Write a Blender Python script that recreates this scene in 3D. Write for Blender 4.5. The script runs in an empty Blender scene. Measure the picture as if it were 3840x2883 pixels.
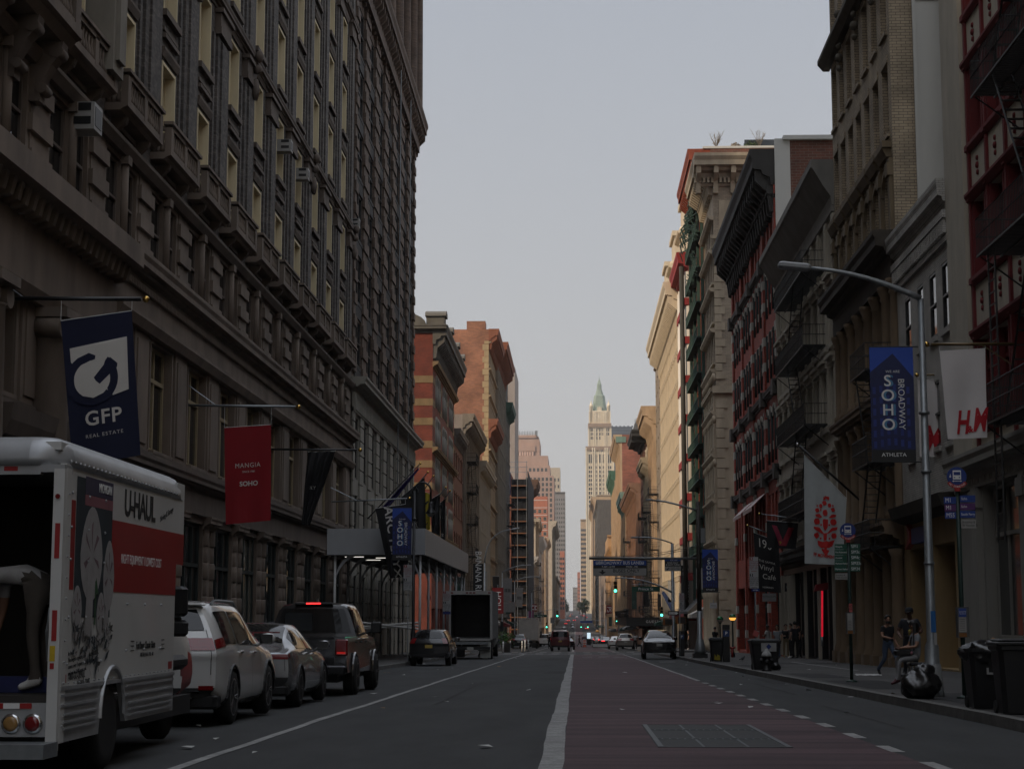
import bpy,math,random
from mathutils import Vector,Matrix
R=math.radians
random.seed(11)
S=bpy.context.scene
COL=S.collection
# ---------------------------------------------------------------- camera
FPX,HX,HY=6500.0,2158.0,2316.0
PITCH=math.atan((HY-1441.5)/FPX)
YAW=math.atan((HX-1920.0)*math.cos(PITCH)/FPX)
CAMZ=1.28
cam=bpy.data.objects.new("camera",bpy.data.cameras.new("camera"))
COL.objects.link(cam)
cam.location=(0,0,CAMZ)
cam.rotation_euler=(R(90)+PITCH,0,YAW)
cam.data.sensor_width=36.0
cam.data.lens=36.0*FPX/3840.0
cam.data.clip_start=0.2
cam.data.clip_end=20000
S.camera=cam
CROT=cam.rotation_euler.to_matrix()
# ---------------------------------------------------------------- sky and sun
SUN_EL,SUN_AZ=R(33),R(-128)
sun_dir=Vector((math.sin(SUN_AZ)*math.cos(SUN_EL),math.cos(SUN_AZ)*math.cos(SUN_EL),math.sin(SUN_EL)))
W=bpy.data.worlds.new("World")
S.world=W
W.use_nodes=True
nt=W.node_tree
nt.nodes.clear()
out=nt.nodes.new("ShaderNodeOutputWorld")
bg=nt.nodes.new("ShaderNodeBackground")
sky=nt.nodes.new("ShaderNodeTexSky")
sky.sky_type='NISHITA'
sky.sun_disc=False
sky.sun_elevation=SUN_EL
sky.sun_rotation=SUN_AZ
sky.air_density=1.0
sky.dust_density=6.0
sky.ozone_density=1.0
mixn=nt.nodes.new("ShaderNodeMix")
mixn.data_type='RGBA'
mixn.inputs[0].default_value=0.86
tcw=nt.nodes.new("ShaderNodeTexCoord");spw=nt.nodes.new("ShaderNodeSeparateXYZ");rpw=nt.nodes.new("ShaderNodeValToRGB")
nt.links.new(tcw.outputs['Generated'],spw.inputs[0]);nt.links.new(spw.outputs[2],rpw.inputs[0])
rpw.color_ramp.elements[0].position=0.02;rpw.color_ramp.elements[0].color=(.60,.59,.58,1)
rpw.color_ramp.elements[1].position=0.36;rpw.color_ramp.elements[1].color=(.455,.485,.54,1)
sc10=nt.nodes.new("ShaderNodeVectorMath");sc10.operation='SCALE';sc10.inputs['Scale'].default_value=10.0
nt.links.new(rpw.outputs[0],sc10.inputs[0]);nt.links.new(sc10.outputs[0],mixn.inputs[7])
nt.links.new(sky.outputs[0],mixn.inputs[6])
gen=nt.nodes.new("ShaderNodeTexCoord");sep=nt.nodes.new("ShaderNodeSeparateXYZ");nt.links.new(gen.outputs['Generated'],sep.inputs[0])
mr_=nt.nodes.new("ShaderNodeMapRange");mr_.interpolation_type='SMOOTHSTEP'
for k_,v_ in((1,.40),(2,.88),(3,1.0),(4,2.5)):mr_.inputs[k_].default_value=v_
nt.links.new(sep.outputs[2],mr_.inputs[0])
scl=nt.nodes.new("ShaderNodeVectorMath");scl.operation='SCALE'
nt.links.new(mixn.outputs[2],scl.inputs[0]);nt.links.new(mr_.outputs[0],scl.inputs['Scale'])
nt.links.new(scl.outputs[0],bg.inputs[0])
bg.inputs[1].default_value=0.1
nt.links.new(bg.outputs[0],out.inputs[0])
sun=bpy.data.objects.new("sun",bpy.data.lights.new("sun",'SUN'))
COL.objects.link(sun)
sun.data.energy=2.8
sun.data.angle=R(4)
sun.data.color=(1.0,0.80,0.58)
sun.rotation_euler=sun_dir.to_track_quat('Z','Y').to_euler()
sun.location=(-60,-40,90)
S.view_settings.view_transform='Standard'
S.view_settings.look='None'
S.view_settings.exposure=0.0
S.view_settings.gamma=1.0
S.view_settings.use_curve_mapping=False
S.render.engine='CYCLES'
S.cycles.max_bounces=5
S.cycles.diffuse_bounces=3
S.cycles.glossy_bounces=2
S.cycles.transmission_bounces=2
S.cycles.volume_bounces=0
S.cycles.use_denoising=True
S.cycles.use_adaptive_sampling=True
S.cycles.adaptive_threshold=0.02
S.cycles.caustics_reflective=False
S.cycles.caustics_refractive=False
# ---------------------------------------------------------------- helpers
PROF=[(-60,.5),(0,0),(25,-.21),(40,-.38),(75,-.77),(100,-1.04),(160,-1.76),(180,-2.02),(250,-2.9),(400,-4.6),(550,-6.0),(700,-6.6),(850,-6.4),(1000,-5.2),(1300,-1.5),(1700,5),(2200,10),(3200,14)]
def gz(y):
 """height of the street surface at distance y"""
 if y<=PROF[0][0]:return PROF[0][1]
 for(a,za),(b,zb)in zip(PROF,PROF[1:]):
  if y<=b:
   t=(y-a)/(b-a)
   return za+(zb-za)*t
 return PROF[-1][1]
def at(px,py,Y):
 """world point seen at source pixel (px, py) at distance Y"""
 d=CROT@Vector((px-1920.0,1441.5-py,-FPX))
 return Vector((0,0,CAMZ))+d*(Y/d.y)
KERB_R,KERB_L,FR,FL=5.8,-7.35,12.05,-12.35
SWH=0.15
SPLIT=set()
class MB:
 def __init__(s):
  s.v=[];s.f=[];s.mi=[];s.mat=0;s.T=None;s.sm=[];s.smooth=False
 def P(s,p):
  if s.T is not None:p=s.T@Vector(p)
  s.v.append((p[0],p[1],p[2]));return len(s.v)-1
 def face(s,idx):
  s.f.append(tuple(idx));s.mi.append(s.mat);s.sm.append(s.smooth)
 def poly(s,pts):
  s.face([s.P(p)for p in pts])
 def quad(s,a,b,c,d):
  s.poly((a,b,c,d))
 def box(s,x0,x1,y0,y1,z0,z1):
  if x0>x1:x0,x1=x1,x0
  if y0>y1:y0,y1=y1,y0
  if z0>z1:z0,z1=z1,z0
  i=[s.P(p)for p in((x0,y0,z0),(x1,y0,z0),(x1,y1,z0),(x0,y1,z0),(x0,y0,z1),(x1,y0,z1),(x1,y1,z1),(x0,y1,z1))]
  for q in((0,3,2,1),(4,5,6,7),(0,1,5,4),(1,2,6,5),(2,3,7,6),(3,0,4,7)):
   s.face([i[k]for k in q])
 def rbox(s,x0,x1,y0,y1,z0,z1,b):
  """box with its 4 vertical edges chamfered and a chamfered top and bottom"""
  def ring(z,e):
   c=b
   X0,X1,Y0,Y1=x0+e,x1-e,y0+e,y1-e
   return[s.P(p)for p in((X0+c,Y0,z),(X1-c,Y0,z),(X1,Y0+c,z),(X1,Y1-c,z),(X1-c,Y1,z),(X0+c,Y1,z),(X0,Y1-c,z),(X0,Y0+c,z))]
  rs=[ring(z0,b*.7),ring(z0+b*.7,0),ring(z1-b*.7,0),ring(z1,b*.7)]
  s.face(list(reversed(rs[0])));s.face(rs[-1])
  for a,c in zip(rs,rs[1:]):
   for k in range(8):
    s.face((a[k],a[(k+1)%8],c[(k+1)%8],c[k]))
 def profile(s,pts,x0,x1):
  """extrude a closed (out, z) outline along x; out is towards -y"""
  a=[s.P((x0,-o,z))for o,z in pts];b=[s.P((x1,-o,z))for o,z in pts]
  n=len(pts)
  for k in range(n):
   s.face((a[k],a[(k+1)%n],b[(k+1)%n],b[k]))
  s.face(list(reversed(a)));s.face(b)
 def extr(s,pts,fa,fb):
  """extrude 2-D outline: fa, fb map (p, q) to 3-D"""
  a=[s.P(fa(p,q))for p,q in pts];b=[s.P(fb(p,q))for p,q in pts]
  n=len(pts)
  for k in range(n):
   s.face((a[k],a[(k+1)%n],b[(k+1)%n],b[k]))
  s.face(list(reversed(a)));s.face(b)
 def tube(s,pts,r,n=6,r1=None):
  pts=[Vector(p)for p in pts]
  rings=[]
  m=len(pts)
  for k,p in enumerate(pts):
   d=(pts[min(k+1,m-1)]-pts[max(k-1,0)])
   if d.length<1e-9:d=Vector((0,0,1))
   d.normalize()
   a=d.cross(Vector((0,0,1)))
   if a.length<1e-3:a=d.cross(Vector((1,0,0)))
   a.normalize();b=d.cross(a)
   rr=r if r1 is None else r+(r1-r)*k/max(1,m-1)
   rings.append([s.P(p+(a*math.cos(2*math.pi*j/n)+b*math.sin(2*math.pi*j/n))*rr)for j in range(n)])
  sm=s.smooth;s.smooth=n>=6
  for a,b in zip(rings,rings[1:]):
   for j in range(n):
    s.face((a[j],a[(j+1)%n],b[(j+1)%n],b[j]))
  s.smooth=sm
  s.face(list(reversed(rings[0])));s.face(rings[-1])
 def lathe(s,prof,c=(0,0,0),n=14,axis='z'):
  rings=[]
  for r,h in prof:
   ring=[]
   for j in range(n):
    t=2*math.pi*j/n
    a,b=r*math.cos(t),r*math.sin(t)
    p=(a,b,h)if axis=='z' else((h,a,b)if axis=='x' else(b,h,a))
    ring.append(s.P((c[0]+p[0],c[1]+p[1],c[2]+p[2])))
   rings.append(ring)
  sm=s.smooth;s.smooth=True
  for a,b in zip(rings,rings[1:]):
   for j in range(n):
    s.face((a[j],a[(j+1)%n],b[(j+1)%n],b[j]))
  s.smooth=sm
  s.face(list(reversed(rings[0])));s.face(rings[-1])
 def ball(s,c,r,n=10,sz=1.0):
  k=max(4,n//2)
  s.lathe([(max(1e-4,r*math.sin(math.pi*i/k)),-r*sz*math.cos(math.pi*i/k))for i in range(k+1)],c,n)
 def grid(s,fn,nu,nv):
  idx=[[s.P(fn(i/nu,j/nv))for j in range(nv+1)]for i in range(nu+1)]
  for i in range(nu):
   for j in range(nv):
    s.face((idx[i][j],idx[i+1][j],idx[i+1][j+1],idx[i][j+1]))
 def wall(s,x0,x1,z0,z1,holes,y=0.0,dep=0.3,back=False):
  """front skin at y with rectangular or arched openings (u0,u1,z0,z1[,arch_rise]) and reveals dep deep"""
  zs=sorted({z0,z1}|{min(max(h[2],z0),z1)for h in holes}|{min(max(h[3],z0),z1)for h in holes})
  for a,b in zip(zs,zs[1:]):
   if b-a<1e-6:continue
   m=(a+b)/2
   hs=sorted((h[0],h[1])for h in holes if h[2]<m<h[3])
   c=x0
   for u0,u1 in hs+[(x1,x1)]:
    if u0>c+1e-6:s.quad((c,y,a),(u0,y,a),(u0,y,b),(c,y,b))
    c=max(c,u1)
  for h in holes:
   u0,u1,a,b=h[:4];e=y+dep
   rise=h[4]if len(h)>4 else 0
   zt=b-rise
   s.quad((u0,y,a),(u0,e,a),(u1,e,a),(u1,y,a))
   s.quad((u0,y,a),(u0,y,zt),(u0,e,zt),(u0,e,a))
   s.quad((u1,y,a),(u1,e,a),(u1,e,zt),(u1,y,zt))
   if not rise:
    s.quad((u0,y,b),(u1,y,b),(u1,e,b),(u0,e,b))
   else:
    um,hw=(u0+u1)/2,(u1-u0)/2
    n=8
    arc=[(um-hw*math.cos(math.pi*k/n),zt+rise*math.sin(math.pi*k/n))for k in range(n+1)]
    for(p,q),(p2,q2)in zip(arc,arc[1:]):
     s.quad((p,y,q),(p2,y,q2),(p2,e,q2),(p,e,q))
     s.quad((p,y,q),(p2,y,q2),(p2,y,b),(p,y,b))
 def build(s,name,mats,parent=None,loc=None,rot=None,label=None):
  if name in SPLIT and parent is not None and loc is None and len(s.f)<60000:
   for piece in split_mb(s):o=link(name,mesh_of(piece,name,mats),parent,None,None,label)
   return o
  me=mesh_of(s,name,mats)
  return link(name,me,parent,loc,rot,label)
def mesh_of(mb,name,mats):
 me=bpy.data.meshes.new(name)
 me.from_pydata(mb.v,[],mb.f)
 for m in(mats if isinstance(mats,(list,tuple))else[mats]):me.materials.append(m)
 me.polygons.foreach_set("material_index",mb.mi)
 me.polygons.foreach_set("use_smooth",mb.sm)
 me.update()
 return me
def link(name,data,parent=None,loc=None,rot=None,label=None):
 o=bpy.data.objects.new(name,data)
 COL.objects.link(o)
 if parent is not None:o.parent=parent
 if loc is not None:o.location=loc
 if rot is not None:o.rotation_euler=rot
 if label:o['label']=label
 return o
def thing(name,label,cat,loc=(0,0,0),rz=0.0,group=None):
 o=link(name,None,None,loc,(0,0,rz))
 o.empty_display_size=.3
 o['label']=label;o['category']=cat
 if group:o['group']=group
 return o
def tag(o,label,cat,group=None,kind=None):
 if label:o['label']=label
 if cat:o['category']=cat
 if group:o['group']=group
 if kind:o['kind']=kind
 return o
def structure(o,label=None):
 o['kind']='structure'
 if label:o['label']=label
 return o
def dup(root,loc,rz=None,label=None):
 r=root.copy();COL.objects.link(r);r.location=loc
 if rz is not None:r.rotation_euler=(0,0,rz)
 if label:r['label']=label
 for ch in list(root.children):
  c=ch.copy();COL.objects.link(c);c.parent=r
  for g in ch.children:
   d=g.copy();COL.objects.link(d);d.parent=c
 return r
def text(s,size,mat,parent,M,name='lettering',wx=1.0,space=1.0,align='CENTER',ext=0.004,bold=0.0,shear=0.0,line=1.0):
 """flat lettering: M maps the text plane (x right, y up, z out) into the parent's space"""
 cu=bpy.data.curves.new(name,'FONT')
 cu.body=s;cu.size=size;cu.align_x=align;cu.align_y='CENTER'
 cu.space_character=space;cu.extrude=ext;cu.offset=bold;cu.shear=shear;cu.space_line=line
 cu.resolution_u=4
 me=text_mesh(cu,mat,name)
 o=link(name,me,parent)
 o.matrix_local=M@Matrix.Diagonal((wx,1,1,1))
 return o
def text_mesh(cu,mat,name):
 tmp=bpy.data.objects.new('tmp_text',cu)
 me=bpy.data.meshes.new_from_object(tmp)
 bpy.data.objects.remove(tmp);bpy.data.curves.remove(cu)
 me.name=name;me.materials.clear();me.materials.append(mat)
 return me
def face_cam(x,y,z,rot=0.0):
 """text plane facing -Y (towards the camera) in local space"""
 return Matrix.Translation((x,y,z))@Matrix.Rotation(R(90),4,'X')@Matrix.Rotation(rot,4,'Z')
def face_px(x,y,z,rot=0.0):
 """text plane facing +X"""
 return Matrix.Translation((x,y,z))@Matrix.Rotation(R(90),4,'Z')@Matrix.Rotation(R(90),4,'X')@Matrix.Rotation(rot,4,'Z')
# ---------------------------------------------------------------- materials
MATS={}
def mat(name,col,rough=.8,metal=0.0,var=.25,scale=3.0,kind='noise',col2=None,bump=0.0,spec=.5,brick=None,emit=None,coat=0.0,stretch=None,det=6):
 if name in MATS:return MATS[name]
 m=bpy.data.materials.new(name);m.use_nodes=True
 n=m.node_tree;b=n.nodes['Principled BSDF']
 b.inputs['Roughness'].default_value=rough;b.inputs['Metallic'].default_value=metal
 b.inputs['Specular IOR Level'].default_value=spec
 b.inputs['Coat Weight'].default_value=coat
 b.inputs['Coat Roughness'].default_value=.05
 c=Vector(col);c2=Vector(col2)if col2 else c*(1-var)
 tc=n.nodes.new('ShaderNodeTexCoord')
 src=tc.outputs['Object']
 if stretch:
  mp=n.nodes.new('ShaderNodeMapping');mp.inputs['Scale'].default_value=stretch
  n.links.new(src,mp.inputs[0]);src=mp.outputs[0]
 if brick:
  bw,bh,mortar=brick
  sp=n.nodes.new('ShaderNodeSeparateXYZ');n.links.new(src,sp.inputs[0])
  ad=n.nodes.new('ShaderNodeMath');ad.operation='ADD'
  n.links.new(sp.outputs[0],ad.inputs[0]);n.links.new(sp.outputs[1],ad.inputs[1])
  cb=n.nodes.new('ShaderNodeCombineXYZ')
  n.links.new(ad.outputs[0],cb.inputs[0]);n.links.new(sp.outputs[2],cb.inputs[1])
  bt=n.nodes.new('ShaderNodeTexBrick')
  bt.inputs['Scale'].default_value=1.0
  bt.inputs['Brick Width'].default_value=bw;bt.inputs['Row Height'].default_value=bh
  bt.inputs['Mortar Size'].default_value=bh*.09
  bt.inputs['Color1'].default_value=(*c,1);bt.inputs['Color2'].default_value=(*c2,1)
  bt.inputs['Mortar'].default_value=(*mortar,1)
  n.links.new(cb.outputs[0],bt.inputs['Vector'])
  nz=n.nodes.new('ShaderNodeTexNoise');nz.inputs['Scale'].default_value=scale;nz.inputs['Detail'].default_value=det
  n.links.new(src,nz.inputs[0])
  mr=n.nodes.new('ShaderNodeMapRange');mr.inputs[1].default_value=.25;mr.inputs[2].default_value=.75
  mr.inputs[3].default_value=1-var*1.3;mr.inputs[4].default_value=1+var*.5
  n.links.new(nz.outputs[0],mr.inputs[0])
  mx=n.nodes.new('ShaderNodeVectorMath');mx.operation='SCALE'
  n.links.new(bt.outputs[0],mx.inputs[0]);n.links.new(mr.outputs[0],mx.inputs['Scale'])
  n.links.new(mx.outputs[0],b.inputs['Base Color'])
 else:
  nz=n.nodes.new('ShaderNodeTexNoise');nz.inputs['Scale'].default_value=scale;nz.inputs['Detail'].default_value=det
  nz.inputs['Roughness'].default_value=.6
  n.links.new(src,nz.inputs[0])
  rp=n.nodes.new('ShaderNodeValToRGB')
  rp.color_ramp.elements[0].position=.3;rp.color_ramp.elements[1].position=.7
  rp.color_ramp.elements[0].color=(*c2,1);rp.color_ramp.elements[1].color=(*c,1)
  n.links.new(nz.outputs[0],rp.inputs[0])
  n.links.new(rp.outputs[0],b.inputs['Base Color'])
  if bump:
   bp=n.nodes.new('ShaderNodeBump');bp.inputs['Strength'].default_value=bump;bp.inputs['Distance'].default_value=.02
   n.links.new(nz.outputs[0],bp.inputs['Height']);n.links.new(bp.outputs[0],b.inputs['Normal'])
 if emit:
  b.inputs['Emission Color'].default_value=(*emit[0],1);b.inputs['Emission Strength'].default_value=emit[1]
 MATS[name]=m
 return m
def stone(name,c,**k):
 k.setdefault('var',.38);k.setdefault('scale',1.3);k.setdefault('rough',.85);k.setdefault('stretch',(1,1,.35))
 return mat(name,c,**k)
GLASS=mat('window_glass',(.012,.014,.016),rough=.06,var=.3,scale=.6,spec=.7)
GLASS2=mat('window_glass_blind',(.16,.145,.115),rough=.12,var=.3,scale=.7,spec=.6)
GLASS3=mat('window_glass_grey',(.035,.04,.045),rough=.08,var=.5,scale=.5,spec=.7)
IRON=mat('black_iron',(.012,.012,.012),rough=.5,var=.4,scale=8)
WHITE=mat('white_paint',(.62,.62,.60),rough=.6,var=.12,scale=5)
BLACKP=mat('black_paint',(.012,.012,.013),rough=.4,var=.3,scale=6)
STEEL=mat('galvanised_steel',(.27,.29,.30),rough=.45,metal=.6,var=.25,scale=7)
CHROME=mat('chrome',(.6,.6,.6),rough=.15,metal=1,var=.1)
BRASS=mat('brass',(.7,.45,.12),rough=.2,metal=1,var=.2)
LETW=mat('white_lettering',(.8,.8,.78),rough=.6,var=.05)
LETB=mat('black_lettering',(.015,.015,.015),rough=.6,var=.05)
# ---------------------------------------------------------------- ground, road, pavements
def ground_mat(name,c,c2,sc=(1,1,1),scale=2.0,rough=.85,tile=None,bump=.3,fine=60.0,lo=.35,hi=.65,spec=.4):
 m=bpy.data.materials.new(name);m.use_nodes=True
 n=m.node_tree;b=n.nodes['Principled BSDF'];b.inputs['Roughness'].default_value=rough
 b.inputs['Specular IOR Level'].default_value=spec
 tc=n.nodes.new('ShaderNodeTexCoord');mp=n.nodes.new('ShaderNodeMapping');mp.inputs['Scale'].default_value=sc
 n.links.new(tc.outputs['Object'],mp.inputs[0])
 n1=n.nodes.new('ShaderNodeTexNoise');n1.inputs['Scale'].default_value=scale;n1.inputs['Detail'].default_value=8;n1.inputs['Roughness'].default_value=.65
 n.links.new(mp.outputs[0],n1.inputs[0])
 n2=n.nodes.new('ShaderNodeTexNoise');n2.inputs['Scale'].default_value=fine;n2.inputs['Detail'].default_value=3
 n.links.new(tc.outputs['Object'],n2.inputs[0])
 rp=n.nodes.new('ShaderNodeValToRGB');rp.color_ramp.elements[0].position=lo;rp.color_ramp.elements[1].position=hi
 rp.color_ramp.elements[0].color=(*c2,1);rp.color_ramp.elements[1].color=(*c,1)
 n.links.new(n1.outputs[0],rp.inputs[0])
 mr=n.nodes.new('ShaderNodeMapRange');mr.inputs[1].default_value=.3;mr.inputs[2].default_value=.7;mr.inputs[3].default_value=.75;mr.inputs[4].default_value=1.25
 n.links.new(n2.outputs[0],mr.inputs[0])
 mx=n.nodes.new('ShaderNodeVectorMath');mx.operation='SCALE'
 n.links.new(rp.outputs[0],mx.inputs[0]);n.links.new(mr.outputs[0],mx.inputs['Scale'])
 last=mx.outputs[0]
 if tile:
  bt=n.nodes.new('ShaderNodeTexBrick');bt.offset=0;bt.inputs['Scale'].default_value=1
  bt.inputs['Brick Width'].default_value=tile;bt.inputs['Row Height'].default_value=tile;bt.inputs['Mortar Size'].default_value=.012
  bt.inputs['Color1'].default_value=(1,1,1,1);bt.inputs['Color2'].default_value=(.82,.82,.82,1);bt.inputs['Mortar'].default_value=(.35,.35,.35,1)
  n.links.new(tc.outputs['Object'],bt.inputs[0])
  m2=n.nodes.new('ShaderNodeVectorMath');m2.operation='MULTIPLY'
  n.links.new(last,m2.inputs[0]);n.links.new(bt.outputs[0],m2.inputs[1]);last=m2.outputs[0]
 n.links.new(last,b.inputs['Base Color'])
 bp=n.nodes.new('ShaderNodeBump');bp.inputs['Strength'].default_value=bump;bp.inputs['Distance'].default_value=.01
 n.links.new(n2.outputs[0],bp.inputs['Height']);n.links.new(bp.outputs[0],b.inputs['Normal'])
 return m
ASPHALT=ground_mat('asphalt',(.040,.042,.043),(.024,.025,.026),(1,.25,1),1.1)
BUSRED=ground_mat('worn_red_lane_paint',(.092,.049,.056),(.028,.013,.017),(.22,2.2,1),.8,rough=.78)
LINE=ground_mat('white_road_paint',(.33,.33,.32),(.20,.20,.195),(1,1,1),3.0,fine=30)
PAVE=ground_mat('pavement_concrete',(.085,.082,.078),(.05,.048,.046),(1,1,1),.5,tile=1.5)
GRANITE=ground_mat('granite_kerb',(.17,.165,.155),(.10,.097,.09),(1,1,1),2.5)
DARKPATCH=ground_mat('dark_patch',(.025,.025,.026),(.015,.015,.015),(1,1,1),2)
TERR=ground_mat('terrain',(.06,.06,.058),(.04,.04,.04),(1,1,1),.05)
YS=[-40,-20,0]+[5*k for k in range(1,41)]+[210,225,250,275,300,325,350,375,400,450,500,550,600,650,700,750,800,850,900,950,1000,1100,1200,1300,1400,1500,1600,1700,1900,2200,2600,3200]
def strip(name,x0,x1,y0,y1,dz,m,thick=0.0):
 mb=MB()
 ys=[y0]+[y for y in YS if y0<y<y1]+[y1]
 for a,b in zip(ys,ys[1:]):
  za,zb=gz(a)+dz,gz(b)+dz
  mb.quad((x0,a,za),(x1,a,za),(x1,b,zb),(x0,b,zb))
  if thick:
   mb.quad((x0,b,zb),(x0,b,zb-thick),(x0,a,za-thick),(x0,a,za))
   mb.quad((x1,a,za),(x1,a,za-thick),(x1,b,zb-thick),(x1,b,zb))
 if thick:
  for y,s in((y0,1),(y1,-1)):
   z=gz(y)+dz
   q=[(x0,y,z-thick),(x1,y,z-thick),(x1,y,z),(x0,y,z)]
   mb.poly(q if s>0 else q[::-1])
 return mb.build(name,m)
mb=MB()
for a,b in zip(YS,YS[1:]):
 za,zb=gz(a)-.06,gz(b)-.06
 mb.quad((-900,a,za),(900,a,za),(900,b,zb),(-900,b,zb))
structure(mb.build('ground',TERR))
structure(strip('road',KERB_L-.3,KERB_R+.3,-40,3200,0,ASPHALT))
CROSS=[(131.0,149.0),(318,334),(492,508),(700,722),(880,896),(1060,1076)]
structure(strip('cross_street',KERB_R+.3,200,132,148,-.004,ASPHALT))
structure(strip('cross_street',-200,KERB_L-.3,132,148,-.004,ASPHALT))
segs=[]
a=-40
for c0,c1 in CROSS:segs.append((a,c0));a=c1
segs.append((a,2600))
for a,b in segs:
 structure(strip('pavement',KERB_R+.18,15.5,a,b,SWH,PAVE,.3))
 structure(strip('kerb',KERB_R,KERB_R+.18,a,b,SWH+.004,GRANITE,.32))
 structure(strip('pavement',-16.5,KERB_L-.18,a,b,SWH,PAVE,.3))
 structure(strip('kerb',KERB_L-.18,KERB_L,a,b,SWH+.004,GRANITE,.32))
for a,b in((-20,129.5),(156,316),(338,490),(512,698),(726,1500)):
 structure(strip('bus_lane',-.13,3.44,a,b,.004,BUSRED))
def ragged(name,x0,x1,y0,y1,amp):
 mb=MB();ys=[];y=y0
 while y<y1:ys.append(y);y+=.9 if y<60 else 3
 ys.append(y1)
 ph=random.random()*9
 def off(y):return amp*(math.sin(y*.55+ph)+.6*math.sin(y*1.7+ph*2)+.5*random.uniform(-1,1))
 pr=[(x0+off(y),x1+off(y)*.6,y)for y in ys]
 for(a0,b0,ya),(a1,b1,yb)in zip(pr,pr[1:]):
  mb.quad((a0,ya,gz(ya)+.008),(b0,ya,gz(ya)+.008),(b1,yb,gz(yb)+.008),(a1,yb,gz(yb)+.008))
 return structure(mb.build(name,LINE))
for a,b in((-20,129.5),(156,316),(338,490),(512,698),(726,1500)):
 ragged('lane_line',-.37,-.13,a,b,.012)
 ragged('lane_line',-3.86,-3.74,a,b,.014)
ragged('lane_line',3.43,3.55,50,129,.012)
ragged('lane_line',3.43,3.55,156,240,.012)
mb=MB()
y=14.2
while y<49:
 z=gz(y)+.008
 mb.quad((3.41,y,z),(3.56,y,z),(3.56,y+1.05,gz(y+1.05)+.008),(3.41,y+1.05,gz(y+1.05)+.008));y+=2.52
def bars(xs,y0,y1):
 for x0,x1 in xs:mb.quad((x0,y0,gz(y0)+.008),(x1,y0,gz(y0)+.008),(x1,y1,gz(y1)+.008),(x0,y1,gz(y1)+.008))
mb.quad((KERB_L,130.3,gz(130.3)+.008),(-.4,130.3,gz(130.3)+.008),(-.4,130.9,gz(130.9)+.008),(KERB_L,130.9,gz(130.9)+.008))
for yc in(134,150,316,336,490,510,699,724,878,898):
 bars([(KERB_L+.5+1.25*k,KERB_L+1.1+1.25*k)for k in range(10)],yc,yc+2.6)
bars([(.55,1.0),(1.25,1.6),(1.85,2.3)],15.0,16.35)
for k,(x0,x1,y0)in enumerate([(.4,1.0,108),(1.4,1.9,108),(2.3,3.0,109),(.7,1.1,112),(1.5,2.2,113),(2.5,2.8,112),(4.2,5.0,88),(4.4,4.9,57.5)]):
 bars([(x0,x1)],y0,y0+(.9 if y0>60 else .12))
structure(mb.build('road_marking',LINE))
mb=MB()
for x,y,w,l in((-6.4,56,.1,14),(-5.6,66,.12,9),(4.7,38,.08,9),(5.2,47,.5,6),(-2.6,32,.06,16),(-1.2,60,.9,4),(4.4,24,.05,8),(-2.2,95,1.2,7),(1.6,70,1.4,.3),(.4,33,2.6,.25)):
 mb.quad((x,y,gz(y)+.006),(x+w,y,gz(y)+.006),(x+w*1.3,y+l,gz(y+l)+.006),(x+w*.3,y+l,gz(y+l)+.006))
structure(mb.build('road_patch',DARKPATCH))
mb=MB()
for x0,x1,y0,y1 in((6.3,7.9,28,34.5),(6.2,7.6,37,44.5),(6.25,7.4,47,53),(6.3,7.6,63,70),(8.5,11.5,72,76)):
 mb.quad((x0,y0,gz(y0)+SWH+.004),(x1,y0,gz(y0)+SWH+.004),(x1,y1,gz(y1)+SWH+.004),(x0,y1,gz(y1)+SWH+.004))
structure(mb.build('pavement_patch',DARKPATCH))
mb=MB()
z=lambda y:gz(y)+SWH+.008
mb.quad((9.2,58,z(58)),(9.3,58,z(58)),(9.6,78,z(78)),(9.45,78,z(78)))
structure(mb.build('pavement_line',LINE))
gt=thing('utility_grate','rectangular steel grate set in the red bus lane','grate',(1.68,22.3,gz(22.3)))
GR_D=mat('grate_dark',(.014,.016,.017),rough=.7,var=.5,scale=3)
GR_L=mat('grate_steel',(.10,.115,.12),rough=.6,metal=.2,var=.4,scale=9)
mb=MB();mb.T=Matrix.Rotation(math.atan((gz(24)-gz(20))/4),4,'X')
mb.box(-.76,.76,-2.35,2.45,-.05,.008);mb.build('plate',GR_D,gt)
mb=MB();mb.T=Matrix.Rotation(math.atan((gz(24)-gz(20))/4),4,'X')
for x in(-.75,.69):mb.box(x,x+.06,-2.35,2.45,.0085,.014)
for y in(-2.34,-.95,-.72,1.02,1.25,2.41):
 mb.box(-.69,.69,y,y+.03,.0085,.012)
for k in range(15):
 x=-.64+k*.092
 for y in(-.92,1.05):mb.box(x,x+.016,y,y+.2,.0085,.0105)
for x in(-.25,.25):
 for y0,y1 in((-2.31,-.95),(-.69,1.02),(1.28,2.41)):mb.box(x,x+.03,y0,y1,.0085,.011)
mb.build('bar_frame',GR_L,gt)
mb=MB()
LIT=[mat('litter_white',(.5,.5,.48),var=.2),mat('litter_tan',(.3,.17,.07),var=.3)]
rl=random.Random(5)
spots=[(5.4,41),(5.5,46),(5.2,55),(5.55,61),(5.3,67),(5.0,51),(-5.6,57),(-5.2,66),(-4.9,70),(-6.4,60),(-3.4,18.6),(-4.3,19.5),(-4.3,21),(-2.9,36),(-3.3,30),(2.6,33),(1.7,61),(-1.0,19.8),(5.6,36),(5.5,76),(5.6,88)]
spots+=[(rl.uniform(-7,5.6),rl.uniform(18,110))for _ in range(26)]+[(rl.uniform(6,11),rl.uniform(30,110))for _ in range(14)]
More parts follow.
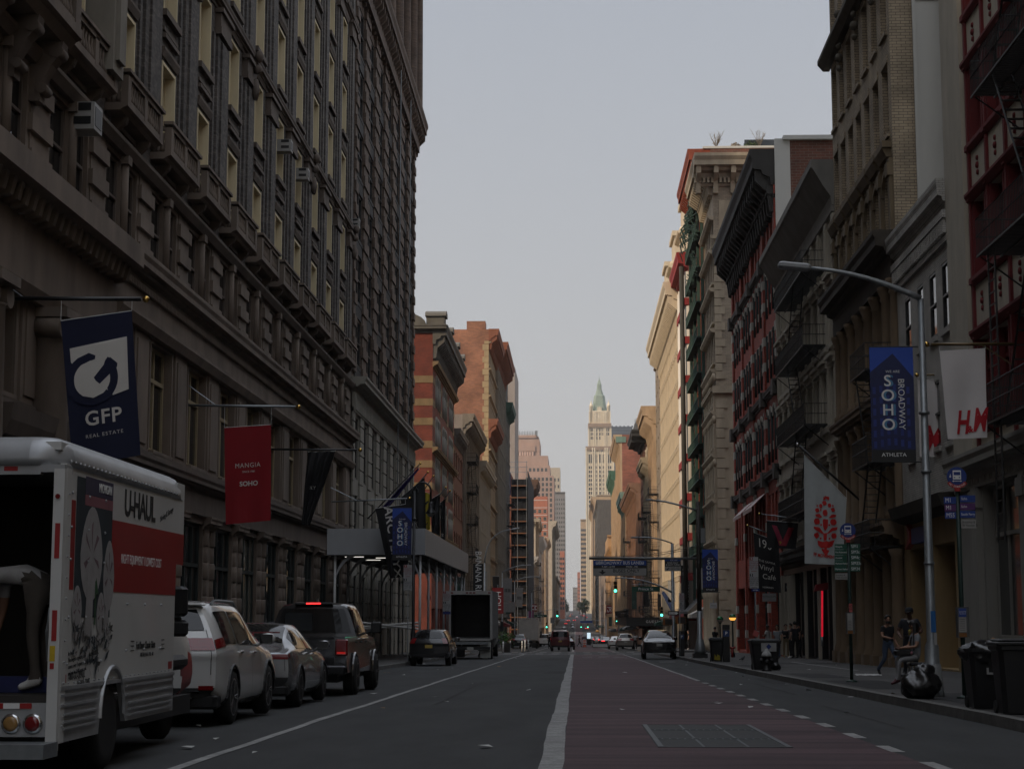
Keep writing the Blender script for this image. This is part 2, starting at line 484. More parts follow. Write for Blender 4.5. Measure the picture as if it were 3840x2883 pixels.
for k,(x,y)in enumerate(spots):
 mb.mat=1 if k%5==4 else 0
 s=rl.uniform(.02,.075);a=rl.uniform(0,3)
 zz=gz(y)+(SWH if x>KERB_R+.05 else 0)+.012
 p=[(x+s*math.cos(a+t)*(1.5 if t%3<1.6 else 1),y+s*math.sin(a+t)*1.6,zz+rl.uniform(0,.03))for t in(0,1.57,3.14,4.71)]
 mb.poly(p)
tag(mb.build('litter',LIT),'scraps of paper and leaves scattered on road and pavement','litter',kind='stuff')
# ---------------------------------------------------------------- building kit
WCACHE={}
def window_meshes(w,h,style,fm,pane,rise=0.0):
 key=(round(w,2),round(h,2),style,fm.name,pane.name,round(rise,2))
 if key in WCACHE:return WCACHE[key]
 f=MB();t=.09 if w<1.6 else .11
 def bar(x0,x1,z0,z1,y0=0.0,y1=.1):f.box(x0,x1,y0,y1,z0,z1)
 bar(-w/2,-w/2+t,0,h);bar(w/2-t,w/2,0,h)
 bar(-w/2+t,w/2-t,0,t*1.2)
 if rise:
  n=8;hw=w/2;zt=h-rise
  for k in range(n):
   a0,a1=math.pi*k/n,math.pi*(k+1)/n
   p=lambda a,q:(-(hw-q)*math.cos(a),zt+(rise-q)*math.sin(a))
   (x0,z0),(x1,z1),(x2,z2),(x3,z3)=p(a0,0),p(a1,0),p(a1,t),p(a0,t)
   f.quad((x3,0,z3),(x2,0,z2),(x1,0,z1),(x0,0,z0))
 else:
  bar(-w/2+t,w/2-t,h-t,h)
 if style in('sash','pair','triple'):
  bar(-w/2+t,w/2-t,h*.5-.03,h*.5+.04,-.02,.08)
 if style in('pair','transom'):
  bar(-.06,.06,t*1.2,h-t-rise,-.015,.09)
 if style=='triple':
  for x in(-w/6,w/6):bar(x-.06,x+.06,t*1.2,h-t-rise,-.015,.09)
 if style in('transom','shop'):
  bar(-w/2+t,w/2-t,h*.68-.06,h*.68+.06,-.03,.09)
 if style=='shop':
  for k in range(1,3):bar(-w/2+w*k/3-.04,-w/2+w*k/3+.04,t*1.2,h-t,-.01,.09)
 g=MB()
 if rise:
  hw=w/2-.01;zt=h-rise;n=10
  g.poly([(-hw,.06,.01),(hw,.06,.01)]+[(hw*math.cos(math.pi*k/n),.06,zt+(rise-.01)*math.sin(math.pi*k/n))for k in range(n+1)])
 else:
  g.quad((-w/2+.01,.06,.01),(w/2-.01,.06,.01),(w/2-.01,.06,h-.01),(-w/2+.01,.06,h-.01))
 r=(mesh_of(f,'window',[fm]),mesh_of(g,'pane',[pane]),f,g)
 one=MB();one.v=f.v+g.v;one.f=f.f+[tuple(i+len(f.v)for i in q)for q in g.f]
 one.mi=[0]*len(f.f)+[1]*len(g.f);one.sm=[False]*len(one.f)
 WCACHE[key]=(r[0],r[1],one,mesh_of(one,'window',[fm,pane]))
 return WCACHE[key]
class Bld:
 def __init__(s,name,label,side,Y0,Y1,D=16.0,X=None,near=False,cat='building'):
  s.side,s.W,s.D,s.near,s.Y0,s.Y1=side,Y1-Y0,D,near,Y0,Y1
  if side=='R':s.root=thing(name,label,cat,(X if X is not None else FR,Y1,0),R(-90))
  elif side=='L':s.root=thing(name,label,cat,(X if X is not None else FL,Y0,0),R(90))
  s.nw=0;s.rng=random.Random(sum(map(ord,label)))
  s.over=MB();s.wq=[]
  s.ground=gz(Y0 if side=='L' else Y0)+SWH
 def u(s,Y):
  return(s.Y1-Y)if s.side=='R' else(Y-s.Y0)
 def sideT(s):
  """frame of the wall that faces the camera: x runs along the depth, -y points to the camera"""
  if s.side=='R':return Matrix(((0,-1,0,s.W),(1,0,0,0),(0,0,1,0),(0,0,0,1)))
  return Matrix(((0,1,0,0),(-1,0,0,0),(0,0,1,0),(0,0,0,1)))
 def sx(s,a,b):
  return(a,b)if s.side=='R' else(-b,-a)
 def body(s,mb,H,z0=-9,dep=.3,D=None):
  D=D or s.D;W=s.W
  mb.quad((0,D,z0),(0,0,z0),(0,0,H),(0,D,H))
  mb.quad((W,0,z0),(W,D,z0),(W,D,H),(W,0,H))
  mb.quad((W,D,z0),(0,D,z0),(0,D,H),(W,D,H))
  mb.quad((0,0,H),(W,0,H),(W,D,H),(0,D,H))
  mb.quad((0,dep+.3,z0),(W,dep+.3,z0),(W,dep+.3,H),(0,dep+.3,H))
 def win(s,u,z,w,h,y,style='sash',fm=None,rise=0.0,pane=None,T=None,loc=None):
  s.wq.append((u,z,w,h,y,style,fm or WHITE,rise,pane,T))
 def flush(s):
  cx=(s.root.location.y)
  def key(q):
   u,z=q[0],q[1]
   Yw=s.Y1-u if s.side=='R' else s.Y0+u
   return Yw*Yw+z*z*1.0
  s.wq.sort(key=key)
  ov={}
  for k,(u,z,w,h,y,style,fm,rise,pane,T)in enumerate(s.wq):
   if pane is None:
    r=s.rng.random()
    pane=GLASS if r<.6 else(GLASS3 if r<.86 else GLASS2)
   fmesh,pmesh,one,onem=window_meshes(w,h,style,fm,pane,rise)
   M=Matrix.Translation((u,y,z))
   if T is not None:M=T@M
   if k<100:
    if s.near:
     o=link('window',fmesh,s.root);o.matrix_local=M
     link('pane',pmesh,o)
    else:
     o=link('window',onem,s.root);o.matrix_local=M
   else:
    kk=(fm.name,pane.name)
    if kk not in ov:ov[kk]=(MB(),[fm,pane])
    b=ov[kk][0];base=len(b.v)
    b.v+=[tuple(M@Vector(p))for p in one.v]
    b.f+=[tuple(i+base for i in q)for q in one.f];b.mi+=one.mi;b.sm+=one.sm
  if ov:
   mats=[];b=MB()
   for mbx,ms in ov.values():
    base=len(b.v);mo=len(mats);mats+=ms
    b.v+=mbx.v;b.f+=[tuple(i+base for i in q)for q in mbx.f];b.mi+=[i+mo for i in mbx.mi];b.sm+=mbx.sm
   o=b.build('upper_windows',mats,s.root);o['kind']='stuff'
  s.wq=[]
 def part(s,name,mb,mats,label=None):
  return mb.build(name,mats,s.root,label=label)
SPLIT|={'stone_band','lattice','sill','window_lining','bracket','rear_post','tail_lamp','chrome_strip','reflector','side_reflector','urn','visor','mud_flap','pompom','window_arch','rosette','sign_arm','ear','ears','column','pier','pilaster','capital','colonnette','urn','stone_pier','rusticated_column','rusticated_pier','window_hood','corner_pier','cable','pale_fin','string_course','side_window','copper_bay','glass_strip','deck','pole'}
def split_mb(mb,tol=.012):
 n=len(mb.v);par=list(range(n))
 def find(a):
  while par[a]!=a:par[a]=par[par[a]];a=par[a]
  return a
 for f in mb.f:
  r=find(f[0])
  for i in f[1:]:par[find(i)]=r
 isl={}
 for k,f in enumerate(mb.f):isl.setdefault(find(f[0]),[]).append(k)
 L=[]
 for fs in isl.values():
  vs={i for k in fs for i in mb.f[k]}
  P=[mb.v[i]for i in vs]
  L.append(([min(p[a]for p in P)-tol for a in range(3)],[max(p[a]for p in P)+tol for a in range(3)],fs))
 m=len(L);q=list(range(m))
 def fq(a):
  while q[a]!=a:q[a]=q[q[a]];a=q[a]
  return a
 order=sorted(range(m),key=lambda i:L[i][0][0])
 for ii,i in enumerate(order):
  for j in order[ii+1:]:
   if L[j][0][0]>L[i][1][0]:break
   if all(L[i][0][a]<=L[j][1][a]and L[j][0][a]<=L[i][1][a]for a in range(3)):q[fq(i)]=fq(j)
 cl={}
 for i in range(m):cl.setdefault(fq(i),[]).extend(L[i][2])
 out=[]
 for fs in list(cl.values()):
  o=MB();ix={}
  for k in fs:
   o.f.append(tuple(ix.setdefault(i,len(ix))for i in mb.f[k]));o.mi.append(mb.mi[k]);o.sm.append(mb.sm[k])
  o.v=[None]*len(ix)
  for i,j in ix.items():o.v[j]=mb.v[i]
  out.append(o)
 if len(out)>100:
  out.sort(key=lambda o:-len(o.f))
  rest=MB()
  for o in out[99:]:
   b=len(rest.v);rest.v+=o.v;rest.f+=[tuple(i+b for i in f)for f in o.f];rest.mi+=o.mi;rest.sm+=o.sm
  out=out[:99]+[rest]
 return out
def cornice_profile(z,d,h):
 """classical crown: bed mould, corona, cyma; (out, z)"""
 return[(-.02,z),(d*.18,z),(d*.22,z+h*.22),(d*.5,z+h*.3),(d*.55,z+h*.42),(d*.9,z+h*.46),(d*.9,z+h*.68),(d,z+h*.85),(d,z+h),(-.02,z+h)]
def cornice(mb,x0,x1,z,d,h,brackets=0.0,bw=.22,dent=0.0,ends=True):
 mb.profile(cornice_profile(z,d,h),x0,x1)
 if brackets:
  n=max(1,int((x1-x0)/brackets))
  for k in range(n+1):
   c=x0+bw+(x1-x0-2*bw)*k/max(1,n)
   mb.profile([(.0,z-h*.75),(d*.22,z-h*.7),(d*.3,z-h*.2),(d*.78,z+h*.12),(d*.8,z+h*.44),(.0,z+h*.44)],c-bw/2,c+bw/2)
 if dent:
  n=int((x1-x0)/dent)
  for k in range(n):
   c=x0+(k+.5)*(x1-x0)/n
   mb.box(c-dent*.28,c+dent*.28,-d*.34,0,z-h*.24,z-.002)
  mb.box(x0,x1,-d*.12,0,z-h*.36,z-h*.245)
def quoins(mb,x0,x1,z0,z1,step,proud,alt=.3,y=0.0,left=True):
 z=z0;k=0
 while z<z1-step*.5:
  e=alt if k%2 else 0
  mb.box(x0+(0 if left else e),x1-(e if left else 0),y-proud,y,z+.03,min(z+step,z1)-.03)
  z+=step;k+=1
def balustrade(mb,x0,x1,y,z,h=.75,pitch=.28):
 mb.box(x0,x1,y-.1,y+.1,z+h-.13,z+h);mb.box(x0,x1,y-.09,y+.09,z,z+.1)
 n=max(1,int((x1-x0)/pitch))
 for k in range(n):
  c=x0+(k+.5)*(x1-x0)/n
  mb.lathe([(.05,0),(.085,.12),(.04,.34),(.06,h-.23)],(c,y,z+.1),6)
def fire_escape(b,u0,u1,zs,dep=1.15,m=None,name='fire_escape',ladder=True,y0=0.0,ladder_side=1):
 """platforms with slatted floors, railings and stairs; one part with sub-parts"""
 m=m or IRON
 root=link(name,None,b.root)
 for k,z in enumerate(zs):
  mb=MB()
  n=int((u1-u0)/.16)
  for q in range(n):
   x=u0+(q+.5)*(u1-u0)/n
   mb.box(x-.035,x+.035,y0-dep,y0-.05,z-.02,z+.02)
  for y in(y0-dep,y0-dep*.5,y0-.08):mb.box(u0,u1,y-.025,y+.025,z-.075,z-.0215)
  for x in(u0+.2,u1-.2):mb.tube([(x,y0-dep+.05,z-.08),(x,y0,z-1.0)],.025,4)
  mb.build('platform',m,root)
  mb=MB()
  for zz in(z+.5,z+.98):
   mb.tube([(u0,y0,zz),(u0,y0-dep,zz),(u1,y0-dep,zz),(u1,y0,zz)],.02,4)
  n=int((u1-u0)/.15)
  for q in range(n+1):
   x=u0+q*(u1-u0)/n
   mb.box(x-.008,x+.008,y0-dep-.008,y0-dep+.008,z,z+.98)
  for x in(u0,u1):
   for q in range(1,7):mb.box(x-.008,x+.008,y0-dep*q/7-.008,y0-dep*q/7+.008,z,z+.98)
  mb.build('railing',m,root)
  if ladder and k+1<len(zs):
   z2=zs[k+1];mb=MB()
   uc=(u0+u1)/2;run=min((u1-u0)*.34,1.7)*ladder_side*(1 if k%2==0 else-1)
   for y in(y0-dep+.12,y0-dep+.62):
    mb.tube([(uc-run,y,z),(uc+run,y,z2)],.03,4)
   for q in range(1,14):
    t=q/14
    mb.box(uc-run+2*run*t-.07,uc-run+2*run*t+.07,y0-dep+.12,y0-dep+.62,z+(z2-z)*t-.012,z+(z2-z)*t+.012)
   mb.build('stair',m,root)
 return root
def simple(name,label,side,Y0,Y1,H,c,floors,nb,ww=1.3,wh=2.1,dep=.3,style='sash',fm=None,rise=0.0,corn=(.9,1.0),cc=None,brk=1.2,dent=0.0,pil=.0,pil_w=.5,band=None,sidec=None,D=16.0,z1=4.6,shop=None,near=False,sillc=None,gap=0.0,X=None,side_wins=None,qn=False,cat='building',base=None,lintel=True,brick=None,side_cornice=0.0,sidebrick=None):
 b=Bld(name,label,side,Y0,Y1,D,X,near,cat)
 W=b.W;g=min(gz(Y0),gz(Y1))+SWH
 fl=g+z1
 fh=(H-corn[1]-.4-fl)/floors
 pitch=(W-2*gap)/nb
 holes=[]
 fm=fm or WHITE
 for i in range(floors):
  for k in range(nb):
   u=gap+pitch*(k+.5);z=fl+fh*i+fh*.22
   h=min(wh,fh*.72)
   holes.append((u-ww/2,u+ww/2,z,z+h,rise))
   b.win(u,z,ww,h,dep-.08,style,fm,rise)
 sh=[]
 ns=max(2,int(W/4.5));sp=W/ns
 for k in range(ns):
  a,c2=sp*k+.35,sp*(k+1)-.35
  sh.append((a,c2,g+.25,g+z1-1.1))
  b.win((a+c2)/2,g+.25,c2-a,z1-1.35,dep-.08,'shop',shop or BLACKP,0,GLASS)
 mb=MB()
 mb.wall(0,W,g-1.5,H,holes+sh,0,dep)
 nface=len(mb.f)
 mb.mat=1;b.body(mb,H-.02,g-6,dep);mb.mat=0
 mw=c if not isinstance(c,tuple)else stone(name+'_'+label[:18].replace(' ','_'),c)
 msd=sidec if sidec is not None else mw
 b.part('wall',mb,[mw,msd])
 tr=cc or mw
 mb=MB()
 cornice(mb,-.03,W+.03,H-corn[1],corn[0],corn[1]+.05,brk,.25,dent)
 if side_cornice:
  mb.T=b.sideT();x0,x1=b.sx(-corn[0]*.99,side_cornice)
  cornice(mb,x0,x1,H-corn[1]-.004,corn[0]*.98,corn[1]+.05,brk,.25,dent);mb.T=None
 b.part('cornice',mb,tr)
 mb=MB()
 cornice(mb,0,W,g+z1-.95,.35,.6,0,.2,0)
 b.part('shop_cornice',mb,base or mw)
 mb=MB();has=False
 if pil:
  for k in range(nb+1):
   u=gap+pitch*k
   a,e=max(0,u-pil_w/2),min(W,u+pil_w/2)
   for i in range(floors):
    z=fl+fh*i
    mb.box(a,e,-pil,0,z+.22,z+fh-.25)
    mb.box(max(0,a-.06),min(W,e+.06),-pil-.07,0,z+fh-.25,z+fh-.02)
    mb.box(max(0,a-.05),min(W,e+.05),-pil-.05,0,z-.015,z+.22)
  has=True
 if band:
  for i in range(floors+1):
   z=fl+fh*i
   mb.profile(cornice_profile(z-.02,band,.32),-.01,W+.01)
  has=True
 if lintel:
  for(a,e,z,zt,*_)in holes:
   mb.box(a-.12,e+.12,-.09,.0,z-.18,z-.005)
   if not rise:mb.box(a-.1,e+.1,-.07,0,zt+.005,zt+.28)
  has=True
 if qn:
  for x0,x1,lf in((0,.8,True),(W-.8,W,False)):
   quoins(mb,x0,x1,g+z1,H-corn[1]-.8,.5,.06,.25,0,lf)
  has=True
 if has:b.part('trim',mb,sillc or mw)
 b.g=g;b.fl=fl;b.fh=fh
 if side_wins:
  for(x,z,w,h)in side_wins:
   T=b.sideT();x=x if side=='R' else-x
   b.win(x,z,w,h,-.05,'sash',fm,0,None,T)
 b.flush()
 return b
# ---------------------------------------------------------------- left side of the street
ST1=stone('brown_stone',(.205,.158,.122),var=.5,scale=.9)
ST1b=stone('brown_stone_dark',(.14,.108,.086),var=.45,scale=1.2)
BK1=mat('dark_brick',(.15,.128,.11),var=.4,scale=1.5,brick=(.22,.075,(.05,.043,.038)),col2=(.06,.05,.044))
CREAM=stone('cream_frame',(.76,.64,.41),var=.15)
TIMB=stone('tan_timber',(.33,.26,.15),var=.3,scale=4)
LTST=stone('light_stone',(.24,.215,.175),var=.35)
def left_near():
 b=Bld('stone_building','long dark brown stone and brick building with balconies and cream window frames','L',33.0,94.7,18,near=True)
 W=b.W;H=58.0;G=-1.2  # top out of view, raised to shade the party wall across the street
 cs=[17.8+4.93*k for k in range(-3,9)]
 up=[(15.2,2.7),(19.45,2.6),(23.3,2.65),(27.05,2.65),(30.8,2.65),(34.6,2.65),(38.4,2.65),(42.2,2.65)]
 holes=[];up_holes=[]
 for k,u in enumerate(cs):
  holes.append((u-1.55,u+1.55,.1,4.35))
  b.win(u,.1,3.1,4.25,.12,'shop',mat('dark_green_frame',(.02,.03,.028),rough=.5),0,GLASS if k!=6 else GLASS2)
  holes.append((u-1.3,u+1.3,6.12,9.25))
  b.win(u,6.12,2.6,3.13,.2,'transom',TIMB,0,[GLASS,GLASS3,GLASS2,GLASS][k%4])
  for s_ in(-.86,.86):
   holes.append((u+s_-.72,u+s_+.72,11.45,13.65))
   b.win(u+s_,11.45,1.44,2.2,.1,'sash',ST1b,0,GLASS)
  for z,h in up:
   up_holes.append((u-.85,u+.85,z,z+h))
   b.win(u,z,1.7,h,.3,'sash',CREAM,0)
 mb=MB();mb.wall(0,W,G-2,14.0,holes,0,.8)
 mb.quad((0,1.1,G-2),(W,1.1,G-2),(W,1.1,14),(0,1.1,14))
 b.part('lower_wall',mb,ST1)
 mb=MB();mb.wall(0,W,14.0,H,up_holes,0.0,.62);b.body(mb,H,G-2,.62)
 b.part('wall',mb,BK1)
 mb=MB()
 for(a,e,z,zt)in up_holes:
  for x in(a+.002,e-.07):mb.box(x,x+.068,-.03,.29,z+.004,zt-.004)
  mb.box(a+.072,e-.072,-.02,.29,zt-.1,zt-.004)
 b.part('window_lining',mb,CREAM)
 mb=MB()
 for(a,e,z,zt)in up_holes:
  mb.box(a-.18,e+.18,-.16,0,z-.2,z-.004)
  mb.box(a-.05,e+.05,-.07,0,z-.62,z-.5);mb.box(a-.05,e+.05,-.12,0,z-.85,z-.72)
  mb.profile([(0,zt+.1),(.06,zt+.1),(.13,zt+.3),(.13,zt+.38),(0,zt+.38)],a-.15,e+.15)
 b.part('sill',mb,ST1b)
 mb=MB()
 for k in range(len(cs)+1):
  u=cs[0]-2.465+4.93*k
  if u>W-.2:u=W-.75
  light=u<12
  for z0,z1 in((15.0,21.2),(22.6,33.0),(34.2,56)):
   mb.box(u-.85,u+.85,-.12,0,z0,z1)
   mb.box(u-.4,u+.4,-.19,-.12,z0+.1,z1-.1)
   for x in(-1.3,1.05):mb.box(u+x,u+x+.25,-.07,0,z0,z1)
 b.part('pilaster',mb,BK1)
 mb=MB()
 for k in range(len(cs)+1):
  u=cs[0]-2.465+4.93*k
  if u>W-.2:u=W-.75
  for z in(21.25,33.05):
   mb.box(u-.95,u+.95,-.25,0,z,z+.25);mb.box(u-.9,u+.9,-.22,0,z+.25,z+.75)
   mb.box(u-1.0,u+1.0,-.32,0,z+.75,z+.9)
   if z<30 and k%3==0:
    mb.ball((u+.3,-.42,z+1.2),.17,8,1.5);mb.ball((u+.3,-.36,z+.7),.2,8)
    mb.lathe([(.08,0),(.17,.35),(.1,.8)],(u+.3,-.3,z-.5),7)
 b.part('capital',mb,ST1b)
 mb=MB()
 for z in(22.2,34.0):mb.profile(cornice_profile(z,.3,.42),0,W)
 b.part('string_course',mb,ST1b)
 mb=MB()
 for k in range(len(cs)+1):
  u=cs[0]-2.465+4.93*k
  a,e=max(.02,u-.78),min(W,u+.78)
  for i in range(6):
   z=11.42+i*.41
   pr=.12 if i%2==0 else .03
   mb.box(a+(.0 if i%2==0 else .12),e-(0 if i%2==0 else .12),-pr,0,z,z+.385)
  mb.box(a,e,-.1,0,13.9,14.1)
 for u in cs:
  mb.tube([(u,-.06,11.4),(u,-.06,13.6)],.13,8)
  mb.box(u-.2,u+.2,-.22,0,13.56,13.8)
 b.part('rusticated_pier',mb,ST1)
 mb=MB();mb.profile([(0,13.78),(.16,13.78),(.3,13.98),(.3,14.08),(0,14.08)],0,W);b.part('architrave',mb,ST1b)
 for k,u in enumerate(cs):
  if k<1:continue
  wide=1.95
  mb=MB()
  mb.profile([(0,14.55),(.42,14.55),(.5,14.62),(.62,14.66),(.62,14.76),(0,14.76)],u-wide,u+wide)
  bal=b.part('balcony',mb,ST1)
  mb=MB();balustrade(mb,u-wide+.3,u+wide-.3,-.52,14.765,.8,.24)
  for x in(u-wide+.02,u-.15,u+wide-.32):mb.box(x,x+.3,-.62,-.42,14.765,15.5)
  for x in(u-wide+.1,u+wide-.16):balustrade_side(mb,x,-.42,0,14.765,.78)
  mb.box(u-wide-.04,u+wide+.04,-.68,-.38,15.57,15.66)
  mb.build('balustrade',ST1,bal)
  mb=MB()
  for x in(u-1.3,u+1.1):
   mb.profile([(0,14.02),(.1,14.02),(.14,14.15),(.3,14.3),(.42,14.42),(.45,14.54),(0,14.54)],x,x+.2)
   mb.lathe([(.07,-.02),(.07,.22)],(x,-.34,14.42),8,'x')
  mb.build('bracket',ST1b,bal)
 mb=MB();mb.profile([(0,14.3),(.7,14.3),(.85,14.5),(.98,14.55),(.98,14.78),(0,14.78)],0,5.4)
 bal=b.part('pavilion_balcony',mb,ST1)
 mb=MB();balustrade(mb,0,4.9,-.85,14.79,.8,.26)
 mb.box(4.9,5.3,-.97,-.68,14.79,15.75)
 mb.build('balustrade',ST1,bal)
 mb=MB()
 for x in(.9,2.9,4.7):
  mb.profile([(0,12.9),(.25,12.9),(.25,13.3),(.5,13.75),(.72,14.0),(.75,14.29),(0,14.29)],x,x+.4)
  mb.lathe([(.16,-.04),(.16,.44)],(x,-.6,14.06),10,'x');mb.lathe([(.12,-.04),(.12,.44)],(x,-.3,13.2),10,'x')
 mb.build('bracket',ST1b,bal)
 mb=MB()
 for x,w_ in((0.2,1.3),(4.6,1.1),(8.9,1.0)):
  mb.box(x,x+w_,-.75,0,15.0,33);mb.box(x+.2,x+w_-.2,-.86,-.75,15.3,32.5)
 b.part('stone_pier',mb,LTST)
 mb=MB()
 mb.profile(cornice_profile(10.62,.55,.72),12.2,W)
 mb.box(12.2,W,-.1,0,9.72,10.4)
 n=int((W-12.2)/.09)
 for k in range(n//2):mb.box(12.25+k*.18,12.25+k*.18+.09,-.22,-.1,10.42,10.615)
 mb.profile([(0,9.36),(.2,9.36),(.32,9.6),(.32,9.7),(0,9.7)],12.2,W)
 b.part('main_cornice',mb,ST1)
 mb=MB()
 mb.profile([(0,10.2),(.3,10.2),(.38,10.45),(.6,10.5),(.85,10.55),(.85,11.1),(0,11.1)],0,12.2)
 for k in range(24):
  x=.15+k*.5
  mb.profile([(.2,10.05),(.52,10.12),(.62,10.5),(.2,10.5)],x,x+.2)
 mb.box(0,12.2,-.16,0,8.6,10.15)
 mb.profile([(.1,8.3),(.3,8.3),(.42,8.55),(.1,8.58)],0,12.2)
 b.part('pavilion_cornice',mb,ST1)
 mb=MB()
 for u in(1.5,6.0,10.6):
  mb.lathe([(.5,4.2),(.46,4.6),(.42,7.6),(.46,7.65)],(u,-.3,0),14)
  for x in(-.42,.42):mb.lathe([(.24,-.3),(.24,.3)],(u+x,-.4,7.85),12,'y')
  mb.box(u-.6,u+.6,-.85,0,8.06,8.28);mb.box(u-.6,u+.6,-.8,0,3.6,4.2)
 b.part('column',mb,ST1)
 mb=MB()
 mb.profile(cornice_profile(5.3,.42,.5),0,W);mb.box(0,W,-.14,0,4.6,5.28)
 mb.box(0,W,-.16,0,5.82,6.0)
 mb.profile([(0,4.9),(.5,5.1),(.6,5.4),(.66,5.75),(0,5.75)],2.5,8.3)
 b.part('ledge',mb,ST1b)
 mb=MB()
 for k in range(len(cs)+1):
  u=cs[0]-2.465+4.93*k
  for x in(-.5,.5):
   if u+x>W-.3:continue
   z=G
   mb.box(u+x-.5,u+x+.5,-.2,0,G-1.5,.35)
   for i in range(7):
    zz=.35+i*.55
    r=.38 if i%2 else .42
    mb.lathe([(r-.02,zz),(r,zz+.03),(r,zz+.51),(r-.02,zz+.54)],(u+x,.3,0),14)
   mb.profile(cornice_profile(4.2,.3,.4),u+x-.48,u+x+.48)
 b.part('rusticated_column',mb,ST1)
 mb=MB()
 for k in range(len(cs)+1):
  u=cs[0]-2.465+4.93*k
  if u>W-.5:u=W-.6
  mb.box(u-.8,u+.8,-.07,0,6.0,9.36);mb.box(u-.6,u+.6,-.11,-.07,6.2,9.1)
 for u in cs:
  mb.box(u-1.2,u+1.2,-.16,0,5.98,6.1)
  mb.box(u-1.42,u-1.31,-.05,.0,6.12,9.25);mb.box(u+1.31,u+1.42,-.05,.0,6.12,9.25)
 b.part('pier',mb,ST1)
 b.flush()
 for(Y,z,s_)in((41.2,13.15,1.0),(70.9,20.75,.75),(75.6,20.75,.75),(94.2,22.8,.7)):
  ac=thing('air_conditioner',['grey window air conditioner beside the scroll bracket of the near stone balcony','light window air conditioner high on the dark brick wall','second window air conditioner, one bay beyond the first light one','small pale unit at the corner of the dark brick wall'][(41.2,70.9,75.6,94.2).index(Y)],'air conditioner',(FL,Y,z),R(90))
  mb=MB();w,h,d=.36*s_,.34*s_,.62*s_
  mb.box(-w,w,-d,.3,0,2*h);mb.build('case',mat('ac_case',(.33,.32,.30),rough=.5,var=.2),ac)
  mb=MB()
  for k in range(2):mb.box(-w-.01,-w+.01,-d+.08,-.05,.12+k*h,h*.92+k*h)
  mb.box(-w+.08,w-.08,-d-.012,-d+.01,.1,2*h-.1)
  mb.build('grille',BLACKP,ac)
 return b
def balustrade_side(mb,x,y0,y1,z,h):
 mb.box(x-.08,x+.08,y0,y1,z+h-.12,z+h)
 for k in range(3):mb.lathe([(.05,0),(.08,.12),(.04,.34),(.06,h-.2)],(x,y0+(k+.5)*(y1-y0)/3,z),6)
left_near()
simple('added_loft_left','brown loft building nearer than the long balcony facade','L',-34,32.6,40,ST1,9,14,fm=CREAM,corn=(1.2,1.6))  # out of view, added to keep the sun off the near street
def left_tower():
 b=Bld('brick_tower','tall dark brown brick tower with jagged piers over a pale stone base','L',94.7,131.0,20,near=True)
 W=b.W;H=62.0
 BT=mat('brown_tower_brick',(.15,.102,.072),var=.35,scale=1.2,brick=(.3,.1,(.07,.05,.04)),col2=(.105,.072,.052))
 PS=stone('pale_base_stone',(.30,.28,.235),var=.3)
 nb=7;p=W/nb;holes=[];low=[];nl=9;pl=W/nl
 DK=mat('dark_spandrel',(.02,.02,.02),rough=.5,var=.4)
 for k in range(nb):
  u=p*(k+.5)
  for f in range(6):
   z=15.5+f*3.65
   holes.append((u-1.45,u+1.45,z,z+2.7));b.win(u,z,2.9,2.7,.05,'pair',DK,0,GLASS)
  for f in range(3):
   z=40.6+f*3.9
   holes.append((u-1.3,u+1.3,z,z+2.6));b.win(u,z,2.6,2.6,.05,'pair',DK,0,GLASS)
 for k in range(nl):
  u=pl*(k+.5)
  for z,h in((1.0,2.6),(5.0,3.1),(9.0,3.4)):
   low.append((u-1.0,u+1.0,z,z+h));b.win(u,z,2.0,h,.03,'pair',DK,0,GLASS)
 mb=MB();mb.wall(0,W,14,H,holes,0,.16);b.body(mb,H,-3,.6);b.part('wall',mb,BT)
 mb=MB();mb.wall(0,W,-3,14.0,low,-.05,.22);b.part('base_wall',mb,PS)
 mb=MB()
 for k in range(nb+1):
  u=p*k
  a,e=max(0,u-1.0),min(W,u+1.0)
  z=14.9;i=0
  while z<37:
   d=.16 if i%2==0 else .08
   x=.16 if i%2==0 else 0
   mb.box(max(0,a-x),min(W,e+x),-d,0,z+.012,z+.62);z+=.635;i+=1
 b.part('pier',mb,BT)
 mb=MB()
 for(a,e,z,zt)in holes:
  if z<38:
   mb.box(a-.0,e+.0,-.05,0,z-.22,z-.02);mb.box(a,e,-.03,0,z-.94,z-.24)
 b.part('spandrel',mb,stone('dark_sill',(.035,.032,.03)))
 mb=MB()
 for k in range(nl+1):
  u=pl*k;a,e=max(0,u-.85),min(W,u+.85)
  for i in range(17):
   z=-1.2+i*.83
   if z>12.4:break
   mb.box(a,e,-.16,-.05,z+.04,z+.79)
 b.part('rusticated_pier',mb,PS)
 mb=MB();cornice(mb,-.2,W+.3,13.75,.9,.75);mb.box(0,W,-.2,-.05,12.6,13.7)
 n=int(W/.34)
 for k in range(n):mb.box(k*.34,k*.34+.17,-.3,-.2,12.7,13.65)
 mb.T=b.sideT()
 b.part('base_cornice',mb,PS)
 mb=MB();cornice(mb,-.2,W+.7,38.0,1.0,1.5,1.0,.3)
 mb.box(0,W,-.4,0,37.1,37.98)
 b.part('belt_cornice',mb,BT)
 mb=MB()
 for k in range(nb+1):
  u=p*k
  mb.lathe([(.5,39.5),(.42,40.2),(.38,50),(.45,50.3),(.62,51),(.62,51.2)],(min(max(u,.5),W-.5),-.25,0),10)
 cornice(mb,-.2,W+.6,51.3,1.1,1.8,.9,.3)
 b.part('column',mb,BT)
 mb=MB()
 for Y in(113.5,120.5):
  mb.tube([(b.u(Y),-.7,4),(b.u(Y),-.7,40)],.035,4)
 b.part('cable',mb,STEEL)
 b.flush()
left_tower()
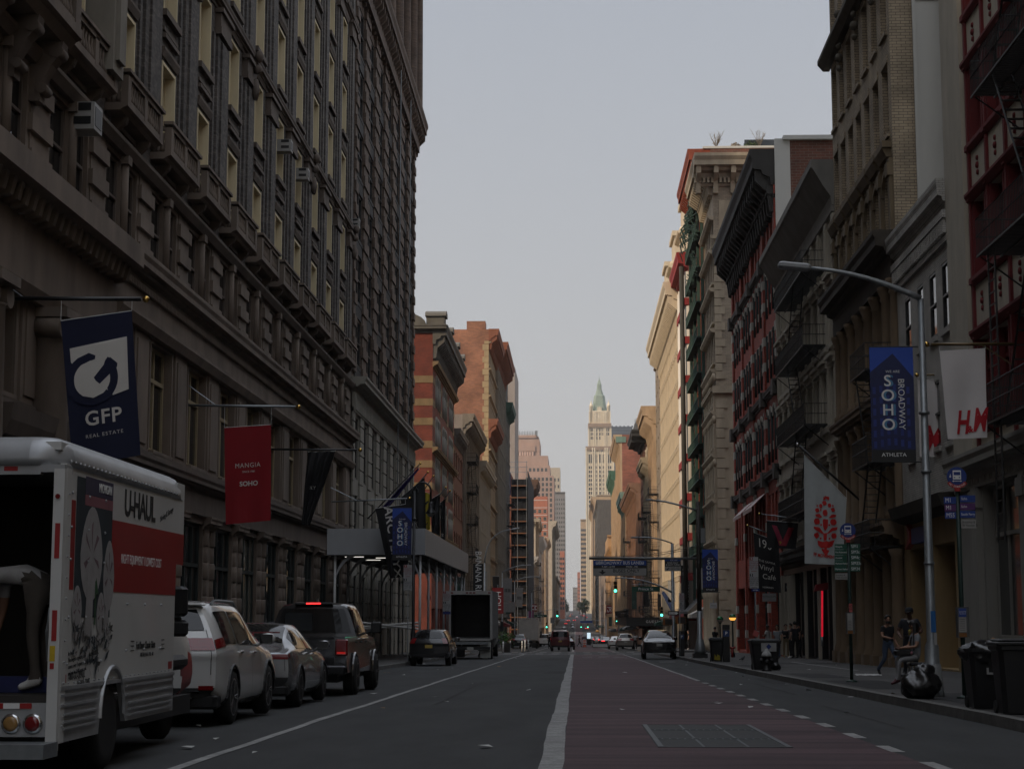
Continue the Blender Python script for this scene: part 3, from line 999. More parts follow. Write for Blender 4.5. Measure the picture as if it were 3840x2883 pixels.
def left_red():
 b=Bld('striped_brick_building','red brick corner building with pale stone bands and arched windows','L',149.5,176.5,18,near=True)
 RB=mat('red_brick_left',(.235,.048,.028),var=.35,scale=.8,brick=(.24,.08,(.12,.05,.035)),col2=(.175,.036,.022))
 BD=stone('yellow_band_stone',(.27,.185,.095),var=.35)
 GS=stone('grey_cornice_stone',(.155,.145,.125),var=.35)
 W=b.W;H=26.6;g=gz(150)+SWH;holes=[]
 nb=12;p=W/nb
 wu=[1.6+2.15+g_*8.2+q*1.75 for g_ in range(3)for q in range(3)]
 fl=[(4.6,3.0),(8.9,2.7),(12.6,2.6),(16.2,2.6),(19.9,2.6)]
 for z,h in fl:
  for u in wu:
   holes.append((u-.62,u+.62,z,z+h,.62));b.win(u,z,1.24,h,.12,'sash',GS,.62,GLASS)
 sh=[(p*2*k+.4,p*2*(k+1)-.4,g+.2,g+3.6)for k in range(6)]
 for a,e,z,zt in sh:b.win((a+e)/2,z,e-a,zt-z,.3,'shop',BLACKP,0,GLASS)
 mb=MB();mb.wall(0,W,g-2,H,holes+sh,0,.4);b.body(mb,H-.02,g-4,.4);b.part('wall',mb,RB)
 mb=MB()
 for z in(5.6,8.6,10.6,12.3,14.2,15.9,17.9,19.6,21.6):
  for u in(1.3,9.0,17.2,W-1.3):
   mb.box(u-1.28,u+1.28,-.03,0,z,z+.62)
  mb.T=b.sideT();x0,x1=b.sx(-.02,16);mb.box(x0,x1,-.03,0,z,z+.62);mb.T=None
 b.part('stone_band',mb,BD)
 mb=MB()
 for z,h in fl:
  for u in wu:
   for i in range(8):
    a0,a1=math.pi*i/8,math.pi*(i+1)/8
    pts=[(u-r*math.cos(a),z+h-.62+r*math.sin(a))for r,a in((.64,a0),(.64,a1),(.86,a1),(.86,a0))]
    mb.extr(pts,lambda x,q:(x,-.1,q),lambda x,q:(x,0.0,q))
   for x in(-.74,.74):
    mb.tube([(u+x,-.02,z-.1),(u+x,-.02,z+h-.62)],.08,6)
 b.part('window_arch',mb,stone('pale_arch_stone',(.30,.29,.25),var=.25))
 mb=MB()
 for z in(8.1,15.5,23.0):mb.profile(cornice_profile(z,.5,.5),-.02,W)
 for z in(8.1,):
  mb.T=b.sideT();x0,x1=b.sx(-.5,16);mb.profile(cornice_profile(z-.004,.48,.5),x0,x1);mb.T=None
 b.part('string_course',mb,BD)
 mb=MB();cornice(mb,-.1,W,H-1.6,1.3,1.7,1.0,.3)
 mb.T=b.sideT();x0,x1=b.sx(-1.2,12);cornice(mb,x0,x1,H-.6,.5,.7);mb.T=None
 for u,w_ in((.9,1.7),(9.5,1.7),(18.3,1.6),(W-.9,1.6)):
  mb.box(u-w_/2,u+w_/2,-1.0,.6,H+.05,H+.9)
  n=8
  pts=[(u-w_/2-.15,H+.9)]+[(u-(w_/2+.15)*math.cos(math.pi*i/n),H+.9+.55*math.sin(math.pi*i/n))for i in range(n+1)]
  mb.extr(pts[1:],lambda x,q:(x,-1.15,q),lambda x,q:(x,.7,q))
 x0,x1=b.sx(.6,5.2)
 mb.T=b.sideT();um=(x0+x1)/2;n=10
 pts=[(um-2.3*math.cos(math.pi*i/n),H+.12+1.1*math.sin(math.pi*i/n))for i in range(n+1)]
 mb.extr(pts,lambda x,q:(x,-.3,q),lambda x,q:(x,.5,q));mb.T=None
 b.part('cornice',mb,GS)
 b.flush()
left_red()
BEIGE_D=stone('beige_stone_dull',(.24,.205,.16),var=.4)
GREY_D=stone('grey_stone_dull',(.21,.19,.165),var=.4)
BROWNST=stone('brownstone_trim',(.135,.075,.048),var=.4)
b=simple('low_brick_building','low dark brick building between the striped brick corner and grey fire escape facade','L',176.5,190,20.5,mat('rust_brick',(.20,.07,.04),brick=(.24,.08,(.1,.06,.05)),scale=1),4,5,fm=GREY_D,corn=(.7,.9),cc=GREY_D)
b=simple('fire_escape_building','grey beige facade with carved cornice and black fire escape','L',190,219,23.6,BEIGE_D,5,10,style='sash',fm=GREY_D,corn=(1.3,1.5),brk=1.4,pil=.25,pil_w=.5,sidec=stone('grey_render',(.29,.25,.215),var=.3))
fire_escape(b,3.2,8.6,[4.3,8.1,11.7,15.2,18.6],1.3)
b=simple('white_iron_building','pale cast iron facade beside the fire escape building','L',219,247.5,21.0,stone('pale_iron_front',(.38,.34,.28),var=.25),5,12,ww=1.5,pil=.3,pil_w=.4,corn=(1.2,1.2),fm=GREY_D)
BRW=mat('orange_brick_wall',(.36,.155,.085),var=.45,scale=.22,brick=(.5,.17,(.24,.13,.09)),col2=(.25,.11,.065))
b=simple('party_wall_building','tall building with bare orange brick party wall and cream quoin edge','L',247.5,269,42.7,stone('cream_front',(.36,.27,.17),var=.3),10,8,ww=1.5,wh=2.4,corn=(1.5,1.7),cc=stone('rust_cornice',(.24,.085,.045),var=.3),sidec=BRW,D=18,fm=GREY_D,band=.35)
mb=MB();mb.T=b.sideT()
x0,x1=b.sx(0,.9);quoins(mb,x0,x1,0,41,.9,.06,.25,0,b.side=='R');b.part('quoin',mb,stone('cream_quoin',(.40,.30,.17),var=.25))
mb=MB();cornice(mb,-.4,b.W,28.0,1.4,1.6,1.2);b.part('middle_cornice',mb,MATS['rust_cornice'])
mb=MB();x0,x1=b.sx(.5,3.2);mb.T=b.sideT();mb.box(x0,x1,.05,3,42.7,43.9);mb.T=None;b.part('roof_house',mb,BRW)
b=simple('brown_cornice_building','ornate brown stone building with deep rust cornice beyond the brick party wall','L',269,300,44.2,BEIGE_D,9,12,ww=1.5,wh=2.6,rise=.5,corn=(2.0,2.2),cc=MATS['rust_cornice'],pil=.4,pil_w=.6,band=.4,fm=GREY_D,brk=1.5)
b=simple('carved_stone_building','carved grey stone loft building with stacked balconies','L',300,318,38.5,GREY_D,9,7,ww=1.5,wh=2.5,corn=(1.6,1.6),cc=stone('green_copper_dark',(.06,.12,.09)),pil=.4,pil_w=.6,band=.5,fm=GREY_D)
GRN_D=0
CONC=stone('tower_concrete',(.33,.29,.26),var=.2,scale=.3)
def slab_tower():
 b=Bld('slab_tower','tall plain concrete slab tower with dark glass strips','L',384,409,24,-13.3)
 W,H=b.W,57.0;hol=[]
 for k in range(9):
  for f in range(13):
   u=2.2+k*2.8;z=2+f*3.9
   if(k*7+f*5)%3==0:hol.append((u-.5,u+.5,z,z+1.3));b.win(u,z,1.0,1.3,.15,'plain',CONC,0,GLASS3)
 mb=MB();mb.wall(0,W,-8,H,hol,0,.2);b.body(mb,H,-8,.3);b.part('wall',mb,CONC)
 mb=MB();mb.T=b.sideT()
 for a in(1.6,5.2,8.8,12.4,16):x0,x1=b.sx(a,a+2.8);mb.box(x0,x1,-.04,0,2,54)
 b.part('glass_strip',mb,GLASS3)
 b.flush()
slab_tower()
b=simple('narrow_stone_building','plain stone building between the slab tower and the scaffolded block','L',410,462,26,GREY_D,6,14,ww=1.6,corn=(1.2,1.2),fm=GREY_D,pil=.2)
def scaffolded():
 b=Bld('scaffolded_building','dark building wrapped in black scaffold netting with orange decks','L',336,382,16)
 H=29;mb=MB();mb.box(0,b.W,0,16,-8,H);mb.box(4,b.W,2,12,H,H+1.6);b.part('wall',mb,mat('red_brick_far',(.25,.09,.055),scale=.5))
 NET=mat('scaffold_net',(.012,.013,.016),rough=.9,var=.5,scale=.7)
 mb=MB();mb.box(-.6,b.W,-3.3,-3.2,-1,29.5);x0,x1=b.sx(-3.2,2.5);mb.T=b.sideT();mb.box(x0,x1,.62,.7,-1,28);mb.T=None;b.part('netting',mb,NET)
 mb=MB();mb.T=b.sideT()
 for k in range(13):mb.box(x0+.2,x1-.2,-.1,.6,-1+k*2.3,-1+k*2.3+.2)
 b.part('deck',mb,mat('scaffold_deck',(.22,.095,.045),var=.3))
 mb=MB();mb.T=b.sideT()
 for k in range(4):
  x=x0+.2+k*(x1-x0-.4)/3
  mb.tube([(x,-.12,-3.5),(x,-.12,31.5)],.06,4)
 for z in(29.3,30.3,31.3):mb.tube([(x0,-.12,z),(x1,-.12,z)],.05,4)
 b.part('pole',mb,STEEL)
 mb=MB();mb.T=b.sideT();mb.box(x0,x0+2.4,-.2,-.15,25,29.3);mb.T=None;b.part('blue_sheet',mb,mat('blue_sheeting',(.02,.03,.08),var=.4))
scaffolded()
WARM=stone('warm_stone',(.48,.34,.215),var=.3);PALE=stone('pale_stone',(.50,.42,.32),var=.3)
REDB=mat('red_brick_mid',(.30,.105,.06),brick=(.6,.2,(.24,.13,.1)),scale=.4,var=.3)
simple('tan_building','narrow tan building rising just beyond the scaffold netting','L',464,491,38,WARM,9,8,corn=(2.6,2.6),cc=BROWNST,fm=GREY_D)
simple('white_cornice_building','low white fronted building beyond the scaffolded block','L',508,526,19,stone('white_front',(.55,.53,.5)),4,6,corn=(1.6,1.5),fm=GREY_D)
b=simple('beige_pier_building','beige building with heavy piers and grey cornice beyond the white front','L',526,575,31,PALE,7,12,corn=(1.8,1.6),pil=.4,fm=GREY_D,side_cornice=8)
simple('white_brick_building','pale building with zigzag white cornice left of the far street','L',575,640,28,stone('grey_white',(.42,.38,.33)),6,14,corn=(2.0,2.0),cc=WHITE,sidec=REDB,fm=GREY_D)
simple('red_quoin_building','red brick block with pale quoins far along the left side','L',640,698,31,WARM,7,12,corn=(1.6,1.4),sidec=REDB,fm=GREY_D)
def flat_front(name,label,x0,x1,Y,H,m,wins,fm,D=30,wm=None,cat='building',crown=None,nf=None):
 """free-standing far building whose front faces the camera"""
 t=thing(name,label,cat,(x0,Y,0))
 w=x1-x0
 mb=MB();zs=gz(Y)-6;nb,z0,fh,ww,wh=wins
 mb.wall(0,w,zs,H,[],0,.1)
 mb.box(0,w,.01,D,zs,H-.01)
 mb.build('wall',m,t)
 nf=nf or int((H-z0-2)/fh);k=0
 me=window_meshes(ww,wh,'sash',fm,wm or GLASS3)[3]
 rows=[(i,j)for i in range(nf)for j in range(nb)]
 rows.sort(key=lambda r:-r[0])
 extra=MB();one=window_meshes(ww,wh,'sash',fm,wm or GLASS3)[2]
 for q,(i,j)in enumerate(rows):
  loc=(w*(j+.5)/nb,-.12,z0+i*fh)
  if q<100:link('window',me,t,loc)
  else:
   base=len(extra.v);extra.v+=[(p[0]+loc[0],p[1]+loc[1],p[2]+loc[2])for p in one.v]
   extra.f+=[tuple(a+base for a in f_)for f_ in one.f];extra.mi+=one.mi;extra.sm+=one.sm
 if extra.v:extra.build('lower_windows',[fm,wm or GLASS3],t)['kind']='stuff'
 if crown:
  mb=MB();mb.profile(cornice_profile(H-.5,crown,crown*1.2),-.3,w+.3);mb.build('cornice',m,t)
 return t
ORG=stone('orange_brick',(.42,.15,.09),var=.15)
flat_front('apartment_tower','orange red brick apartment tower with white floor lines, left of the street',-22,-12.6,795,56.5,ORG,(4,8,3.4,1.5,1.7),PALE,D=20)
mb=MB()
for k in range(15):mb.box(-22,-12.6,794.88,794.99,7+k*3.4,7.25+k*3.4)
o=mb.build('floor_line',WHITE);o.parent=bpy.data.objects['apartment_tower'];o.matrix_parent_inverse=Matrix.Translation((22,-795,0))
simple('arched_loggia_building','pale stone building with an arched loggia and urn on its roof','L',722,790,34,WARM,8,14,corn=(1.6,1.5),fm=GREY_D)
simple('loggia_tower','pale stone tower with bracketed cornice beyond the orange apartment tower','L',900,1055,51,PALE,10,22,ww=2,wh=3,corn=(3.0,2.6),pil=.4,fm=GREY_D,D=14)
PINK=stone('pink_granite',(.42,.285,.23),var=.2,scale=.2)
GREYT=stone('grey_tower',(.24,.225,.215),var=.2,scale=.2)
def stepped():
 Y=1090.0
 t=thing('stepped_tower','pink stone stepped office tower with columned top storeys','tower',(0,Y,0))
 mb=MB()
 def X(px):return(px-HX)/FPX*Y
 def Z(py):return CAMZ+(HY-py)/FPX*Y
 tiers=[(1940,2079,1787),(1940,2064,1747),(1940,2057,1709),(1940,2025,1645),(1940,2021,1632)]
 for k,(a,b_,top)in enumerate(tiers):mb.box(X(a),X(b_),k*2.5,60-k,-8,Z(top))
 mb.box(X(1940),X(2012),8,20,Z(1645),Z(1628));mb.build('wall',PINK,t)
 mb=MB()
 mb.box(X(1946),X(2005),7.2,7.6,Z(1740),Z(1692));mb.build('recess',GLASS3,t)
 for k in range(6):
  x=X(1952+k*9.5);mb=MB();mb.lathe([(.75,Z(1742)),(.75,Z(1693))],(x,6.8,0),10);mb.build('column',PINK,t)
 mb=MB();mb.box(X(1940),X(2024),7.4,7.5,Z(1643),Z(1640));mb.build('dark_band',GLASS3,t)
 mb=MB();mb.box(X(1946),X(2008),6.6,9,Z(1691),Z(1668));mb.build('parapet',PINK,t)
 me=window_meshes(1.5,2.2,'pair',GREYT,GLASS3)[3];n=0
 for r in range(13):
  py=1797+r*19.5
  for c in range(7):
   px=2074-c*15-6
   if px<1965 or n>=96:continue
   link('window',me,t,(X(px),-.1,Z(py+10)));n+=1
 for c in range(5):link('window',me,t,(X(2050-c*15),2.4,Z(1770)))
 mb=MB()
 for k in range(7):mb.tube([(X(1948+k*10),12,Z(1628)),(X(1948+k*10),12,Z(1610))],.15,4)
 mb.box(X(1945),X(2008),11.9,12.1,Z(1622),Z(1620));mb.box(X(1945),X(2008),11.9,12.1,Z(1616),Z(1615));mb.box(X(2009),X(2017),10,13,Z(1630),Z(1610))
 mb.build('roof_rail',STEEL,t)
stepped()
def XY(px,Y):return(px-HX)/FPX*Y
def ZY(py,Y):return CAMZ+(HY-py)/FPX*Y
flat_front('grey_tower','grey office tower with rows of small dark windows closing the left side',XY(2079,1500),XY(2121,1500),1500,ZY(1852,1500),GREYT,(5,12,3.9,1.1,1.8),GREYT,D=60,crown=1.2)
t=flat_front('stone_tower_top','pale stone tower top rising behind the grey office tower',XY(2064,1560),XY(2103,1560),1560,ZY(1757,1560),PALE,(3,105,6,1.4,3),GREYT,D=40)
flat_front('orange_slab','narrow orange brick slab at the far end of the left side',XY(2101,1420),XY(2118,1420),1420,ZY(2069,1420),ORG,(2,8,4,1.4,2.2),GREYT,D=50)
simple('dim_block','dim grey block at the far end of the left side','L',1076,1410,27,GREY_D,5,30,ww=2,corn=(1,1),fm=GREYT)
# ---------------------------------------------------------------- right side of the street
CRM=stone('cream_paint',(.47,.43,.35),var=.22,scale=2)
GRYW=stone('grey_stucco',(.50,.495,.465),var=.14,scale=.5)
OXRED=stone('oxblood_iron',(.165,.018,.020),var=.3)
def right_red_iron():
 b=Bld('oxblood_iron_building','cream building with dark red iron window frames, rosette panels and fire escape','R',29.0,54.9,16,near=True)
 W,H=b.W,34;g=gz(45)+SWH;holes=[];pitch=2.2
 ez=[(6.9,2.6),(11.4,2.3),(15.5,2.3),(19.6,2.3),(23.7,2.3),(27.8,2.3)]
 us=[3.0+pitch*(k+.5)for k in range(10)]
 for z,h in ez:
  for u in us:holes.append((u-.82,u+.82,z,z+h));b.win(u,z,1.64,h,.25,'transom',OXRED,0,None)
 sh=[(3.3,7.9,g+.95,5.1),(9.0,12.6,g+.1,5.1),(13.6,18,g+.9,5.1)]
 GW=stone('grey_shopfront',(.30,.29,.26),var=.2)
 for a,e,z,zt in sh:b.win((a+e)/2,z,e-a,zt-z,.3,'shop',GW,0,GLASS3)
 mb=MB();mb.wall(0,W,g-2,5.5,sh,0,.4);mb.mat=1;mb.wall(0,W,5.5,H,holes,0,.34);b.body(mb,H,-3,.4)
 b.part('wall',mb,[GW,CRM])
 mb=MB()
 for z,h in ez:
  for k,u in enumerate(us):
   for x in(u-.82,u+.70):mb.box(x,x+.12,-.03,.24,z,z+h)
   mb.box(u-1.02,u-.84,-.09,0,z-1.7,z+h+.1)
   mb.box(u-1.08,u-.78,-.15,0,z-.2,z-.05);mb.box(u-1.08,u-.78,-.15,0,z+h+.05,z+h+.2)
  mb.profile([(0,z-.26),(.06,z-.26),(.14,z-.12),(.14,z-.004),(0,z-.004)],3.0,25)
  mb.profile([(0,z+h+.004),(.08,z+h+.004),(.2,z+h+.2),(.2,z+h+.28),(0,z+h+.28)],3.0,25)
 b.part('iron_frame',mb,OXRED)
 mb=MB()
 for z,h in ez[1:]:
  for u in us:
   mb.lathe([(.02,-.08),(.09,-.06),(.11,0)],(u,0,z-.85+s*.001),10,'y')
   for q in(-.22,.22):mb.lathe([(.02,-.06),(.07,-.05),(.09,0)],(u,0,z-.85+q),8,'y')
 b.part('rosette',mb,OXRED)
 mb=MB();cornice(mb,0,W,5.4,.5,.75,0,.2,.3);mb.box(0,W,-.14,0,5.12,5.38)
 for u in(2.8,8.4,13.1,18.6):mb.box(u-.32,u+.32,-.2,0,g,5.1);mb.box(u-.38,u+.38,-.27,0,4.5,5.0);mb.box(u-.4,u+.4,-.28,0,g,g+.5)
 b.part('shop_cornice',mb,GW)
 mb=MB();mb.box(.05,2.6,-.12,0,6.2,33);b.part('corner_pier',mb,CRM)
 fire_escape(b,b.u(46.0),b.u(38.7),[6.35,10.9,15.3,19.6],1.25)
 mb=MB()
 for x in(b.u(45.4),b.u(44.7)):mb.tube([(x,-1.1,3.2),(x,-1.1,10.8)],.03,5)
 for k in range(24):mb.box(b.u(45.4),b.u(44.7),-1.115,-1.085,3.3+k*.32,3.33+k*.32)
 b.part('drop_ladder',mb,IRON)
 b.flush()
right_red_iron()
WBK=mat('white_painted_brick',(.52,.50,.455),brick=(.22,.075,(.2,.19,.17)),col2=(.43,.415,.38),scale=.9,var=.3)
def right_white_brick():
 b=Bld('white_brick_building','low white painted brick building with toothed cornice and four narrow windows','R',54.9,64.1,16,near=True)
 W,H=b.W,15.3;g=gz(60)+SWH;holes=[]
 for Y in(55.8,57.8,59.9,62.2):
  for z in(10.55,6.9):
   holes.append((b.u(Y)-.55,b.u(Y)+.55,z,z+2.2));b.win(b.u(Y),z,1.1,2.2,.015,'sash',BLACKP,0,GLASS)
 sh=[(1.0,4.2,g+.1,3.7),(5.2,8.4,g+.1,3.7)]
 TAN=stone('tan_bank_front',(.36,.25,.12),var=.3)
 for a,e,z,zt in sh:b.win((a+e)/2,z,e-a,zt-z,.8,'shop',TAN,0,GLASS)
 mb=MB();mb.wall(0,W,5.0,H,holes,0,.3);b.body(mb,H-.01,-3,.9);mb.mat=1;mb.wall(0,W,g-2,5.0,sh,0,.9)
 b.part('wall',mb,[WBK,TAN])
 mb=MB();cornice(mb,-.05,W,14.3,.4,1.0,0,.2,0)
 n=30
 for k in range(n):mb.box((k+.2)*W/n,(k+.7)*W/n,-.2,0,13.55,14.0)
 mb.box(0,W,-.1,0,13.3,13.5);mb.box(0,W,-.22,0,14.02,14.28)
 b.part('cornice',mb,WBK)
 mb=MB()
 for a,e,z,zt in holes:mb.box(a-.1,e+.1,-.1,0,z-.18,z-.004)
 b.part('sill',mb,WBK)
 mb=MB();mb.profile([(0,4.6),(.5,4.8),(.62,5.2),(0,5.25)],.2,W-.2);b.part('awning_ledge',mb,stone('dark_ledge',(.05,.045,.035)))
 mb=MB();mb.box(2.3,4.9,-.2,0,3.85,4.4);s=b.part('shop_sign',mb,mat('sign_blue',(.01,.03,.16),rough=.5))
 mb=MB();mb.extr([(1.4,3.7),(1.9,4.1),(1.6,4.6),(2.2,4.3),(2.25,3.9)],lambda x,z:(x,-.25,z),lambda x,z:(x,-.05,z));mb.build('sign_swoosh',mat('sign_red',(.30,.012,.012),rough=.5),s)
 b.flush()
right_white_brick()
def right_brown():
 b=Bld('tan_brick_tower','tall tan brick building over a dark brown stone base with arches and columns','R',64.1,78.8,20,near=True)
 W,H=b.W,42;g=gz(74)+SWH
 TB=mat('tan_brick',(.43,.345,.235),brick=(.34,.115,(.11,.09,.07)),col2=(.34,.27,.185),scale=.8,var=.35)
 BRN=stone('brown_base_stone',(.22,.155,.095),var=.45)
 OCH=stone('ochre_frame',(.38,.28,.14),var=.25)
 holes=[];arch=[];low=[]
 us=[b.u(65.3+2.1*k)for k in range(7)]
 for u in us:
  for z in(19.6,23.6,27.7,31.8,35.8):
   holes.append((u-.62,u+.62,z,z+2.75));b.win(u,z,1.24,2.75,.42,'sash',TB,0,GLASS)
  arch.append((u-.7,u+.7,15.9,18.1,.7));b.win(u,15.9,1.4,2.2,.4,'sash',OCH,.7,GLASS3)
  low.append((u-.85,u+.85,10.8,13.9));b.win(u,10.8,1.7,3.1,.25,'transom',OCH,0,GLASS)
  low.append((u-.85,u+.85,5.6,9.2,.85));b.win(u,5.6,1.7,3.6,.25,'transom',OCH,.85,GLASS)
 for k in range(4):
  a=.9+k*3.5;low.append((a,a+2.4,g+.2,3.6));b.win(a+1.2,g+.2,2.4,3.6-g-.2,.6,'shop',OCH,0,GLASS2 if k==2 else GLASS)
 mb=MB();mb.wall(0,W,15.6,H,holes+arch,0,.5);b.body(mb,H,12,.5);mb.mat=2
 mb.T=b.sideT();mb.quad((.9,-.02,12),(20,-.02,12),(20,-.02,H),(.9,-.02,H));mb.T=None
 mb.mat=1;mb.wall(0,W,g-2,15.6,low,0,.7);mb.quad((0,1.1,g-2),(W,1.1,g-2),(W,1.1,16),(0,1.1,16))
 mb.quad((W,0,-4),(W,20,-4),(W,20,15.6),(W,0,15.6))
 b.part('wall',mb,[TB,BRN,GRYW])
 mb=MB();x=b.sx(.86,1.0);mb.T=b.sideT();mb.box(x[0],x[1],-.1,-.02,12,H);mb.box(1.0,20,-.06,-.021,24.6,24.64);mb.box(1.95,2.25,-.3,-.021,12,H);mb.T=None;b.part('wall_joint',mb,GRYW)
 mb=MB();cornice(mb,-.2,W,14.6,.85,1.1,0);mb.box(0,W,-.2,0,13.95,14.58);b.part('dark_cornice',mb,stone('sooty_stone',(.06,.048,.036)))
 mb=MB()
 for u in us:
  mb.box(u-.95,u+.95,-.35,0,18.95,19.2);mb.profile([(0,18.6),(.2,18.6),(.35,18.94),(0,18.94)],u-.85,u+.85)
  for i in range(8):
   a0,a1=math.pi*i/8,math.pi*(i+1)/8
   pts=[(u-r*math.cos(a),17.4+r*math.sin(a))for r,a in((.72,a0),(.72,a1),(.92,a1),(.92,a0))]
   mb.extr(pts,lambda x,q:(x,-.12,q),lambda x,q:(x,0.0,q))
 for k in range(8):
  u=b.u(64.25+2.1*k);u=min(max(u,.25),W-.25)
  mb.box(u-.2,u+.2,-.16,0,15.7,18.5);mb.box(u-.26,u+.26,-.24,0,17.8,18.3)
 b.part('arch_trim',mb,stone('tan_carving',(.2,.15,.09)))
 mb=MB()
 for k in range(8):
  u=min(max(b.u(64.25+2.1*k),.4),W-.4)
  for z0,z1 in((9.9,13.9),(4.9,9.2)):
   mb.lathe([(.3,z0),(.3,z0+.3),(.22,z0+.4),(.2,z1-.6),(.27,z1-.5),(.22,z1-.42),(.34,z1-.15),(.36,z1)],(u,0,0),14)
  mb.lathe([(.36,g),(.36,g+.5),(.27,g+.8),(.24,3.5),(.36,3.8)],(u,-.2,0),12)
  mb.box(u-.4,u+.4,-.6,0,g-1,g+.45)
 b.part('column',mb,BRN)
 mb=MB();cornice(mb,0,W,9.25,.5,.6);cornice(mb,-.1,W,3.95,.8,.85);b.part('ledge',mb,BRN)
 mb=MB();mb.profile([(0,26.7),(.3,26.7),(.55,27.0),(.55,27.2),(0,27.2)],-.5,W)
 for k in(1,3,5):
  u=us[k]+1.0
  for q in range(6):mb.ball((u,-.25,25.4+q*.5),.13+.05*(q%2),7,1.2)
 b.part('carved_band',mb,stone('soot_carving',(.10,.085,.065)))
 mb=MB()
 for a,e,z,zt in holes:mb.box(a-.08,e+.08,-.1,0,z-.16,z-.004);mb.box(a-.05,e+.05,-.04,0,zt+.004,zt+.3)
 b.part('sill',mb,TB)
 fire_escape(b,b.u(68.0),b.u(64.5),[3.9,7.0,10.5],1.2)
 b.flush()
right_brown()
def right_cream():
 b=Bld('cream_iron_building','cream fluted iron fronted building with a deep plain cornice and black fire escapes','R',78.8,101.5,18,near=True)
 W,H=b.W,22.4;g=gz(92)+SWH;holes=[];nb=9;p=W/nb
 for z,h in((5.6,2.9),(10.2,2.7),(14.0,2.7),(17.6,2.2)):
  for k in range(nb):
   u=p*(k+.5);holes.append((u-.8,u+.8,z,z+h));b.win(u,z,1.6,h,.28,'sash',CRM,0,GLASS)
 sh=[(p*k+.25,p*(k+1)-.25,g+.1,3.7)for k in range(nb)]
 for a,e,z,zt in sh:b.win((a+e)/2,z,e-a,zt-z,.5,'plain',BLACKP,0,GLASS)
 mb=MB();mb.wall(0,W,4.4,H,holes,0,.6);b.body(mb,H-.5,-3,.6);mb.mat=1;mb.wall(0,W,g-2,4.4,sh,0,.6)
 b.part('wall',mb,[CRM,BLACKP])
 mb=MB();mb.profile([(-.02,20.2),(.12,20.2),(.16,20.6),(.5,21.1),(.95,21.9),(1.05,22.0),(1.05,22.35),(-.02,22.35)],-.1,W+.02)
 mb.box(0,W,-.14,0,19.9,20.18);b.part('cornice',mb,stone('grey_cornice',(.25,.24,.215),var=.3))
 mb=MB()
 for z,h in((5.6,2.9),(10.2,2.7),(14.0,2.7)):
  for k in range(nb):
   u=p*(k+.5)
   mb.box(u-1.0,u+1.0,-.34,0,z+h+.32,z+h+.48);mb.box(u-.95,u+.95,-.2,0,z+h+.06,z+h+.32)
   mb.box(u-.95,u+.95,-.14,0,z-.22,z-.004)
 b.part('window_hood',mb,CRM)
 mb=MB()
 for k in range(nb+1):
  u=min(max(p*k,.3),W-.3)
  for z,h in((5.6,2.9),(10.2,2.7),(14.0,2.7),(17.6,2.2)):
   mb.box(u-.3,u+.3,-.12,0,z-.3,z+h+.03)
   for x in(-.2,-.05,.1):mb.box(u+x,u+x+.08,-.16,-.12,z,z+h-.25)
  if k%2==0:mb.box(u-.1,u+.1,-.15,0,g,3.7)
 b.part('pilaster',mb,CRM)
 mb=MB();cornice(mb,0,W,4.0,.6,.9);b.part('shop_cornice',mb,stone('dark_ledge',(.05,.045,.035)))
 mb=MB()
 for k in range(5):u=.6+p*k*.5;mb.box(u,u+.16,-.35,-.05,g,3.6)
 b.part('pale_fin',mb,CRM)
 fire_escape(b,b.u(93.5),b.u(82.2),[6.4,10.4,14.2,17.8],1.15)
 b.flush()
right_cream()
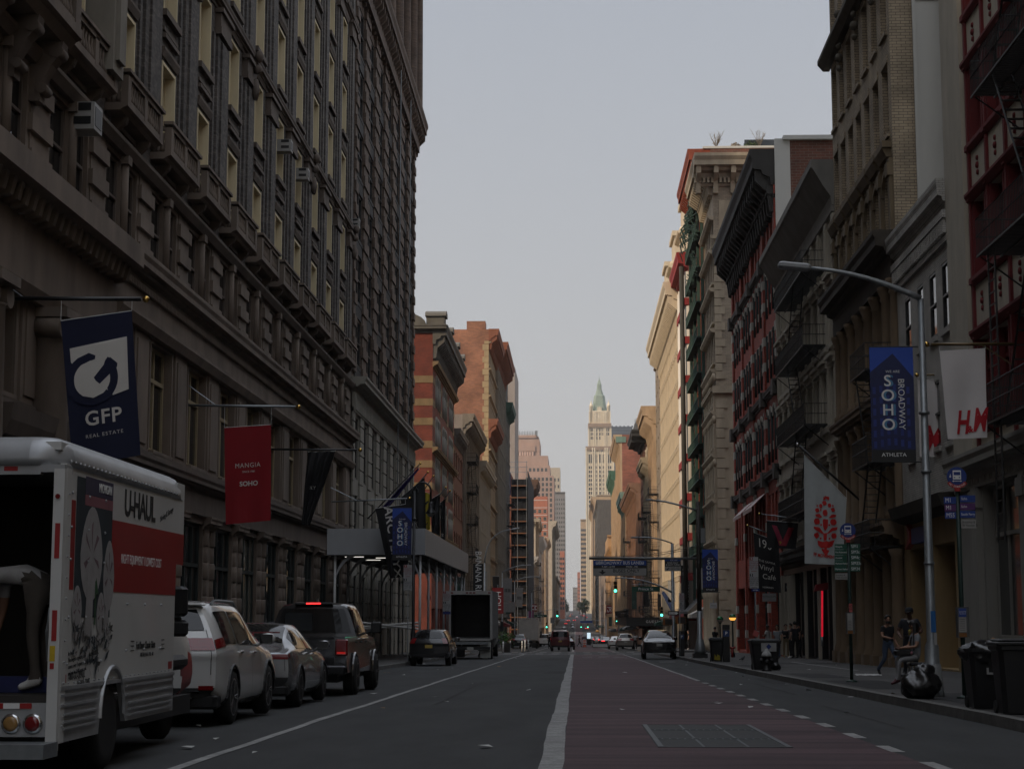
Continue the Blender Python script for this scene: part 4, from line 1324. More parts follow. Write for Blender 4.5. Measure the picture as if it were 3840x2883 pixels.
def right_red():
 b=Bld('red_arcade_building','red brick building with white stone bands, rows of arched windows and black bracketed cornice','R',101.5,130.2,18,near=True)
 RB=mat('red_brick_right',(.46,.072,.038),brick=(.24,.08,(.13,.04,.03)),col2=(.30,.05,.028),scale=.7,var=.3)
 WS=stone('white_band_stone',(.48,.46,.40),var=.25);DG=stone('dark_green_iron',(.03,.045,.045),var=.4)
 SOOT=stone('black_cornice',(.04,.037,.034),var=.4)
 W,H=b.W,29.0;g=gz(118)+SWH;nb=16;p=W/nb;holes=[]
 rows=[(5.4,3.4,0),(10.7,3.3,.6),(15.8,2.9,0),(19.8,2.9,.6),(24.1,1.9,0)]
 for z,h,r in rows:
  for k in range(nb):
   u=p*(k+.5)
   holes.append((u-.55,u+.55,z,z+h,r));b.win(u,z,1.1,h,.22,'sash',DG,r,GLASS)
 sh=[(p*4*k+.7,p*4*(k+1)-.7,g+.1,3.4)for k in range(4)]
 for a,e,z,zt in sh:b.win((a+e)/2,z,e-a,zt-z,.4,'shop',DG,0,GLASS)
 mb=MB();mb.wall(0,W,g-2,H,holes+sh,0,.5);b.body(mb,H,-3,.5);b.part('wall',mb,RB)
 mb=MB()
 for k in range(5):
  u=min(max(p*4*k,.42),W-.42)
  mb.box(u-.42,u+.42,-.12,0,g,27)
 b.part('pier',mb,RB)
 mb=MB()
 for k in range(5):
  u=min(max(p*4*k,.42),W-.42)
  for z in(g+1.0,1.6,6.6,9.0,11.4,13.0,16.6,18.2,20.4,21.8):mb.box(u-.45,u+.45,-.15,0,z,z+.55)
 for k in range(nb+1):
  if k%4:
   u=p*k
   for z in(11.4,16.6,18.2,20.4):mb.box(u-.24,u+.24,-.05,0,z,z+.5)
 for z,h,r in rows:
  if not r:continue
  for k in range(nb):
   u=p*(k+.5)
   for i in range(8):
    a0,a1=math.pi*i/8,math.pi*(i+1)/8
    pts=[(u-q*math.cos(a),z+h-r+q*math.sin(a))for q,a in((.56,a0),(.56,a1),(.74,a1),(.74,a0))]
    mb.extr(pts,lambda x,q:(x,-.08,q),lambda x,q:(x,0.0,q))
 b.part('stone_band',mb,WS)
 mb=MB()
 for z,h,r in rows[1:4]:
  for k in range(nb+1):
   if k%4==0:continue
   u=p*k
   mb.tube([(u,-.05,z-.1),(u,-.05,z+h-max(r,.35))],.09,7);mb.box(u-.17,u+.17,-.14,0,z+h-max(r,.35),z+h-max(r,.35)+.24)
 b.part('colonnette',mb,DG)
 mb=MB()
 for z in(9.6,14.6,23.0):mb.profile(cornice_profile(z,.32,.5),0,W)
 for z in(9.6,14.6,23.0):
  for k in range(5):
   u=min(max(p*4*k,.5),W-.5);mb.box(u-.5,u+.5,-.42,0,z-.25,z+.65)
 b.part('string_course',mb,stone('sooty_string',(.10,.09,.078)))
 mb=MB();cornice(mb,-.1,W,26.9,1.5,2.2,1.3,.35,.3)
 b.part('cornice',mb,SOOT)
 for k in(1,2):
  mb=MB();a,e=p*4*k+.6,p*4*(k+1)-.6;n=18
  for q in range(n):
   mb.mat=q%2;x0,x1=a+(e-a)*q/n,a+(e-a)*(q+1)/n
   mb.quad((x0,-.95,8.2),(x1,-.95,8.2),(x1,-.02,9.1),(x0,-.02,9.1));mb.quad((x0,-.95,7.95),(x1,-.95,7.95),(x1,-.95,8.2),(x0,-.95,8.2))
  b.part('striped_awning',mb,[LETW,RB])
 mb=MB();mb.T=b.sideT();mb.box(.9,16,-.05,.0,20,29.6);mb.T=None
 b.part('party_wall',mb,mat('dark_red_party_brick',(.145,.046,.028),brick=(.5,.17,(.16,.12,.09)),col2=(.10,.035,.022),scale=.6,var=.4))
 mb=MB();mb.T=b.sideT();mb.box(-.02,.9,-.09,.0,24,29.7);mb.box(.5,16,-.3,.6,29.6,29.85);mb.T=None
 b.part('coping',mb,GRYW)
 mb=MB();mb.T=b.sideT()
 for k in range(12):mb.tube([(6.0+k*.5,.2,29.85),(6.0+k*.5,.2,30.75)],.02,4)
 mb.tube([(6,.2,30.75),(11.5,.2,30.75)],.03,4);mb.box(8.2,15,1.5,4,29.85,31.3);mb.T=None
 b.part('roof_rail',mb,STEEL)
 b.flush()
right_red()
BEI=stone('beige_stone',(.42,.35,.25),var=.35)
BEB=mat('beige_brick',(.39,.325,.235),brick=(.36,.12,(.2,.16,.12)),col2=(.31,.255,.185),scale=.6,var=.3)
def right_beige():
 b=Bld('beige_quoin_building','beige corner building with quoins, heavy bracketed cornice and blank side wall','R',146.8,157.8,26,near=True)
 W,H=b.W,40.8;g=gz(150)+SWH;holes=[];nb=6;p=W/nb
 zs=[(4.2,3.2),(8.2,2.6),(12.0,2.6),(15.8,2.5),(19.4,2.5),(22.9,2.5),(26.4,2.5),(29.8,2.4),(33.0,2.2)]
 for z,h in zs:
  for k in range(nb):u=p*(k+.5);holes.append((u-.65,u+.65,z,z+h));b.win(u,z,1.3,h,.4,'sash',GREY_D,0,GLASS)
 mb=MB();mb.wall(0,W,g-2,H,holes,0,.5);b.body(mb,H-.02,-5,.5);mb.mat=1
 mb.T=b.sideT();mb.quad((0,-.02,-4),(26,-.02,-4),(26,-.02,20.5),(0,-.02,20.5));mb.T=None
 b.part('wall',mb,[BEB,BEI])
 mb=MB();mb.T=b.sideT()
 quoins(mb,-.05,.95,g,20,.85,.12,.3,-.02,True);quoins(mb,-.03,.85,21.4,33.4,.7,.1,.3,0,True)
 mb.box(-.3,26,-.35,-.02,20.2,20.8);mb.box(-.3,26,-.25,0,33.6,33.9);mb.box(.5,3.1,-.06,0,34.4,37);mb.T=None
 b.part('quoin',mb,BEI)
 mb=MB();mb.T=b.sideT()
 for z in(3,8,12,16):mb.box(2.0,3.1,-.03,.02,z,z+2.6)
 mb.box(3.3,4.6,-.03,.02,34.0,37);mb.T=None;b.part('side_window',mb,GLASS3)
 mb=MB();cornice(mb,-.1,W,H-1.9,1.7,1.9,.8,.28,.3)
 mb.T=b.sideT();cornice(mb,-1.68,14,H-1.904,1.68,1.9,1.5,.4,.35);mb.T=None;b.part('cornice',mb,BEI)
 mb=MB()
 for z,h in zs:
  for k in range(nb):
   u=p*(k+.5)
   mb.profile([(0,z+h+.05),(.3,z+h+.1),(.5,z+h+.3),(.5,z+h+.42),(0,z+h+.42)],u-.95,u+.95)
   mb.box(u-.9,u+.9,-.25,0,z-.2,z-.005)
   if z>11 and z<21:
    for x in(-.85,.85):mb.ball((u+x,-.2,z+h-.3),.22,6,1.8)
 for k in range(nb+1):
  u=min(max(p*k,.3),W-.3);mb.box(u-.28,u+.28,-.25,0,4,20.1)
 mb.profile(cornice_profile(20.1,.5,.6),0,W)
 b.part('window_hood',mb,BEI)
 mb=MB()
 for k in range(nb+1):u=min(max(p*k,.35),W-.35);mb.lathe([(.42,g),(.42,g+.6),(.3,g+.8),(.27,3.0),(.42,3.5)],(u,-.3,0),12)
 b.part('column',mb,BEI)
 b.flush()
right_beige()
def right_terracotta():
 b=Bld('green_iron_building','slim red terracotta building with green iron balconies and arched lattice top','R',157.8,175.2,30)
 TC=stone('terracotta',(.24,.052,.024),var=.35,scale=2.5);GI=stone('green_iron',(.035,.075,.06),var=.3)
 W,H=b.W,44.6;g=gz(165)+SWH;holes=[];zs=[4.0+3.3*k for k in range(12)]
 for z in zs:
  for k in range(3):
   u=W*(k+.5)/3;holes.append((u-2.5,u+2.5,z,z+2.5));b.win(u,z,5.0,2.5,.4,'triple',GI,0,GLASS)
 mb=MB();mb.wall(0,W,g-2,H,holes,0,.5);b.body(mb,H,-5,.5);b.part('wall',mb,[TC])
 mb=MB()
 for z in zs[1:]:
  mb.box(1.0,W-1.0,-.7,0,z-.1,z);n=50
  for k in range(n):x=1+(W-2)*k/n;mb.box(x,x+.05,-.7,-.66,z,z+.8)
  mb.box(1,W-1,-.72,-.64,z+.8,z+.88)
 for x in(.5,W/3,2*W/3,W-.5):mb.box(x-.1,x+.1,-.3,0,3,42)
 b.part('iron_balcony',mb,GI)
 mb=MB();rn=random.Random(3)
 for k in range(3):
  u=W*(k+.5)/3
  for q in range(9):
   a=math.pi*q/8
   mb.tube([(u-2.6*math.cos(a),-.5,38.6+2.4*math.sin(a)),(u-2.2*math.cos(a),-1.2,38.2+2.0*math.sin(a)),(u-2.5*math.cos(a),-.9,37.4+1.8*math.sin(a))],.07,4)
 for k in range(40):
  x,z=rn.uniform(.5,W-.5),rn.uniform(33,41)
  mb.tube([(x+.35*math.cos(t*.9),-.5-.3*(t%2),z+.35*math.sin(t*.9))for t in range(7)],.035,3)
 b.part('lattice',mb,GI)
 mb=MB();cornice(mb,-.1,W,42.7,1.4,1.9,.8,.25,.3);mb.T=None;b.part('cornice',mb,TC)
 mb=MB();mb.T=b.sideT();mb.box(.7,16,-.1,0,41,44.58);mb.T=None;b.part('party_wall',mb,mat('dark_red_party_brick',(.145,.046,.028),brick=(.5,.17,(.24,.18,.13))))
 mb=MB();mb.T=b.sideT();mb.box(.02,16,-.15,.6,44.6,44.8);mb.T=None;b.part('coping',mb,GRYW)
 mb=MB();mb.T=b.sideT()
 mb.box(4.0,10.0,1.0,1.1,44.9,45.7);mb.T=None;b.part('roof_glazing',mb,GLASS3)
 for k in range(60):
  pass
 b.flush()
 return b
bt=right_terracotta()
rn=random.Random(4)
LEAF=mat('roof_leaf',(.06,.09,.03),var=.5);TWIG=mat('dry_twig',(.23,.19,.14),var=.3)
for q,(x,hh,m,lab)in enumerate(((13.4,1.7,TWIG,'bare twiggy shrub on the brick roof, leftmost of three'),(17.4,1.7,TWIG,'bare twiggy shrub on the brick roof between the two green bushes'),(24.2,1.3,TWIG,'wide bare shrub at the right end of the brick roof'))):
 mb=MB()
 for k in range(26):
  a,l=rn.uniform(0,6.28),rn.uniform(.3,1)
  p0=Vector((0,0,.1));p1=Vector((math.cos(a)*.35*l,math.sin(a)*.3,hh*.55*l));p2=p1+Vector((math.cos(a)*.4*l,math.sin(a)*.3,hh*.45*l))
  mb.tube([p0,p1,p2],.018,3)
  for j in range(4):c=p1.lerp(p2,rn.random());mb.tube([c,c+Vector((rn.uniform(-.25,.25),rn.uniform(-.2,.2),rn.uniform(.05,.3)))],.01,3)
 o=mb.build('roof_shrub',TWIG,None,(x,158.6,44.8));tag(o,lab,'shrub','shrubs on the brick roof')
for q,(x,r,lab)in enumerate(((15.2,.55,'low tan dome shaped bush on the brick roof'),(16.6,.7,'round green bush on the brick roof left of the glazing'),(22.6,.75,'round green bush on the brick roof right of the glazing'))):
 mb=MB()
 for k in range(240):
  d=Vector((rn.gauss(0,1),rn.gauss(0,1),abs(rn.gauss(0,1)))).normalized()*r*rn.uniform(.7,1.05)
  a=Vector((rn.uniform(-1,1),rn.uniform(-1,1),rn.uniform(-1,1))).normalized()*.09;c=d.cross(a).normalized()*.06
  mb.quad(d-a,d+c,d+a,d-c)
 o=mb.build('roof_bush',[TWIG if q==0 else LEAF],None,(x,158.8,44.85));tag(o,lab,'bush','bushes on the brick roof')
CWHITE=stone('warm_cream',(.60,.50,.36),var=.18,scale=2)
def right_redwhite():
 b=Bld('white_column_building','building with white ribbed columns and slanting deep red floor bands','R',175.2,188.8,22)
 W,H=b.W,38.5;RD=stone('deep_red_band',(.30,.03,.03),var=.25);WC=stone('white_ribbed',(.62,.57,.50),var=.12);holes=[]
 for f in range(9):
  z=2+f*4.0
  for k in range(3):u=W*(k+.5)/3;holes.append((u-1.7,u+1.7,z,z+3.0));b.win(u,z,3.4,3.0,.7,'triple',GREY_D,0,GLASS3)
 mb=MB();mb.wall(0,W,-3,H,holes,0,.8);b.body(mb,H,-5,.8);b.part('wall',mb,WC)
 mb=MB()
 for k in range(7):mb.lathe([(.35,-2),(.35,36.5)],(min(max(.4,W*k/6),W-.4),-.35,0),10)
 b.part('column',mb,WC)
 mb=MB()
 for f in range(9):z=1.0+f*4.0;mb.box(-.02,W+.01,-.75,0,z,z+.75)
 cornice(mb,-.1,W,36.4,1.5,2.1);b.part('red_band',mb,RD)
 mb=MB();mb.tube([(W-.1,-1.0,-2),(W-.1,-1.0,37)],.25,6);b.part('downpipe',mb,stone('dark_ledge',(.05,.045,.035)))
 b.flush()
right_redwhite()
def right_creamy():
 b=simple('cream_palazzo','long sunlit cream building with scalloped cornice and two roof pavilions','R',188.8,236,38.0,CWHITE,9,18,ww=1.3,wh=2.5,dep=.45,corn=(2.2,2.6),brk=1.0,pil=.35,pil_w=.55,band=.4,fm=GREY_D,cc=CWHITE,rise=.6,D=20)
 for Y0 in(189.6,208.5,227.0):
  mb=MB();a=b.u(Y0+6.5);e=b.u(Y0)
  mb.box(a,e,.3,6.2,38,47.6);mb.box(a-.3,e+.3,0,6.4,47.6,48.2)
  for z in(40.2,43.5):mb.profile(cornice_profile(z,.5,.5),a-.1,e+.1)
  pv=b.part('roof_pavilion',mb,CWHITE)
  mb=MB();mb.T=Matrix.Translation((e-b.W,0,0))@b.sideT();mb.box(1.0,5.9,-.04,.02,38.6,47.5);mb.build('slate_side',stone('slate_side',(.10,.10,.105)),pv)
  mb=MB()
  for x in(a+.5,(a+e)/2,e-.5):mb.ball((x,.1,40.9),.45,7);mb.ball((x,.1,44.2),.4,7)
  mb.build('carving',CWHITE,pv)
right_creamy()
b=simple('concrete_top_building','plain tan concrete block with brick lower wall beyond the cream palazzo','R',241,256,37.8,stone('patchy_concrete',(.31,.25,.185),var=.4,scale=.3),8,3,corn=(.3,.3),brk=0,fm=GREY_D,sidec=MATS['patchy_concrete'])
fire_escape(b,1.5,6.5,[3,7,11,15,19],1.4)
b=simple('bracket_cornice_building','beige building with heavy stepped cornice over dark red brick','R',256,275,32.4,WARM,8,6,corn=(2.2,2.6),cc=WARM,pil=.4,sidec=REDB,fm=GREY_D)
b=simple('urn_gable_building','ornate stone building with urn topped gable above iron balconies','R',275,296,26.5,BEI,6,7,ww=1.5,corn=(1.6,1.6),pil=.4,band=.5,fm=GREY_D)
mb=MB()
for u,z in((15.5,26.5),(18.5,28.2),(20.5,26.5)):
 mb.lathe([(.2,0),(.7,.6),(.9,1.6),(.35,2.3),(.5,2.7),(.1,3.4),(.06,4.6)],(u,.2,z),9)
mb.profile([(0,26.4),(.6,26.4),(.6,27.6),(0,28.2)],14.5,21);b.part('urn',mb,BEI)
b=simple('brown_box_building','dark brown brick building with overhanging flat black cornice','R',296,318,33,mat('brown_brick',(.20,.085,.05),brick=(.6,.2,(.14,.08,.06)),scale=.4),8,8,corn=(2.4,2.0),cc=stone('black_cornice',(.04,.037,.034)),fm=GREY_D,side_cornice=14,brk=0)
simple('rust_front_building','dull brown loft building past the second cross street','R',334,400,27,stone('dull_brown',(.26,.14,.085)),6,16,ww=1.8,corn=(1.8,1.6),pil=.3,fm=GREY_D)
GRN=stone('copper_green',(.16,.25,.20),var=.3)
b=simple('copper_cornice_building','building with bright green copper cornice curling over the street','R',400,438,30,WARM,7,10,corn=(1.7,2.6),cc=GRN,pil=.4,fm=GREY_D)
b=simple('red_party_wall_building','tall building with broad red brick party wall and green roof corner','R',440,492,47.5,WARM,10,12,corn=(2.2,2.2),pil=.5,sidec=mat('red_party_brick',(.32,.10,.06),brick=(.8,.27,(.24,.13,.1)),scale=.25,var=.35),fm=GREY_D,D=22)
mb=MB();mb.box(b.W-1.5,b.W+.2,-1.6,1.0,45.5,47);b.part('copper_corner',mb,GRN)
b=simple('green_eave_building','ochre building with dark green bracketed eaves left of the red party wall','R',508,560,44,WARM,9,12,corn=(2.0,2.4),cc=stone('dark_copper',(.07,.17,.11)),pil=.4,fm=GREY_D)
OCHB=stone('ochre_brick',(.46,.27,.125),var=.25)
t=flat_front('ochre_brick_block','ochre brick block with paired windows stepping up in the mid distance',FR,FR+13,640,31,OCHB,(6,2,4.2,1.8,2.4),PALE,D=56,crown=.8)
simple('ochre_loft_front','ochre loft building lining the right side beyond the green eaves','R',560,639,24,OCHB,5,18,ww=1.8,corn=(1.4,1.4),fm=GREY_D)
simple('netted_building','building wrapped in pale grey construction netting','R',724,876,26,stone('pale_net',(.34,.265,.21),var=.3),5,24,ww=1.2,corn=(.6,.8),brk=0,fm=GREY_D)
simple('dark_iron_building','dark gridded facade beyond the pale netting','R',900,1056,62,stone('dark_grid',(.10,.09,.08)),12,24,ww=3,corn=(1,1),fm=GREY_D)
simple('sunlit_edge_building','tall pale building whose narrow front catches the sun','R',1080,1300,76,WARM,14,30,ww=2,corn=(2,2),fm=GREY_D)
simple('added_loft_right','cream loft building nearer than the oxblood iron front','R',-34,28.8,30,CRM,6,14,fm=GREY_D,corn=(1.2,1.6))  # out of view, added for shade and reflections in the near street
for nm,a,e,zs in(('bracket_cornice_building',3,9,5),('urn_gable_building',6,14,5),('rust_front_building',20,30,5),('ochre_loft_front',30,44,4),('white_cornice_building',3,9,3),('beige_pier_building',10,22,5),('white_brick_building',12,26,4),('carved_stone_building',6,13,6),('narrow_stone_building',20,36,4)):
 class _B:root=bpy.data.objects[nm]
 fire_escape(_B,a,e,[4.2-5+3.8*k+3 for k in range(zs)],1.6)
def woolworth():
 Y=1760.0
 t=thing('gothic_skyscraper','cream gothic skyscraper with green pyramid roof and corner pinnacles','skyscraper',(XY(2252.5,Y),Y,0))
 TCt=stone('cream_terracotta',(.74,.64,.48),var=.2,scale=.15);GR=stone('patina_roof',(.27,.34,.28),var=.35,scale=.2)
 PXM=Y/FPX
 def Z(py):return ZY(py,Y)
 c0=2252.5
 tiers=[(2201,2304,1680,1930,0),(2211,2295,1588,1680,2.5),(2214,2292,1541,1588,4.0)]
 mb=MB()
 for a,b_,top,bot,y in tiers:
  h=(b_-a)*PXM
  mb.box((a-c0)*PXM,(b_-c0)*PXM,y,28-y,Z(bot)if bot<1900 else-5,Z(top))
 mb.build('shaft',TCt,t)
 mb=MB()
 for a,b_,top,bot,y in tiers:
  n=13
  for k in range(n+1):
   if bot>=1900 and False:continue
   x=(a+(b_-a)*k/n-c0)*PXM
   wide=1.1 if k in(0,3,4,9,10,n)else .42
   mb.box(x-wide/2,x+wide/2,y-(.9 if wide>1 else .5),y,Z(2300 if bot>=1900 else bot),Z(top)-.5)
 mb.build('pier',TCt,t)
 for py,a,b_ in((1680,2199,2306),(1592,2209,2297)):
  mb=MB();mb.box((a-c0)*PXM,(b_-c0)*PXM,-.8 if py>1600 else 1.2,29,Z(py+9),Z(py-3))
  for k in range(22):
   x=(a+(b_-a)*(k+.5)/22-c0)*PXM
   mb.extr([(x-.45,Z(py+9)),(x,Z(py+17)),(x+.45,Z(py+9))],lambda p,q,yy=(-.8 if py>1600 else 1.2):(p,yy,q),lambda p,q,yy=(-.8 if py>1600 else 1.2):(p,yy+.9,q))
  mb.build('parapet',stone('brown_parapet',(.33,.23,.16)),t)
 one=window_meshes(1.55,2.9,'sash',GREYT,GLASS)[3];big=window_meshes(1.55,9.0,'sash',GREYT,GLASS)[3]
 cols=[1.5,2.5,4.9,6.5,8.1,10.5,11.5]
 n=0;allw=[]
 for a,b_,ys_,y in((2201,2304,list(range(1770,1900,16))+[1754],0),(2211,2295,range(1612,1674,15),2.5),(2214,2292,range(1553,1588,13),4.0)):
  for py in ys_:
   for c in cols:
    if y==4.0 and(c<4 or c>9):continue
    allw.append(((a+(b_-a)*c/13-c0)*PXM,y-.16,Z(py+8)))
 for p in allw[:88]:link('window',one,t,p)
 for c in cols:link('window',big,t,((2201+103*c/13-c0)*PXM,-.16,Z(1740)))
 for c in cols[:5]:link('window',window_meshes(1.5,4.5,'sash',GREYT,GLASS,.7)[3],t,((2201+103*(c+1)/13-c0)*PXM,-.16,Z(1697)))
 for px in(2221,2287):
  for y in(5,23):
   mb=MB();r=6*PXM
   mb.lathe([(r,Z(1600)),(r,Z(1525)),(r*1.15,Z(1524)),(r*1.1,Z(1518)),(r*.75,Z(1517)),(.1,Z(1500)),(.05,Z(1497))],((px-c0)*PXM,y,0),8)
   mb.build('turret',TCt,t)
 mb=MB()
 def ring(hw,py):return[((sx_*hw)*PXM,14+sy_*hw*PXM,Z(py))for sx_,sy_ in((-1,-.6),(-.6,-1),(.6,-1),(1,-.6),(1,.6),(.6,1),(-.6,1),(-1,.6))]
 rs=[ring(29,1541),ring(26,1525),ring(20,1480),ring(15,1476),ring(13,1468),ring(9,1455),ring(8.5,1436),ring(6,1430),ring(2,1418),ring(.4,1408)]
 ids=[[mb.P(p)for p in r]for r in rs]
 for A,B in zip(ids,ids[1:]):
  for k in range(8):mb.face((A[k],A[(k+1)%8],B[(k+1)%8],B[k]))
 for hw,py in((16.5,1477),(10,1456),(8,1437)):
  r_=ring(hw,py+2);q_=ring(hw,py)
  for A,B in zip([[mb.P(p)for p in r_]],[[mb.P(p)for p in q_]]):
   for k in range(8):mb.face((A[k],A[(k+1)%8],B[(k+1)%8],B[k]))
   mb.face(B)
 for py,hw,n in((1520,24,3),(1507,22,4),(1495,20,3)):
  for k in range(n):
   x=(-hw+2*hw*(k+.5)/n)*.7*PXM;y=14-hw*PXM-.3
   mb.box(x-.6,x+.6,y,y+2,Z(py),Z(py)+1.6);mb.extr([(x-.8,Z(py)+1.6),(x+.8,Z(py)+1.6),(x,Z(py)+3.2)],lambda p,q:(p,y-.1,q),lambda p,q:(p,y+2,q))
 mb.tube([(0,14,Z(1412)),(0,14,Z(1399))],.15,4)
 mb.build('roof',GR,t)
 mb=MB()
 for k in range(3):
  x=(-5+5*k)*PXM*1.1
  mb.box(x-.7,x+.7,4.4,6,Z(1541),Z(1533));mb.extr([(x-.9,Z(1533)),(x+.9,Z(1533)),(x,Z(1522))],lambda p,q:(p,4.3,q),lambda p,q:(p,7,q))
 mb.build('dormer',TCt,t)
woolworth()
NAVY=mat('navy_glass',(.035,.05,.075),rough=.15,var=.15,scale=.05)
t=thing('dark_glass_slab','dark blue glass slab tower right of the gothic skyscraper','tower',(XY(2290,1900),1900,0))
mb=MB();w=XY(2376,1900)-XY(2290,1900);H1=ZY(1603,1900);mb.box(0,w,0,20,0,H1);mb.build('curtain_wall',NAVY,t)
mb=MB()
for k in range(30):mb.box(0,w,-.12,0,H1-3.4*k-3.2,H1-3.4*k-2.5)
for k in range(6):mb.box(2+k*4.4,4+k*4.4,5,8,H1,H1+1.6)
mb.build('floor_line',mat('navy_line',(.07,.085,.11),rough=.4),t)
t=flat_front('mansard_hotel','tan hotel tower with grey mansard roof behind the brick buildings',XY(2372,950),XY(2476,950),950,ZY(1634,950),OCHB,(9,93,5,.9,2.2),PALE,D=20)
mb=MB();w=XY(2476,950)-XY(2372,950);z0,z1=ZY(1634,950),ZY(1570,950)
mb.extr([(-.3,z0),(w+.3,z0),(w-.8,z1),(3.0,z1)],lambda p,q:(p,-.2,q),lambda p,q:(p,18,q))
for k in range(22):x=.3+k*w/22;mb.box(x+1.2,x+1.35,-.32,-.2,z0,z1-.5)
mb.build('mansard_roof',stone('mansard_grey',(.11,.105,.10)),t)
flat_front('tan_far_tower','slim beige tower with crown beside the sky gap',XY(2179,1900),XY(2204,1900),1900,ZY(1955,1900),WARM,(5,20,5,1.4,2.6),GREYT,D=80,crown=1.5)
flat_front('far_pilaster_block','distant pale block with mansard roof closing the end of the street',XY(2149,2600),XY(2166,2600),2600,ZY(2205,2600),GREYT,(4,6,5,.9,3),GREYT,D=30,crown=1.0)
flat_front('far_orange_block','distant thin orange block just left of the slim beige tower',XY(2166,2300),XY(2176,2300),2300,ZY(2147,2300),ORG,(2,6,5,1,2),GREYT,D=30)
flat_front('loft_behind_block','pale loft with dark roof in front of the gothic skyscraper base',XY(2240,1250),XY(2300,1250),1250,ZY(1862,1250),PALE,(6,20,4.2,1.3,2),GREYT,D=30,crown=1)
def tree(name,label,x,y,h,r,seed,n=900):
 rr=random.Random(seed);g=gz(y)
 t=thing(name,label,'tree',(x,y,g),0,'park trees at the far end of the street')
 mb=MB();mb.tube([(0,0,-1),(.1,0,h*.3),(.3,.1,h*.6)],.5,7,.2)
 for k in range(5):a=k*1.3;mb.tube([(0,0,h*.3),(math.cos(a)*r*.5,math.sin(a)*r*.5,h*.6)],.2,4,.05)
 mb.build('trunk',mat('bark',(.05,.04,.03)),t)
 mb=MB();cl=[(rr.uniform(-.6,.6)*r,rr.uniform(-.6,.6)*r,h*rr.uniform(.42,.9),r*rr.uniform(.3,.55))for _ in range(14)]
 for k in range(n):
  cx,cy,cz,cr=cl[k%14]
  d=Vector((rr.gauss(0,1),rr.gauss(0,1),rr.gauss(0,1))).normalized()*cr*rr.uniform(.55,1.05)
  p=Vector((cx,cy,cz))+d
  a=Vector((rr.uniform(-1,1),rr.uniform(-1,1),rr.uniform(-1,1))).normalized()*r*.09;c=a.cross(d).normalized()*r*.07
  mb.mat=k%3==0;mb.quad(p-a,p+c,p+a,p-c)
 mb.build('crown',[mat('park_leaf',(.035,.055,.025),var=.4),mat('park_leaf_light',(.06,.085,.035),var=.4)],t)
for q,(px,Y,py,w,lab)in enumerate(((2110,1500,2244,20,'dark leafy tree left of the road at its far end, nearest the facades'),(2121,1600,2262,18,'lower leafy tree left of the road, next to the sky gap'),(2172,1700,2260,14,'leafy tree right of the far pale block'),(2184,1500,2248,20,'tall dark tree under the slim beige tower'),(2194,1350,2245,22,'dark broad tree at the right of the sky gap'))):
 tree('park_tree',lab,XY(px,Y),Y,max(6,ZY(py,Y)-gz(Y)),w*Y/FPX*.95,20+q,1500)
# ---------------------------------------------------------------- vehicles (local: x right, y forward from the rear, z up)
def paint(name,c,rough=.25,metal=.3,coat=.6):return mat(name,c,rough=rough,metal=metal,var=.06,scale=1,coat=coat)
CGLASS=mat('car_glass',(.010,.011,.012),rough=.05,var=.1,spec=.45)
TYRE=mat('tyre_rubber',(.012,.012,.012),rough=.85,var=.3,scale=10)
RIM=mat('alloy_rim',(.22,.22,.23),rough=.3,metal=.8,var=.2)
RIMD=mat('dark_rim',(.05,.05,.052),rough=.35,metal=.6,var=.2)
TRIM=mat('black_plastic',(.014,.014,.015),rough=.55,var=.2)
TAIL=mat('tail_lamp_red',(.20,.008,.010),rough=.15,var=.3,coat=.5)
TAILON=mat('tail_lamp_lit',(.5,.01,.01),rough=.2,emit=((1,.03,.03),2.5))
TAILDIM=mat('tail_lamp_glow',(.35,.01,.01),rough=.2,emit=((1,.03,.02),.25))
PLATE=mat('plate_white',(.45,.45,.42),var=.2,scale=20)
PLATEY=mat('plate_yellow',(.55,.40,.10),var=.3,scale=20)
def cr(p0,p1,p2,p3,t):
 return .5*((2*p1)+(-p0+p2)*t+(2*p0-5*p1+4*p2-p3)*t*t+(-p0+3*p1-3*p2+p3)*t**3)
